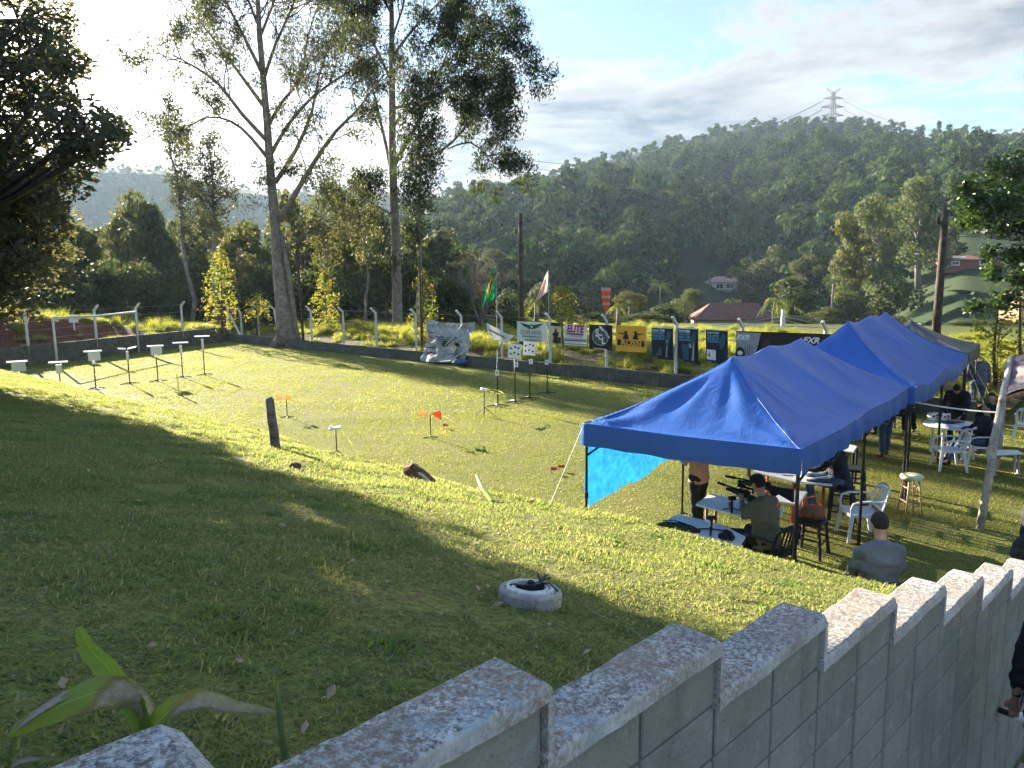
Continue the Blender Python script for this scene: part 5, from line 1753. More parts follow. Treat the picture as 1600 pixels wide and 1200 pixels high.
# ---- rusty stump
p = slope_point(648, 748)
r = thing('fallen_log', 'short rusty-brown rotten log lying on the edge of the bank', 'log', p + Vector((0, 0, .02)), R(-30))
t = MB(); t.tube([(-.13, 0, .01), (-.09, 0, .05), (-.01, 0, .07), (.11, -.02, .05), (.24, -.05, .02), (.36, -.08, .0)], [.03, .08, .09, .065, .045, .02], 11); t.build('body', M_rust, r)
t = MB(); t.tube([(.06, -.04, .08), (.17, -.08, .06), (.30, -.11, .01)], [.022, .02, .012], 7); t.build('limb', M_wood_grey, r)
p = slope_point(461, 731); t = MB(); t.ball((0, 0, .02), (.07, .05, .045), 8, 5); tag(t.build('clod', M_rust, None, loc=p), 'small brown clod of earth on the sunlit grass by the wooden post', 'stone')

# ---- drain ring with white rim and black cap
p = slope_point(829, 957); p = Vector((p.x, p.y + .16, ground_at(p.x, p.y + .16) + .0))
r = thing('drain', 'round concrete drain ring with white plastic rim in the grass', 'drain', p)
r.rotation_euler = (R(-6), R(5), 0)
M_ring = mat('stained_ring', (.34, .315, .28), .9, var=.25, scale=10, bump=.6, bscale=40, col2=(.22, .17, .13), thr=(.52, .66))
t = MB(); t.lathe((0, 0, -.02), [(.152, -.12), (.156, .0), (.154, .070), (.147, .080), (.126, .080), (.122, .072), (.06, .070), (.01, .069)], 36, cap=True); t.build('ring', M_ring, r, smooth=False)
t = MB(); t.lathe((-.004, -.012, -.02), [(.118, .050), (.119, .090), (.114, .096), (.100, .096), (.097, .082), (.094, .080), (.092, .092), (.088, .096), (.080, .096), (.077, .066)], 36, cap=False); t.build('rim', mat('dirty_white_plastic', (.56, .55, .52), .5, var=.15, scale=14, col2=(.34, .31, .26), thr=(.54, .68)), r, smooth=False)
t = MB(); t.lathe((.0, .02, .045), [(.030, 0), (.031, .030), (.026, .034), (.018, .034), (.016, .046), (.010, .050)], 16); t.box((.045, .035, .060), (.06, .04, .04), rz=.4); t.box((-.04, .03, .045), (.05, .035, .03), rz=-.5)
for a in (.2, .9, 1.7): t.bar((.045, .045, .085), (.045 + .055 * math.cos(a), .045 + .05 * math.sin(a), .105), .010, .005)
t.tube([(-.03, .0, .065), (-.08, -.01, .08), (-.125, -.03, .07)], .004, 5); t.tube([(.05, .02, .085), (.09, .0, .09), (.13, -.03, .065)], .004, 5)
t.build('valve', M_black, r)
# rope on the ground from the drain
t = MB(); pts = []
for i in range(16):
    a = i / 15; x = 868 + (1000 - 868) * a + 6 * math.sin(a * 9); y = 925 + (1003 - 925) * a
    q = slope_point(x, y); pts.append(q + Vector((0, 0, .022)))
t.tube(pts, .0035, 5); tag(t.build('rope', mat('pale_rope', (.17, .18, .08), .8), None), 'thin pale rope lying in the grass from the drain to the wall', 'rope')

# ================================================================== PLANTS AT THE BOTTOM LEFT
M_pleaf = leaf_mat('broad_plant_leaf', (.20, .30, .035), (.27, .37, .06), trans=.45, pscale=5, tcol=1.25, rough=.4, spec=.4)
M_pdry = mat('withered_leaf', (.36, .27, .20), .75, var=.35, scale=24, trans=.25, col2=(.16, .09, .06), thr=(.5, .62))
M_pstem = mat('plant_stem', (.20, .27, .09), .5, var=.1, trans=.2)
def strap(mb, pts, wid, fold=.25, n=22, up=Vector((0, 0, 1)), f0=0.0, f1=1.0):
    """long leaf along a smooth curve; width profile wid(t); folded along the midrib"""
    P = [Vector(p) for p in pts]
    def cr(t):
        k = len(P) - 1; f = min(t * k, k - 1e-6); i = int(f); u = f - i
        p0, p1, p2, p3 = P[max(i - 1, 0)], P[i], P[i + 1], P[min(i + 2, k)]
        return .5 * ((2 * p1) + (p2 - p0) * u + (2 * p0 - 5 * p1 + 4 * p2 - p3) * u * u + (3 * p1 - p0 - 3 * p2 + p3) * u ** 3)
    vs = []
    for i in range(n + 1):
        t = f0 + (f1 - f0) * i / n
        c = cr(t); d = (cr(min(t + .01, 1)) - cr(max(t - .01, 0))).normalized()
        s_ = d.cross(up)
        if s_.length < .1: s_ = d.cross(Vector((0, 1, 0)))
        s_.normalize(); nn = s_.cross(d).normalized()
        w = wid(t) * (1 + .06 * math.sin(t * 37))
        for k in (-1, -.5, 0, .5, 1):
            vs.append(c + s_ * w * k + nn * fold * w * abs(k) + nn * .002 * math.sin(t * 40 + k * 3))
    mb.lat = getattr(mb, 'lat', []) + [(k * .5 - 1, f0 + (f1 - f0) * i / n) for i in range(n + 1) for k in range(5)]
    mb.add(vs, [(i * 5 + j, i * 5 + j + 1, (i + 1) * 5 + j + 1, (i + 1) * 5 + j) for i in range(n) for j in range(4)])
def veined(name, a, b, brown, lo, hi, trans, dry=None):
    m = bpy.data.materials.new(name); m.use_nodes = True
    t = m.node_tree; t.nodes.clear(); k = NT(t)
    at = k.n('ShaderNodeAttribute', dict(attribute_name='lat')); sx = k.n('ShaderNodeSeparateXYZ', None, i0=at.outputs['Vector'])
    pos = k.n('ShaderNodeTexCoord').outputs['Object']; la = k.math('ABSOLUTE', sx.outputs[0])
    vein = k.math('MULTIPLY', k.math('ADD', k.math('SINE', k.math('MULTIPLY', sx.outputs[0], 46.0)), 1.0), .5)
    n1 = k.noise(pos, 9, 4, .6); n2 = k.noise(pos, 60, 4, .7)
    c = k.mix(k.rng(n1, .3, .7), a, b)
    c = k.mix(k.math('MULTIPLY', vein, .30), c, tuple(q * .55 for q in a))
    c = k.mix(k.rng(la, .10, .0, 0, .6), c, tuple(min(1, q * 1.6) for q in b))
    edge = k.math('ADD', k.math('ADD', n1, k.math('MULTIPLY', n2, .35)), k.math('MULTIPLY', k.rng(la, .5, 1.0), .22))
    c = k.mix(k.rng(edge, lo, hi), c, brown)
    if dry:
        f = k.math('ADD', sx.outputs[1], k.math('MULTIPLY', k.math('SUBTRACT', n1, .5), .45)); f = k.math('ADD', f, k.math('MULTIPLY', sx.outputs[0], .09))
        dc = k.mix(k.rng(n2, .35, .65), (.40, .31, .22), (.66, .56, .46)); dc = k.mix(k.rng(la, .70, 1.0), dc, (.16, .085, .05)); dc = k.mix(k.math('MULTIPLY', vein, .35), dc, (.22, .14, .09))
        g = k.rng(f, dry[0], dry[1])
        c = k.mix(g, c, dc); c = k.mix(k.math('MULTIPLY', k.math('MULTIPLY', g, k.math('SUBTRACT', 1.0, g)), 2.6), c, (.30, .17, .06))
    bs = k.n('ShaderNodeBsdfPrincipled', None, Base_Color=c, Roughness=.42); bs.inputs['Specular IOR Level'].default_value = .35
    bp = k.n('ShaderNodeBump', None, Strength=.5, Distance=.004, Height=k.math('ADD', vein, n2)); t.links.new(bp.outputs[0], bs.inputs['Normal'])
    tr = k.n('ShaderNodeBsdfTranslucent', None, Color=k.mix(.5, c, (.45, .6, .05))) if trans > .3 else k.n('ShaderNodeBsdfTranslucent', None, Color=c)
    mx = k.n('ShaderNodeMixShader', None, i0=trans, i1=bs.outputs[0], i2=tr.outputs[0])
    o = k.n('ShaderNodeOutputMaterial'); t.links.new(mx.outputs[0], o.inputs[0]); return m
M_pleaf = veined('broad_plant_leaf_veined', (.22, .33, .05), (.34, .43, .08), (.38, .29, .15), .88, 1.0, .42)
M_pdry = veined('withered_leaf_veined', (.40, .31, .23), (.62, .52, .42), (.17, .09, .055), .74, .92, .25)
_mb = MB.build
def _mb2(s_, name, material, parent=None, **kw):
    o = _mb(s_, name, material, parent, **kw)
    if getattr(s_, 'lat', None) and len(s_.lat) == len(o.data.vertices):
        a_ = o.data.attributes.new('lat', 'FLOAT_VECTOR', 'POINT'); a_.data.foreach_set('vector', [q for u_, v_ in s_.lat for q in (u_, v_, 0)])
    return o
MB.build = _mb2
def plant_a():
    Y = 1.52
    base = W(232, 1180, Y)
    gz = ground_at(base.x, base.y)
    root = thing('broadleaf_plant', 'plant with tall folded bright green leaf and curling half-withered leaves beside the nearest coping', 'plant', (base.x, base.y, gz))
    o = root.location
    def p(x, y, dy=0): return W(x, y, Y + dy) - o
    prof = lambda t: .034 * math.sin(math.pi * min(1, (.06 + t * .94))) ** .7
    # tall leaf, a spear folded along its midrib
    b = MB(); strap(b, [p(228, 1165), p(215, 1110), p(175, 1050), p(142, 1015), p(124, 980)], lambda t: .003 + .021 * math.sin(math.pi * min(1, .16 + t * .76)) ** 1.1, .7, 24, Vector((.3, -1, .25)))
    b.build('leaf', M_pleaf, root, smooth=True)
    b = MB(); strap(b, [p(215, 1150), p(222, 1110), p(214, 1070)], lambda t: .016 * math.sin(math.pi * min(1, .2 + t * .8)), .5, 12, Vector((0, -1, .2))); b.build('leaf', M_pleaf, root, smooth=True)
    # arching leaf: withered at the bend, green towards the tip
    arc = [p(212, 1160), p(222, 1125, .0), p(205, 1092, -.02), p(160, 1080, -.05), p(100, 1100, -.08), p(45, 1128, -.1), p(12, 1150, -.12)]
    wv = lambda t: .034 * math.sin(math.pi * min(1, .10 + t * .88)) ** .8
    b = MB(); strap(b, arc, wv, -.35, 34, Vector((.1, -.75, .6))); b.build('withered_leaf', veined('leaf_dry_base', (.22, .33, .05), (.34, .43, .08), (.38, .29, .15), .88, 1.0, .4, (.60, .50)), root, smooth=True)
    b = MB(); strap(b, [p(150, 1088, -.04), p(110, 1085, -.06), p(60, 1112, -.09), p(25, 1140, -.11)], lambda t: .012 * math.sin(math.pi * min(1, .1 + .85 * t)), .3, 12, Vector((.1, -.5, .9))); b.build('leaf_margin', M_pdry, root, smooth=True)
    # right-hand leaf, green then withered and tied to the stalk
    arc2 = [p(238, 1162), p(246, 1130, .0), p(275, 1105, .02), p(320, 1092, .04), p(370, 1103, .06), p(432, 1112, .08)]
    w2 = lambda t: .022 * math.sin(math.pi * min(1, .12 + t * .86)) ** .8
    b = MB(); strap(b, arc2, w2, .55, 30, Vector((-.2, -.8, .5))); b.build('withered_leaf', veined('leaf_dry_tip', (.22, .33, .05), (.34, .43, .08), (.38, .29, .15), .88, 1.0, .4, (.36, .48)), root, smooth=True)
    b = MB(); b.tube([Vector((0, 0, -.03)), p(234, 1175) , p(230, 1150)], [.013, .011, .007], 8); b.build('stem', M_pstem, root, smooth=True)
plant_a()
def plant_b():
    Y = 1.62
    base = W(450, 1215, Y); gz = ground_at(base.x, base.y)
    root = thing('shoot', 'single rolled green shoot standing right of the withered leaf', 'plant', (base.x, base.y, gz))
    o = root.location
    b = MB(); b.tube([Vector((0, 0, -.03)), W(448, 1200, Y) - o, W(438, 1130, Y) - o, W(434, 1085, Y) - o, W(432, 1062, Y) - o], [.012, .011, .008, .006, .001], 8)
    b.build('stem', M_pstem, root, smooth=True)
    b = MB(); strap(b, [W(436, 1110, Y) - o, W(433, 1080, Y) - o, W(428, 1056, Y) - o], lambda t: .008 * (1 - t) + .001, .6, 8, Vector((0, -1, .1))); b.build('leaf', M_pleaf, root, smooth=True)
plant_b()
def plant_c():
    Y = 1.45
    base = W(22, 1215, Y); gz = ground_at(base.x, base.y); root = thing('withered_plant', 'brown withered stalk in the bottom left corner', 'plant', (base.x, base.y, gz)); o = root.location
    b = MB(); strap(b, [Vector((0, 0, 0)), W(22, 1195, Y) - o, W(45, 1187, Y) - o, W(67, 1186, Y) - o], lambda t: .008 * math.sin(math.pi * min(1, .15 + .8 * t)), .4, 10, Vector((0, -.6, .8))); b.build('leaf', M_pdry, root, smooth=True)
    b = MB(); b.tube([Vector((-.01, .02, 0)), W(12, 1185, Y) - o, W(22, 1150, Y) - o], [.006, .005, .002], 6); b.build('stem', M_pstem, root)
plant_c()

# ================================================================== BANNERS AND FLAGS
def banner_mat(name, cols, scale=1.0, **kw): return mat(name, cols, .6, var=.05, scale=scale, trans=kw.get('trans', .12), **{k: v for k, v in kw.items() if k != 'trans'})
PBan = WC + dB * .1 + oB * .16
def ban_pts(x, y):
    u = along(x, PBan, dB, y); p = PBan + dB * u
    q = W(x, y, p.y); return Vector((p.x, p.y, q.z))
faceM = Matrix(((dB.x, 0, -oB.x), (dB.y, 0, -oB.y), (0, 1, 0)))      # columns: along, up, towards the field
def banner(name, label, xl, xr, tl, tr, bl, br, material, nu=14, nv=10, wave=.02, seed=0, hem=None):
    A, B_, C_, D = ban_pts(xl, tl), ban_pts(xr, tr), ban_pts(xl, bl), ban_pts(xr, br)
    org = (C_ + D) / 2
    r = thing(name, label, 'banner', org)
    def fn(u, v):
        p = C_.lerp(D, u).lerp(A.lerp(B_, u), v)
        wv = wave * (math.sin(u * 9 + seed) * .6 + math.sin(u * 17 + v * 3 + seed * 2) * .4) * (1.15 - v * .6)
        return p - oB * wv - org
    m = MB(); m.grid(fn, nu, nv); o = m.build('cloth', material, r, smooth=True)
    r['_w'] = (D - C_).length; r['_h'] = (A - C_).length
    def at(u, v, off=.012):
        return Vector(fn(u, v)) - oB * (off + 0)
    return r, at, (D - C_).length, ((A - C_).length + (B_ - D).length) / 2
def flatpoly(parent, at, pts, material, name='print', off=.03):
    """flat printed shape; pts in the banner's 0..1 frame"""
    m = MB(); m.add([at(u, v, off) for u, v in pts], [tuple(range(len(pts)))]); return m.build(name, material, parent)
def disc(parent, at, u, v, ru, rv, material, name='emblem', off=.03, n=22, inner=None):
    m = MB()
    o_ = [at(u + ru * math.cos(2 * math.pi * i / n), v + rv * math.sin(2 * math.pi * i / n), off) for i in range(n)]
    if inner is None: m.add(o_, [tuple(range(n))])
    else:
        i_ = [at(u + inner * ru * math.cos(2 * math.pi * i / n), v + inner * rv * math.sin(2 * math.pi * i / n), off) for i in range(n)]
        m.add(o_ + i_, [(i, (i + 1) % n, n + (i + 1) % n, n + i) for i in range(n)])
    return m.build(name, material, parent)
def lettering(parent, at, text, u, v, width, material, off=.055, bold=.0, shear=0.0, hscale=1.0, W_=1.0):
    c = bpy.data.curves.new('lettering', 'FONT'); c.body = text; c.align_x = 'CENTER'; c.align_y = 'CENTER'; c.size = 1; c.offset = bold; c.shear = shear
    c.resolution_u = 3
    tmp = bpy.data.objects.new('lettering', c); COL.objects.link(tmp)
    dg = bpy.context.evaluated_depsgraph_get(); dg.update()
    me = bpy.data.meshes.new_from_object(tmp.evaluated_get(dg))
    bpy.data.objects.remove(tmp)
    xs = [q.co.x for q in me.vertices]
    k = width / (max(xs) - min(xs)) if xs else 1
    me.transform(Matrix.Scale(k, 4)); me.transform(Matrix.Diagonal((1, hscale, 1, 1)))
    me.transform(faceM.to_4x4())
    o = finish(me, 'lettering', material, parent)
    p = at(u, v, off); o.location = p
    return o
m_bw = banner_mat('banner_white', (.70, .73, .70)); m_bk = banner_mat('banner_black', (.018, .018, .02)); m_bo = banner_mat('banner_orange', (.78, .42, .05), trans=.3)
m_bn = banner_mat('banner_navy', (.012, .022, .04)); m_bg = banner_mat('banner_grey', (.42, .44, .44), scale=3, col2=(.25, .27, .28), thr=(.45, .6))
m_ink = mat('ink_black', (.02, .02, .02), .7); m_green = mat('ink_green', (.015, .09, .05), .7); m_wht = mat('ink_white', (.75, .75, .75), .7)
m_pur = mat('ink_magenta', (.30, .02, .14), .7); m_blu = mat('ink_blue', (.16, .36, .52), .7); m_gry = mat('ink_grey', (.30, .31, .33), .7); m_dgr = mat('ink_dark_grey', (.10, .105, .11), .7)
m_teal = mat('ink_teal', (.04, .10, .15), .7)
def wing(par, at, u, v, s, sgn, material, sv=1.5):
    for k in range(4):
        a = k * .055 * s
        flatpoly(par, at, [(u + sgn * .05 * s, v - a * sv * .9), (u + sgn * (.42 - .07 * k) * s, v + (.12 - .11 * k) * s * sv), (u + sgn * (.30 - .06 * k) * s, v - (.02 + .06 * k) * s * sv), (u + sgn * .07 * s, v - a * sv - .06 * s * sv)][::sgn], material, 'wing_print')
# crumpled grey banner, fallen on one side
def crumpled():
    A, B_, C_, D = ban_pts(671, 500), ban_pts(742, 503), ban_pts(668, 562), ban_pts(738, 568)
    org = (C_ + D) / 2
    r = thing('crumpled_banner', 'crumpled grey banner with dark winged emblem sagging over the back wall', 'banner', org)
    def fn(u, v):
        p = C_.lerp(D, u).lerp(A.lerp(B_, u), v)
        q = Vector((u * 3, v * 3, 1.3))
        d = mnoise.noise(q) * .28 + mnoise.noise(q * 2.3) * .13 + .12 * abs(math.sin((u * 1.4 + v * 1.1) * 5))
        d += .42 * (1 - v) ** 2
        z = -.10 * math.sin(u * 3.1) * (v > .85) * (v - .85) / .15
        return p - oB * (d + .02) + Vector((0, 0, z)) - org
    m = MB(); m.grid(fn, 34, 28); m.build('cloth', m_bg, r, smooth=True)
    at = lambda u, v, off=.03: Vector(fn(u, v)) - oB * off
    lettering(r, lambda u, v, o_: at(u, v, .10), 'EDAD  NRA', .60, .86, 1.35, m_dgr, hscale=1.1)
    for k in range(5): flatpoly(r, at, [(.26 + .05 * k, .62 - .05 * k), (.46, .62 - .05 * k), (.46, .595 - .05 * k), (.29 + .05 * k, .595 - .05 * k)], m_dgr, 'emblem_print', .06)
    for k in range(5): flatpoly(r, at, [(.52, .62 - .05 * k), (.74 - .05 * k, .62 - .05 * k), (.71 - .05 * k, .595 - .05 * k), (.52, .595 - .05 * k)], m_dgr, 'emblem_print', .06)
    disc(r, at, .49, .47, .045, .09, m_green, off=.07)
    disc(r, at, .74, .45, .07, .055, m_ink, off=.07); disc(r, at, .72, .28, .06, .05, m_green, off=.07, inner=.6)
    for v in (.72, .6, .48, .34, .2): flatpoly(r, at, [(.04, v), (.20, v - .01), (.20, v - .03), (.04, v - .02)], m_ink, 'text_line', .06)
    m = MB(); m.tube([at(.98, .30, .10), at(.85, .22, .16), at(.7, .06, .16), at(.5, .02, .12)], [.035] * 4, 5); m.tube([at(.78, .98, .06), at(.64, .6, .1), at(.5, .42, .12)], [.03] * 3, 5); m.build('pale_fold', m_bw, r)
    m = MB(); m.ball(Vector(at(.93, .05, .2)), (.38, .22, .16), 10, 6); m.build('blue_bundle', mat('blue_sheet', (.06, .11, .22), .7, var=.3, scale=6), r)
crumpled()
# small white flag hung by its corners
A = ban_pts(763, 504); B_ = ban_pts(806, 524); C_ = ban_pts(794, 536); D = ban_pts(764, 520)
def fnw(u, v):
    p = D.lerp(C_, u).lerp(A.lerp(B_, u), v); return p - oB * (.05 + .07 * math.sin(u * 7 + v * 2)) + Vector((0, 0, -.10 * math.sin(math.pi * u))) - D
r = thing('white_pennant', 'small white cloth hanging slantwise between the crumpled banner and the winged banner', 'flag', D)
m = MB(); m.grid(fnw, 12, 6); m.build('cloth', m_bw, r, smooth=True)
m = MB(); m.add([Vector(fnw(u, v)) - oB * .02 for u, v in ((.1, .45), (.75, .42), (.75, .55), (.1, .62))], [(0, 1, 2, 3)]); m.build('stripe', mat('ink_brown', (.25, .12, .10)), r)
# winged banner
r, at, bw, bh = banner('winged_banner', 'white banner with green wings and dark lettering', 808, 855, 502, 504, 533, 535, m_bw)
wing(r, at, .5, .84, .95, 1, m_green, 1.0); wing(r, at, .5, .84, .95, -1, m_green, 1.0); disc(r, at, .5, .76, .06, .13, m_green, inner=.55)
lettering(r, at, 'SCOPE ANGEL', .5, .46, bw * .72, m_green, hscale=1.3)
lettering(r, at, 'www.scopeangel.com.br', .52, .27, bw * .66, m_green, bold=.02, hscale=1.2); lettering(r, at, 'www.scopeangel.com', .55, .10, bw * .56, m_green, bold=.02, hscale=1.2)
# small cream and black banner
r, at, bw, bh = banner('narrow_banner', 'narrow cream banner with dark figure print between the winged and the purple-lettered banners', 861, 877, 504, 505, 538, 540, banner_mat('banner_cream', (.62, .58, .30)))
flatpoly(r, at, [(0, .86), (1, .86), (1, 1), (0, 1)], m_ink, 'header_print'); flatpoly(r, at, [(.2, .1), (.75, .05), (.7, .4), (.85, .62), (.6, .55), (.5, .8), (.35, .55), (.15, .5), (.3, .35)], m_ink, 'figure_print'); flatpoly(r, at, [(.75, .35), (1, .38), (1, .1), (.8, .1)], m_ink, 'figure_print')
# ELITE
r, at, bw, bh = banner('lettered_banner', 'white banner reading ELITE in dark magenta with grey stripes', 882, 917, 506, 508, 539, 541, m_bw)
lettering(r, at, 'ELITE', .5, .78, bw * .78, m_pur, bold=.04, shear=.2, hscale=1.1)
flatpoly(r, at, [(.12, .58), (.88, .58), (.88, .52), (.12, .52)], m_ink, 'stripe'); lettering(r, at, 'AIRGUNS', .55, .46, bw * .55, m_gry, bold=.02, shear=.2)
for v, mm in ((.33, m_gry), (.26, m_dgr), (.10, m_gry)): flatpoly(r, at, [(0, v), (1, v), (1, v - .05), (0, v - .05)], mm, 'stripe')
# black emblem banner
r, at, bw, bh = banner('emblem_banner', 'black square banner with round grey and white emblem', 921, 957, 507, 508, 545, 548, m_bk)
disc(r, at, .5, .52, .36, .36, m_gry, inner=.86); disc(r, at, .5, .52, .28, .28, m_dgr)
lettering(r, at, 'S', .38, .66, bw * .17, m_wht, bold=.04); lettering(r, at, 'C', .50, .50, bw * .18, m_wht, bold=.04); lettering(r, at, 'L', .64, .36, bw * .15, m_wht, bold=.04)
flatpoly(r, at, [(.42, .93), (.52, .96), (.92, .52), (.86, .47)], m_wht, 'stripe'); flatpoly(r, at, [(.2, .06), (.8, .05), (.8, .025), (.2, .035)], m_wht, 'text_line')
# ROSSI
r, at, bw, bh = banner('orange_banner', 'orange banner reading ROSSI with two marksmen silhouettes', 963, 1010, 508, 510, 548, 551, m_bo)
flatpoly(r, at, [(.05, .46), (.95, .44), (.95, .21), (.05, .23)], mat('ink_maroon', (.07, .03, .015), .7), 'band', .026)
lettering(r, at, 'ROSSI', .52, .335, bw * .66, mat('ink_orange', (.80, .45, .08), .7), bold=.03, hscale=.95)
for s in (-1, 1):
    c = .5 + s * .16
    flatpoly(r, at, [(c - .10, .47), (c + .10, .47), (c + .07, .62), (c + .02, .70), (c - .05, .66), (c - .09, .56)], m_ink, 'figure_print')
    disc(r, at, c, .74, .05, .06, m_ink, 'figure_print')
    flatpoly(r, at, [(c, .64), (c + s * .26, .70), (c + s * .27, .73), (c, .70)][::s], m_ink, 'rifle_print')
# three dark posters
for i, (xl, xr, tl, tr, bl, br, lb, lines) in enumerate((
        (1018, 1052, 511, 512, 560, 563, 'dark blue poster with a bench rifle print, left of the three', ('RULE THE', 'BENCHREST', 'TARGETS', 'ONE SHOT')),
        (1059, 1091, 512, 513, 564, 567, 'dark blue poster with a barrel print, middle of the three', ('POWER', 'YOU CAN', 'RELY ON', 'ALWAYS')),
        (1103, 1137, 514, 516, 566, 571, 'dark blue poster with a round gauge print, right of the three', ('UNMATCHED', 'AIR AND', 'SENSE OF', 'CONTROL')))):
    r, at, bw, bh = banner('dark_poster', lb, xl, xr, tl, tr, bl, br, m_bn, wave=.025, seed=i)
    flatpoly(r, at, [(0, .975), (1, .975), (1, 1), (0, 1)], m_wht, 'hem')
    for k, tx in enumerate(lines): lettering(r, at, tx, .36, .90 - .085 * k, bw * .56, m_wht if k == 0 else m_blu, bold=.03, hscale=1.0)
    flatpoly(r, at, [(.62, .60), (.78, .92), (.95, .85), (.85, .55), (.72, .42)], m_teal, 'figure_print')
    if i == 0: flatpoly(r, at, [(.2, .1), (.45, .42), (.5, .12)], m_dgr, 'figure_print'); flatpoly(r, at, [(.66, .08), (.74, .08), (.78, .62), (.72, .62)], m_gry, 'figure_print')
    if i == 1: flatpoly(r, at, [(.72, .05), (.82, .05), (.84, .62), (.76, .62)], m_gry, 'figure_print'); flatpoly(r, at, [(.3, .05), (.55, .05), (.58, .5), (.2, .55)], m_teal, 'figure_print'); flatpoly(r, at, [(.55, .42), (.7, .42), (.7, .55), (.55, .55)], m_gry, 'figure_print')
    if i == 2: flatpoly(r, at, [(.06, .1), (.48, .1), (.48, .40), (.06, .40)], m_wht, 'panel_print'); disc(r, at, .27, .25, .13, .09, m_ink, off=.034, inner=.5)
    flatpoly(r, at, [(.06, .05), (.3, .05), (.3, .03), (.06, .03)], m_gry, 'text_line')
# long FXR banner
r, at, bw, bh = banner('long_banner', 'long black and grey banner reading FXR twice, hung behind the tents', 1150, 1300, 517, 522, 575, 585, m_bk, nu=30, wave=.03)
flatpoly(r, at, [(.005, .05), (.19, .05), (.285, .97), (.005, .97)], m_gry, 'panel_print', .03)
lettering(r, at, 'FXR', .085, .83, bw * .15, m_wht, off=.05, bold=.04, shear=.3, hscale=.9); lettering(r, at, 'FXR', .80, .82, bw * .165, m_wht, off=.05, bold=.04, shear=.3, hscale=.9)
disc(r, at, .055, .38, .055, .20, m_ink, 'figure_print', .045); disc(r, at, .055, .42, .03, .06, m_wht, 'figure_print', .05)
disc(r, at, .35, .60, .05, .22, mat('ink_maroon2', (.08, .03, .03), .7), 'figure_print', .045); disc(r, at, .36, .42, .045, .14, mat('ink_skin', (.35, .17, .11), .7), 'figure_print', .05)
for k in range(4): flatpoly(r, at, [(.11 + .025 * k, .2), (.118 + .025 * k, .2), (.118 + .025 * k, .62), (.11 + .025 * k, .62)], m_dgr, 'figure_print', .045)

# flags
def flag(label, name, x, ytop, ybot_pole, Y, fn, nu, nv, colour, mats, cat='flag'):
    top = W(x, ytop, Y); base = Vector((top.x, Y, .35))
    r = thing(name, label, cat, base)
    t = MB(); t.tube([(0, 0, 0), (0, 0, top.z - base.z)], [.035, .02], 7); t.build('pole', M_wood_grey, r)
    m = MB(); m.grid(lambda u, v: fn(u, v, top.z - base.z), nu, nv)
    for i in range(nu):
        for j in range(nv): m.mi[i * nv + j] = colour((i + .5) / nu, (j + .5) / nv)
    m.build('cloth', mats, r, smooth=True)
    return r
def brz(u, v, H):   # hoist at u = 0 hanging down the pole, fly end drooping
    x = -.05 - .78 * u * (.42 + .58 * (1 - v)) ; z = H - .05 - 1.55 * (1 - v) - .62 * u * (1 - .1 * v) 
    return Vector((x * .95 + .05 * math.sin(v * 8 + u * 6), .16 * math.sin(u * 10 + v * 3), z))
def brzc(u, v):
    a = abs(u - .5) / .42 + abs(v - .5) / .40
    if (u - .5) ** 2 / .045 + (v - .5) ** 2 / .035 < 1: return 2
    return 1 if a < 1 else 0
flag('green Brazilian flag with yellow diamond drooping on its pole', 'national_flag', 775, 414, 500, 38.5, brz, 26, 26, brzc,
     [mat('flag_green', (.01, .26, .09), .6, var=.1, trans=.35), mat('flag_yellow', (.70, .55, .05), .6, trans=.35), mat('flag_blue', (.02, .04, .22), .6, trans=.3)])
def pnk(u, v, H):
    return Vector((-.04 - .62 * u * (.35 + .65 * (1 - v)), .12 * math.sin(u * 8 + v * 3), H - .03 - .98 * (1 - v) - .5 * u))
flag('faded pink and white flag drooping on its pole right of the Brazilian flag', 'faded_flag', 857, 422, 500, 35, pnk, 16, 16, lambda u, v: 1 if int(u * 6) % 3 == 0 else 0,
     [mat('flag_pink', (.68, .40, .34), .7, trans=.4), mat('flag_white', (.75, .70, .66), .7, trans=.4)])
# windsock
top = W(947, 449, 33.5); base = Vector((top.x, 33.5, .35)); r = thing('windsock', 'orange and white windsock hanging limp on a pole above the emblem banner', 'windsock', base)
H = top.z - base.z
t = MB(); t.tube([(.0, .12, 0), (0, .12, H)], .025, 7); t.build('pole', M_wood_grey, r)
t = MB(); t.lathe((0, 0, H), [(.20, -.04), (.215, -.2), (.19, -.45), (.14, -.75), (.095, -1.0), (.085, -1.08)], 16, cap=False); t.build('sock', mat('windsock_orange', (.88, .17, .03), .6, var=.05, trans=.4), r, smooth=True)
for z, ra in ((-.1, .219), (-.42, .203), (-.72, .158)):
    t = MB(); t.lathe((0, 0, H), [(ra, z + .05), (ra - .006, z - .07)], 16, cap=False); t.build('pale_band', mat('windsock_pale', (.88, .50, .38), .6, trans=.4), r, smooth=True)
t = MB(); t.tube([(.2 * math.cos(a * .524), .2 * math.sin(a * .524), H - .03) for a in range(13)], .012, 5); t.bar((0, 0, H - .02), (0, .2, H - .02), .02); t.build('hoop', M_wire, r)
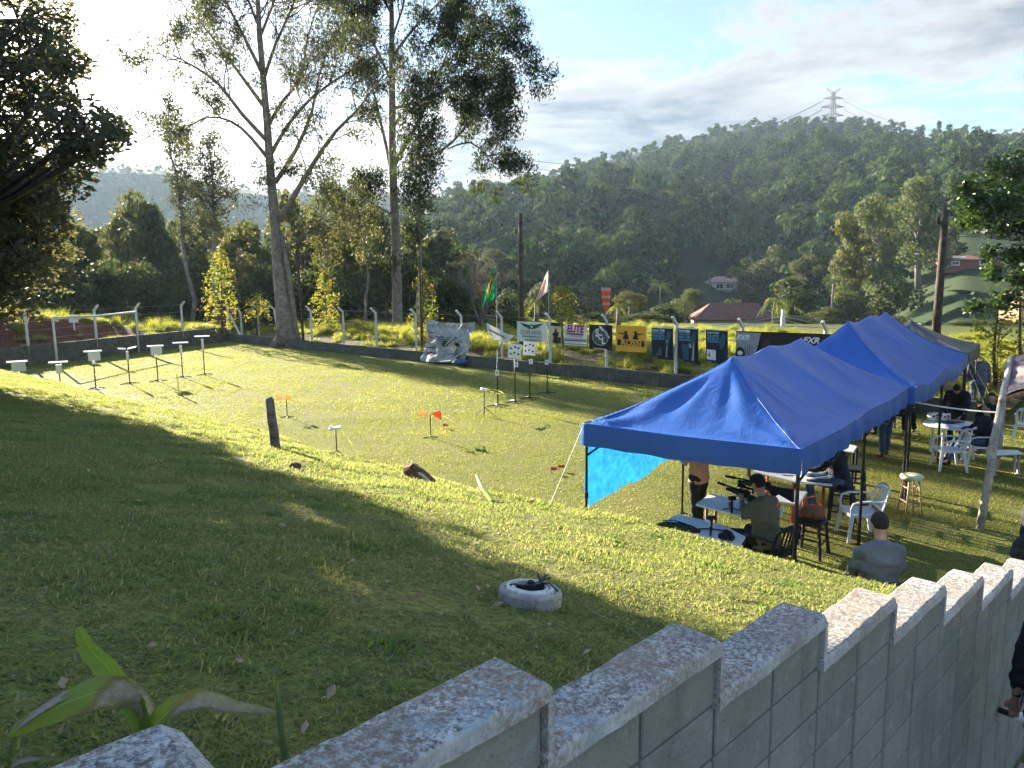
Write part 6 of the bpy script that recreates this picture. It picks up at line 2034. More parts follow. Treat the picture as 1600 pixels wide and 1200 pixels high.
# ================================================================== TENTS
def tent_cloth_mat(name, col, tr=.10):
    m = bpy.data.materials.new(name); m.use_nodes = True
    t = m.node_tree; t.nodes.clear(); k = NT(t)
    pos = k.n('ShaderNodeTexCoord').outputs['Object']
    n = k.noise(pos, 1.3, 4, .6); n2 = k.noise(pos, 160, 2, .5); n3 = k.noise(pos, 5, 5, .65, .8)
    c = k.mix(k.rng(n, .3, .7), tuple(q * .88 for q in col), tuple(min(1, q * 1.1) for q in col))
    b = k.n('ShaderNodeBsdfPrincipled', None, Base_Color=c, Roughness=.42)
    b.inputs['Specular IOR Level'].default_value = .45
    h = k.math('ADD', k.math('MULTIPLY', n2, .06), n3)
    bp = k.n('ShaderNodeBump', None, Strength=.55, Distance=.02, Height=h)
    t.links.new(bp.outputs[0], b.inputs['Normal'])
    trn = k.n('ShaderNodeBsdfTranslucent', None, Color=c)
    mx = k.n('ShaderNodeMixShader', None, i0=tr, i1=b.outputs[0], i2=trn.outputs[0])
    o = k.n('ShaderNodeOutputMaterial'); t.links.new(mx.outputs[0], o.inputs[0])
    return m
M_tent = tent_cloth_mat('blue_polyester', (.028, .115, .42))
M_tentg = tent_cloth_mat('grey_polyester', (.055, .058, .068))
M_silver = mat('pale_steel', (.55, .55, .56), .4, .6, var=.05)
EAVE = 2.07
FR_, FL_, BR_ = G(1252, 703, EAVE), G(910, 662, EAVE), G(1425, 603, EAVE)
FR2, BR2 = G(1428, 606, EAVE), G(1512, 553, EAVE)
def on_line_z(x, y, P, D):
    """height that the photograph's (x, y) has over the plan line P + D*u; also u"""
    u = along(x, P, D, y); q = P + D * u
    return u, W(x, y, q.y).z

def tent(name, label, FR, FL, BR, peaks, material, seed, legs_u, scallop=.03, sagp=1.22, flap=None, skirt=.30, skip_front=False):
    """ridge tent; FR, FL near corners, BR far right corner (eave level)"""
    L = BR - FR; Wd = FL - FR
    C0 = (FR + FL) / 2
    org = Vector((C0.x + L.x / 2, C0.y + L.y / 2, 0))
    r = thing(name, label, 'tent', org)
    Ld = L.normalized(); nz = Vector((0, 0, 1))
    def ridge(u):
        z0 = peaks[0][1]; z1 = peaks[-1][1]; ua, ub = peaks[0][0], peaks[-1][0]
        if len(peaks) == 1: return z0
        if u <= ua: return z0
        if u >= ub: return z1
        f = (u - ua) / (ub - ua)
        return z0 + (z1 - z0) * f - .065 * math.sin(2 * math.pi * f) ** 2
    def eave(u, v, side):
        k = u * (len(legs_u) - 1) if side else (v + 1) / 2
        return EAVE - scallop * math.sin(math.pi * (k % 1)) ** 2 * (1.6 if side else .8)
    ua, ub = peaks[0][0], peaks[-1][0]
    def P(u, v):
        ds = 1 - abs(v)
        de = u / ua if u < ua else ((1 - u) / (1 - ub) if u > ub else 9)
        m = min(ds, de)
        # soft hips
        if abs(ds - de) < .14:
            m -= .0 if m <= 0 else .10 * (.14 - abs(ds - de)) ** 2 / .14 * 2
        m = max(0, min(1, m))
        e = eave(u, v, ds < de)
        z = e + (ridge(u) - e) * m ** sagp
        # wrinkles running from the peaks and corners
        pk = min(peaks, key=lambda q: abs(q[0] - u))
        a = math.atan2((u - pk[0]) * L.length, v * Wd.length / 2 + 1e-6); rr = math.hypot((u - pk[0]) * L.length, v * Wd.length / 2)
        z += .020 * math.sin(a * 13 + seed) * mnoise.noise(Vector((a * 2.4, rr * .7, seed))) * min(1, rr * 1.4) * 1.9 * min(1, m * 6)
        z += .022 * mnoise.noise(Vector((u * 9, v * 3, seed))) * min(1, m * 6)
        # taut lines where the frame presses up under the cloth
        for q in legs_u[1:-1]:
            z += .045 * math.exp(-((u - q) * L.length / .16) ** 2) * min(1, (1 - m) * 2.0) * min(1, m * 8)
        for sx in (0, 1):
            cu = sx; dx = abs(u - cu) * L.length; dy = (1 - abs(v)) * Wd.length / 2
            rr2 = math.hypot(dx, dy)
            if rr2 < 1.2: z += .034 * math.sin(math.atan2(dy, dx + 1e-6) * 12) * (1.2 - rr2) * min(1, rr2 * 3)
        c = C0 + L * u + Wd * (v / 2)
        return Vector((c.x, c.y, z)) - org
    NU, NV = 110, 60
    m = MB(); m.grid(lambda a, b: P(a, b * 2 - 1), NU, NV)
    m.build('canopy', material, r, smooth=True)
    # skirt all round
    m = MB(); loop = []
    n1, n2 = 70, 34
    for i in range(n1): loop.append((i / n1, -1))
    for i in range(n2): loop.append((1, -1 + 2 * i / n2))
    for i in range(n1): loop.append((1 - i / n1, 1))
    for i in range(n2): loop.append((0, 1 - 2 * i / n2))
    loop.append(loop[0]); vs = []
    for i, (u, v) in enumerate(loop):
        p = P(u, v)
        out = Vector((0, 0, 0))
        if v in (-1, 1): out = Wd.normalized() * v
        if u in (0, 1): out = out + Ld * (-1 if u == 0 else 1)
        if out.length: out.normalize()
        for k in range(6):
            f = k / 5
            s_ = (.018 * math.sin(i * .9 + seed) + .02 * mnoise.noise(Vector((i * .22, seed, 2)))) * f
            hang = skirt * (1 + .05 * mnoise.noise(Vector((i * .15, 5, seed))))
            vs.append(p + out * (.012 + s_ + .012 * math.sin(f * 3)) - Vector((0, 0, hang * f)))
    m.add(vs, [(i * 6 + k, (i + 1) * 6 + k, (i + 1) * 6 + k + 1, i * 6 + k + 1) for i in range(len(loop) - 1) for k in range(5)])
    m.build('skirt', material, r, smooth=True)
    # piping along the eave
    m = MB(); pts = [P(u, v) + Vector((0, 0, .004)) for u, v in loop]; m.tube(pts, .007, 5, cap=False); m.build('piping', material, r, smooth=True)
    for (ua_, va_, ub_, vb_) in [(peaks[0][0], 0, 0, -1), (peaks[0][0], 0, 0, 1), (peaks[-1][0], 0, 1, -1), (peaks[-1][0], 0, 1, 1)]:
        m = MB(); m.tube([P(ua_ + (ub_ - ua_) * i / 30, va_ + (vb_ - va_) * i / 30) + Vector((0, 0, .001)) for i in range(31)], .0075, 5, cap=False, sq=.6); m.build('seam', material, r, smooth=True)
    for u in legs_u:
        for s_ in (-1, 1):
            c = C0 + L * (u * .985 + .0075) + Wd * (s_ * .487)
            g = ground_at(c.x, c.y); m = MB()
            m.bar((c.x - org.x, c.y - org.y, g), (c.x - org.x, c.y - org.y, EAVE - .02), .034)
            m.box((c.x - org.x, c.y - org.y, g + .01), (.08, .08, .02)); m.box((c.x - org.x, c.y - org.y, 1.05), (.05, .05, .07))
            lg = m.build('leg', M_black, r)
    # scissor frame under the eaves and the posts that hold the peaks
    m = MB()
    for s_ in (-1, 1):
        for i in range(len(legs_u) - 1):
            a = C0 + L * legs_u[i] + Wd * (s_ * .48) - org; b_ = C0 + L * legs_u[i + 1] + Wd * (s_ * .48) - org
            for j in range(2):
                p, q = a.lerp(b_, j / 2), a.lerp(b_, (j + 1) / 2)
                p.z = q.z = 0
                m.bar(p + nz * (EAVE - .12), q + nz * (EAVE - .45), .022); m.bar(p + nz * (EAVE - .45), q + nz * (EAVE - .12), .022)
    for pk in peaks:
        c = C0 + L * pk[0] - org
        m.bar((c.x, c.y, EAVE - .3), (c.x, c.y, pk[1] - .03), .03)
    m.build('scissor_frame', M_black, r)
    return r, P, org
Wv = FL_ - FR_
C0 = (FR_ + FL_) / 2
L1 = BR_ - FR_
def pk(x, y, C0, L):
    D = L.normalized(); u, z = on_line_z(x, y, C0, D); return (u / L.length, z)
p1 = pk(1143, 557, C0, L1); p2 = pk(1253, 527, C0, L1)
print('peaks', p1, p2)
tent('canopy_tent', 'nearest blue gazebo tent with light blue tarp hung on its left side', FR_, FL_, BR_, [p1, p2], M_tent, 1.0, (0, .5, 1), .02)
W2 = Wv.normalized() * Wv.length
L2 = BR2 - FR2
C2 = FR2 + W2 / 2
q1 = pk(1324, 503, C2, L2); q2 = pk(1384, 487, C2, L2); print('peaks2', q1, q2)
tent('canopy_tent', 'second blue gazebo tent, with scalloped edge, directly behind the nearest one', FR2 + L2.normalized() * .03, FR2 + W2 + L2.normalized() * .03, BR2, [q1, q2], M_tent, 4.0, (0, .5, 1), .085)
L3n = L2.normalized()
FR3 = BR2 + L3n * .25; BR3 = FR3 + L3n * 3.1 + Wv.normalized() * .1
W3 = Wv.normalized() * 3.1
C3 = FR3 + W3 / 2
tent('canopy_tent', 'smaller dark grey gazebo tent, the farthest of the three', FR3, FR3 + W3, BR3, [(.5, W(1440, 500, (C3 + L3n * 1.55).y).z)], M_tentg, 7.0, (0, 1), .03, sagp=1.35)
# light blue tarp under the left edge of the nearest tent
M_tarp = mat('light_blue_tarp', (.018, .22, .55), .45, var=.2, scale=9, bump=.7, bscale=18, trans=.35)
a_, b_ = FL_.copy(), FL_ + L1 * .5
def tarp_fn(u, v):
    p = a_.lerp(b_, u * .97 + .01)
    zt = 1.84 - .02 * u; zb = .83 + .30 * u + .012 * math.sin(u * 9) + .008 * math.sin(u * 37)
    z = zb + (zt - zb) * v
    off = .03 * math.sin(u * 8 + v * 2) + .02 * math.sin(u * 21 + v * 5) + .02 * mnoise.noise(Vector((u * 6, v * 5, 1)))
    return Vector((p.x, p.y, z)) + Wv.normalized() * (-.05 + off * (1.2 - v)) - a_
tr_ = thing('tarp', 'bright light blue tarp hanging inside the left edge of the nearest tent', 'tarp', a_)
m = MB(); m.grid(tarp_fn, 40, 20); m.build('sheet', M_tarp, tr_, smooth=True)
m = MB(); m.tube([Vector(tarp_fn(.93, .95)), Vector(tarp_fn(.93, .3)) + Vector((.02, -.02, 0)), Vector(tarp_fn(.95, .0)) + Vector((.02, 0, -.12))], .006, 4); m.build('cord', M_tape, tr_)
# guy ropes
M_rope = mat('white_rope', (.66, .65, .58), .8)
m = MB(); m.tube([FL_ + Vector((0, 0, -.05)), slope_point(858, 792)], .0035, 4); tag(m.build('guy_rope', M_rope), 'thin guy rope from the left corner of the nearest tent down to the bank', 'rope')

# ================================================================== SHELTER AT THE RIGHT
M_bark_roof = mat('shade_roofing', (.135, .10, .10), .95, var=.45, scale=14, bump=.9, bscale=26, col2=(.33, .27, .26), thr=(.48, .60))
M_straw = mat('frayed_edge', (.40, .20, .11), .9, var=.4, scale=12, bump=.8, bscale=30)
sa, sb = W(1566, 624, 11.35), W(1579, 563, 15.0)
fa, fb_ = G(1530, 826), G(1557, 733)
sd = thing('shelter', 'open shelter with brownish mottled roof and pale pole posts at the right edge', 'shelter', (fa.x, fa.y, 0)); so = sd.location
ex = Vector((2.9, -.5, 1.1))
m = MB()
def roof(u, v):
    p = sa.lerp(sb, v) + ex * u; return p + Vector((0, 0, .05 + .05 * mnoise.noise(Vector((u * 7, v * 8, 0))) - .06 * math.sin(math.pi * v))) - so
m.grid(roof, 26, 30); m.grid(lambda u, v: roof(u, v) - Vector((0, 0, .05)), 26, 30); m.build('roof', M_bark_roof, sd, smooth=False)
m = MB(); m.tube([sa - so + (sa - sb) * .04 + Vector((0, 0, .02)), sb - so + Vector((0, 0, .06))], [.052, .045], 10); m.build('beam', M_wood_grey, sd, smooth=True)
rr = random.Random(3); m = MB()
for i in range(150):
    u = rr.random(); p = sa + ex * u - so + Vector((rr.gauss(0, .02), rr.gauss(0, .02), rr.gauss(0, .02)))
    m.bar(p, p + Vector((rr.gauss(0, .07), rr.gauss(-.03, .05), rr.uniform(-.10, .02))), .026, .008)
m.tube([sa + ex * (i / 10) - so + Vector((0, 0, -.02 + rr.gauss(0, .01))) for i in range(11)], [.045] * 11, 7); m.build('frayed_edge', M_straw, sd)
for (a, b, rad) in ((fa, sa, .062), (fb_, sb + Vector((-.05, 0, -.02)), .055)):
    m = MB(); m.tube([a - so - Vector((0, 0, .1)), a.lerp(b, .35) - so + Vector((.012, 0, 0)), a.lerp(b, .7) - so - Vector((.01, 0, 0)), b - so], [rad, rad * .95, rad * .9, rad * .85], 9); m.build('post', M_wood_grey, sd, smooth=True)
m = MB(); e = sa + ex * .95; m.tube([Vector((e.x, e.y, 0)) - so, e - so], .06, 8); e = sb + ex * .95; m.tube([Vector((e.x, e.y, 0)) - so, e - so], .06, 8); m.build('rear_post', M_wood_grey, sd)
m = MB(); c0_ = BR_ + Vector((0, 0, -.28)); c1_ = fa.lerp(sa, .9); m.tube([c0_.lerp(c1_, i / 8) - Vector((0, 0, .12 * (i / 8) * (1 - i / 8))) for i in range(9)], .013, 5)
tag(m.build('guy_rope', M_rope), 'taut pale rope from the joint of the two blue tents to the shelter post', 'rope')
m = MB(); t3 = BR2 + Vector((0, 0, -.25)); m.tube([t3, G(1548, 655)], .008, 4); m.tube([t3 + Vector((.4, .5, 0)), G(1560, 640)], .008, 4); tag(m.build('guy_rope', M_rope), 'two guy ropes slanting down from the corner of the grey tent', 'rope')

# ================================================================== FURNITURE
M_chairw = mat('chair_plastic', (.70, .71, .72), .35, var=.04, spec=.5)
M_chairb = mat('dark_chair_plastic', (.025, .027, .03), .5, var=.1)
def plastic_chair(label, loc, yaw, material, name='plastic_chair', group=None):
    r = thing(name, label, 'chair', loc, yaw, group)       # front faces +Y
    m = MB(); m.grid(lambda u, v: Vector(((u - .5) * (.40 + .05 * v), (v - .5) * .44, .43 - .02 * math.sin(math.pi * u) * math.sin(math.pi * v) - .02 * (v > .9))), 8, 8)
    m.grid(lambda u, v: Vector(((u - .5) * (.40 + .05 * v), (v - .5) * .44, .405)), 2, 2)
    for (a, b) in (((-.21, -.22), (-.235, .22)), ((.21, -.22), (.235, .22))): m.bar((a[0], a[1], .415), (b[0], b[1], .415), .02, .045)
    m.bar((-.235, .225, .41), (.235, .225, .41), .02, .05); m.bar((-.2, -.22, .41), (.2, -.22, .41), .02, .05)
    m.build('seat', material, r, smooth=False)
    m = MB()
    def B(u, z):      # back surface
        w = .22 + .02 * math.sin(math.pi * (z - .43) / .42)
        return Vector(((u - .5) * 2 * w, -.22 - (z - .43) * .26 - .05 * (1 - abs(2 * u - 1) ** 2) * .9, z))
    zt = .84
    for i in range(7):
        u0 = .06 + i * .88 / 6
        if i in (0, 6): continue
        m.bar(B(u0, .48), B(.5 + (u0 - .5) * .92, zt - .07), .034, .012)
    pts = [B(.0, .42), B(.0, .62), B(.04, .76), B(.15, zt - .01), B(.35, zt + .01), B(.5, zt + .015), B(.65, zt + .01), B(.85, zt - .01), B(.96, .76), B(1, .62), B(1, .42)]
    m.tube(pts, .022, 6, sq=.6); m.bar(B(.04, .50), B(.96, .50), .05, .014); m.bar(B(.12, zt - .05), B(.88, zt - .05), .07, .014)
    m.build('backrest', material, r)
    for s_ in (-1, 1):
        m = MB(); m.tube([(s_ * .225, -.30, .64), (s_ * .265, -.12, .655), (s_ * .275, .10, .645), (s_ * .265, .20, .61), (s_ * .25, .225, .52), (s_ * .235, .215, .42)], [.020, .026, .028, .028, .024, .022], 7, sq=.6); m.build('armrest', material, r)
        for (y, sp) in ((.20, .05), (-.19, -.08)):
            m = MB(); m.add([Vector((s_ * .245, y, .43)) + Vector((dx, dy, 0)) for dx, dy in ((-.035 * s_, -.03), (.012 * s_, -.03), (.012 * s_, .03), (-.035 * s_, .03))] +
                            [Vector((s_ * .285, y + sp, 0)) + Vector((dx, dy, 0)) for dx, dy in ((-.022 * s_, -.018), (.008 * s_, -.018), (.008 * s_, .022), (-.022 * s_, .022))],
                            [(0, 1, 2, 3), (7, 6, 5, 4), (0, 4, 5, 1), (1, 5, 6, 2), (2, 6, 7, 3), (3, 7, 4, 0)]); m.build('leg', material, r)
    return r
plastic_chair('white plastic armchair standing empty by the middle tent leg, left of the round stool', (5.38, 11.02, 0), R(84), M_chairw)
plastic_chair('white plastic armchair standing empty in front of the round paper-covered table', (9.12, 15.02, 0), R(78), M_chairw)
plastic_chair('white plastic armchair under the person in jeans beside the shelter post', (9.95, 15.35, 0), R(70), M_chairw)
plastic_chair('white plastic chair at the far right behind the shelter posts', (12.5, 17.5, 0), R(-40), M_chairw)
plastic_chair('dark plastic chair under the man in the olive shirt', (3.42, 9.45, 0), R(30), M_chairb, 'dark_chair')
plastic_chair('dark plastic chair under the man in the blue-grey shirt', (3.86, 7.28, ground_at(3.86, 7.28) - .10), R(-3), M_chairb, 'dark_chair')
def high_chair(label, loc, yaw, h=.74, back=.0):
    r = thing('high_stool', label, 'stool', loc, yaw)
    m = MB(); m.box((0, 0, h), (.36, .36, .05)); m.build('seat', M_chairb, r, bevel=.01)
    for sx in (-1, 1):
        for sy in (-1, 1):
            m = MB(); m.bar((sx * .15, sy * .15, h - .03), (sx * .2, sy * .2, 0), .038); m.build('leg', M_black, r)
    for z in (.22, .5):
        f = .2 - .05 * z / h
        m = MB(); m.bar((-f, -f, z), (f, -f, z), .025); m.bar((-f, f, z), (f, f, z), .025); m.bar((-f, -f, z + .05), (-f, f, z + .05), .025); m.bar((f, -f, z + .05), (f, f, z + .05), .025); m.build('rung', M_black, r)
    if back:
        m = MB(); m.box((0, -.18, h + .2), (.36, .03, .36)); m.build('backrest', M_chairb, r, bevel=.01)
    return r
high_chair('dark high stool beneath the seated person in the navy jacket', (5.34, 11.58, 0), R(60), .62)
high_chair('tall dark bar chair standing empty just behind the navy jacket', (5.85, 12.3, 0), R(60), .76)
high_chair('dark stool beside the nearest right tent leg under the brown bag', (4.35, 10.35, 0), R(50), .50)
# round wooden stool
r = thing('round_stool', 'wooden stool with padded cream round seat on the shaded grass', 'stool', (6.72, 12.05, 0), .3)
m = MB(); m.lathe((0, 0, .66), [(.155, -.03), (.175, -.015), (.18, .02), (.165, .05), (.10, .062), (.02, .064)], 24); m.build('cushion', mat('cream_vinyl', (.62, .60, .38), .5, var=.06), r, smooth=True)
for a in range(4):
    t_ = a * math.pi / 2 + .5; m = MB(); m.tube([(.115 * math.cos(t_), .115 * math.sin(t_), .64), (.20 * math.cos(t_), .20 * math.sin(t_), 0)], [.017, .015], 7); m.build('leg', mat('stool_wood', (.42, .27, .14), .6, var=.15), r, smooth=True)
for a in range(4):
    for z in (.2 + .06 * (a % 2), .44 + .05 * (a % 2)):
        f = .2 - .085 * z / .64; t0, t1 = a * math.pi / 2 + .5, (a + 1) * math.pi / 2 + .5
        m = MB(); m.tube([(f * math.cos(t0), f * math.sin(t0), z), (f * math.cos(t1), f * math.sin(t1), z)], .010, 6); m.build('rung', MATS['stool_wood'], r)

def table_poly(name, label, poly, z, legm, inset=.12, th=.035, legs=None, topm=None):
    c = sum((Vector((p[0], p[1], 0)) for p in poly), Vector()) / len(poly)
    r = thing(name, label, 'table', c)
    m = MB(); m.prism([(p[0] - c.x, p[1] - c.y) for p in poly], z - th, z); o = m.build('tabletop', topm or M_plastic, r, bevel=.012)
    bm = bmesh.new(); bm.from_mesh(o.data); bmesh.ops.recalc_face_normals(bm, faces=bm.faces); bm.to_mesh(o.data); bm.free()
    for p in (legs or poly):
        q = (Vector((p[0], p[1], 0)) - c) * (1 - inset * 1.6); g = ground_at(p[0], p[1])
        m = MB(); m.bar((q.x, q.y, g), (q.x, q.y, z - th), .038); m.box((q.x, q.y, g + .012), (.08, .08, .024)); m.build('leg', legm, r)
    return r
M_redleg = mat('orange_red_metal', (.50, .10, .03), .5, var=.15)
TZ = .74
def gp(x, y, z=TZ): v = G(x, y, z); return (v.x, v.y)
def order(poly):
    cx = sum(p[0] for p in poly) / len(poly); cy = sum(p[1] for p in poly) / len(poly)
    return sorted(poly, key=lambda p: math.atan2(p[1] - cy, p[0] - cx))
table_poly('bench_table', 'nearest white shooting table with camouflage bag and blue sheet', order([gp(1059, 803), gp(1026, 826), gp(1066, 841), gp(1110, 848), gp(1152, 858), gp(1165, 838), gp(1125, 818), gp(1100, 812)]), TZ, M_black, legs=[gp(1059, 803), gp(1040, 826), gp(1066, 841), gp(1150, 852)])
table_poly('bench_table', 'white table in front of the man in the olive shirt', order([gp(1110, 771), gp(1087, 787), gp(1150, 803), gp(1215, 812), gp(1225, 795), gp(1165, 782)]), TZ, M_wood_brown, legs=[gp(1110, 773), gp(1092, 787), gp(1205, 806), gp(1218, 795)])
table_poly('bench_table', 'white table with red legs under the first tent front edge', order([gp(1190, 726), gp(1177, 736), gp(1244, 752), gp(1300, 757), gp(1310, 742), gp(1250, 735)]), TZ + .0, M_redleg, legs=[gp(1190, 728), gp(1181, 736), gp(1240, 749), gp(1298, 752)])
table_poly('bench_table', 'low white table with red legs just left of the nearest right tent leg', order([gp(1205, 762, .62), gp(1213, 782, .62), gp(1248, 788, .62), gp(1262, 768, .62)]), .62, M_redleg)
table_poly('bench_table', 'small white table beside the navy-jacketed person partly hidden by the tent', order([gp(1318, 692), gp(1340, 697), gp(1334, 706), gp(1315, 702)]), TZ, M_black, inset=.05)
table_poly('bench', 'long white board bench at the right behind the shelter posts', order([gp(1552, 702, .45), gp(1590, 703, .45), gp(1598, 708, .45), gp(1552, 710, .45)]), .45, M_wood_grey)
# round table with papers
tc = Vector((9.86, 16.15, 0))
r = thing('round_table', 'round white plastic table covered with papers and pens', 'table', tc)
m = MB(); m.lathe((0, 0, 0), [(.56, .685), (.60, .69), (.61, .705), (.60, .72), (.3, .722), (.02, .722)], 32); m.build('tabletop', M_chairw, r)
for a in range(4):
    t_ = a * math.pi / 2 + .6; m = MB(); m.tube([(.42 * math.cos(t_), .42 * math.sin(t_), .69), (.46 * math.cos(t_), .46 * math.sin(t_), 0)], [.038, .026], 8); m.build('leg', M_chairw, r)
def flatbox(name, label, cat, p, d, rz, material, tilt=None, bevel=0):
    m = MB(); m.box((0, 0, d[2] / 2), d, rz, rot=tilt); return tag(m.build(name, material, None, loc=p, bevel=bevel), label, cat)
rr = random.Random(8)
PZ = .724
for i, (dx, dy, rz, lb) in enumerate(((-.33, -.05, .3, 'open sheet of paper at the left side of the round table'), (-.08, -.22, -.2, 'sheet of paper at the near side of the round table'), (.22, -.2, .5, 'sheet of paper under the jeans-clad knee on the round table'),
                                 (.12, .12, .1, 'clipboard paper under the hands of the man leaning over the round table'), (.38, .02, -.4, 'sheet of paper at the right side of the round table'))):
    flatbox('paper', lb, 'paper', tc + Vector((dx, dy, PZ + i * .003)), (.21, .30, .003), rz, M_paper)
flatbox('folder', 'dark folder under the papers on the round table', 'folder', tc + Vector((.06, .14, PZ + .018)), (.36, .26, .012), .1, mat('folder_navy', (.03, .04, .10), .5))
for i, (x, y, lb) in enumerate(((1458, 646, 'left white paper box standing on the far side of the round table'), (1475, 647, 'right white paper box standing on the far side of the round table'))):
    q = G(x, y + 10, TZ); r = thing('paper_box', lb, 'box', (q.x, q.y, PZ), .3)
    m = MB(); m.box((0, 0, .09), (.24, .12, .18)); m.build('carton', M_paper, r, bevel=.006)
    m = MB(); m.box((-.05, -.063, .11), (.06, .004, .04)); m.box((.06, -.063, .07), (.06, .004, .03)); m.box((.03, -.063, .13), (.05, .004, .03)); m.build('print', m_ink, r)
for (dx, dy) in ((-.2, .1), (.0, -.02)):
    m = MB(); m.tube([(-.06, 0, .006), (.06, .02, .006)], .006, 6); tag(m.build('pen', m_ink, None, loc=tc + Vector((dx, dy, PZ + .014))), 'dark pen lying %s the round table' % ('at the left of' if dx < 0 else 'in the middle of'), 'pen')

# ---- things on the near tables
c = G(1058, 826, TZ)
M_camo = mat('camouflage_cloth', (.055, .065, .035), .85, var=.4, scale=16, col2=(.015, .018, .014), thr=(.47, .53))
r = thing('camouflage_bag', 'flat dark camouflage bag lying on the nearest white table', 'bag', c, R(-28))
m = MB(); m.grid(lambda u, v: Vector(((u - .5) * .62, (v - .5) * .30 * math.sin(math.pi * min(.97, max(.03, u))) ** .45, .075 * (math.sin(math.pi * u) * math.sin(math.pi * v)) ** .5 + .008 * mnoise.noise(Vector((u * 6, v * 6, 1))))), 22, 12); m.build('body', M_camo, r, smooth=True)
m = MB(); m.tube([(-.2, .02, .075), (-.05, .06, .09), (.12, .0, .08)], .008, 5); m.build('handle', M_black, r)
M_ltarp = mat('pale_blue_sheet', (.22, .46, .66), .6, var=.2, scale=9, trans=.3)
c = G(1048, 842, .5); r = thing('plastic_sheet', 'crinkled pale blue plastic sheet hanging off the left side of the nearest table', 'sheet', (0, 0, 0))
e0, e1, e2 = Vector((*gp(1058, 804), TZ + .005)), Vector((*gp(1025, 827), TZ + .006)), Vector((*gp(1070, 843), TZ + .004))
e1o, e2o = e1 + Vector((-.16, -.05, 0)), e2 + Vector((-.03, -.14, 0))
def sh(u, v):
    top = (e0.lerp(e1, u * 2) if u < .5 else e1.lerp(e2, u * 2 - 1)); out = Vector((-.86, -.2, 0)) if u < .45 else Vector((-.35, -.9, 0))
    return top + out * (.02 + .13 * v + .03 * math.sin(u * 23) * v) - Vector((0, 0, .30 * v ** 1.6 * (1 + .15 * math.sin(u * 31)))) + Vector((0, 0, .012 * mnoise.noise(Vector((u * 14, v * 6, 3)))))
m = MB(); m.grid(sh, 34, 10); m.build('sheet', M_ltarp, r, smooth=False)
# rifle rest on the near table
c = G(1111, 832, TZ); r = thing('rifle_rest', 'black tripod rifle rest standing on the nearest white table', 'rifle rest', c)
for a in (.2, 2.4, 4.4):
    m = MB(); m.bar((0, 0, .05), (.17 * math.cos(a), .17 * math.sin(a), .012), .022, .014); m.build('leg', M_black, r)
m = MB(); m.tube([(0, 0, .03), (0, 0, .19)], .022, 8); m.box((0, 0, .20), (.12, .05, .04)); m.build('column', M_black, r)
m = MB(); m.box((0, .0, .12), (.05, .03, .07)); m.build('white_tag', M_paper, r)
c = G(1135, 846, TZ); m = MB()
for i in range(9):
    a = rr.uniform(0, 6.28); m.ball((.06 * math.cos(a), .05 * math.sin(a), .04 + .06 * rr.random()), (.05, .045, .045), 8, 5)
tag(m.build('black_pouch', M_blackcloth, None, loc=c), 'lumpy black pouch at the right end of the nearest white table', 'bag')
c = G(1108, 800, TZ); m = MB(); m.ball((0, 0, .04), (.05, .03, .04), 8, 6); m.tube([(0, 0, .03), (0, 0, .11)], [.035, .02], 8); tag(m.build('cloth_bundle', M_plastic, None, loc=G(1106, 818, TZ)), 'crumpled white cloth standing by the black rifle rest', 'cloth')
# rifles
M_gun = mat('gun_metal', (.012, .012, .014), .38, .5, var=.1)
M_stock = mat('gun_stock', (.018, .018, .02), .6, var=.2)
def rifle(label, a, b, name='rifle', scope=True, thick=1.0):
    d = b - a; L = d.length; r = thing(name, label, 'rifle', a)
    q = d.to_track_quat('X', 'Z'); r.rotation_mode = 'XYZ'; r.rotation_euler = q.to_euler()
    # muzzle at x = 0, butt at x = L
    m = MB(); m.tube([(0, 0, .03), (L * .5, 0, .03)], .012, 8); m.tube([(0, 0, .03), (L * .16, 0, .03)], .02, 8); m.build('barrel', M_gun, r, smooth=True)
    m = MB(); m.box((L * .57, 0, .03), (L * .22, .04, .055)); m.tube([(L * .2, 0, -.012), (L * .48, 0, -.012)], .026, 8); m.build('receiver', M_gun, r, bevel=.004)
    m = MB(); vs = []
    for (x, zt, zb, w) in ((L * .28, .015, -.03, .022), (L * .5, .01, -.05, .026), (L * .66, .01, -.045, .02), (L * .72, .015, -.12, .02), (L * .80, .01, -.07, .019), (L, .02, -.13, .022)):
        vs += [(x, -w, zb), (x, w, zb), (x, w, zt), (x, -w, zt)]
    m.add([(x, y * thick, z * thick) for x, y, z in vs], [(i * 4 + j, i * 4 + (j + 1) % 4, (i + 1) * 4 + (j + 1) % 4, (i + 1) * 4 + j) for i in range(5) for j in range(4)] + [(3, 2, 1, 0), (20, 21, 22, 23)]); m.build('stock', M_stock, r, bevel=.006)
    if scope:
        m = MB(); m.lathe((0, 0, 0), [(.001, 0), (.03, 0), (.03, .07), (.017, .12), (.017, .24), (.024, .30), (.024, .36), (.001, .36)], 14)
        m.v = [(L * .42 + z, x, .10 + y) for x, y, z in m.v]; m.box((L * .42 + .14, 0, .065), (.02, .02, .05)); m.box((L * .42 + .23, 0, .065), (.02, .02, .05)); m.build('scope', M_gun, r, smooth=False)
    return r
rifle('black scoped rifle held by the man in the olive shirt on the second white table', W(1121, 757, 10.25), W(1196, 783, 9.75))
rifle('long black rifle lying across behind the black cap, its stock pointing right', W(1134, 747, 10.75), W(1240, 767, 9.9), scope=False, thick=1.25)
c = W(1144, 776, 10.1); r = thing('rifle_rest', 'black rifle rest under the muzzle of the scoped rifle', 'rifle rest', (c.x, c.y, TZ))
m = MB(); m.tube([(0, 0, 0), (0, 0, .2)], .018, 8); m.box((0, 0, .2), (.1, .06, .05)); m.build('column', M_black, r)
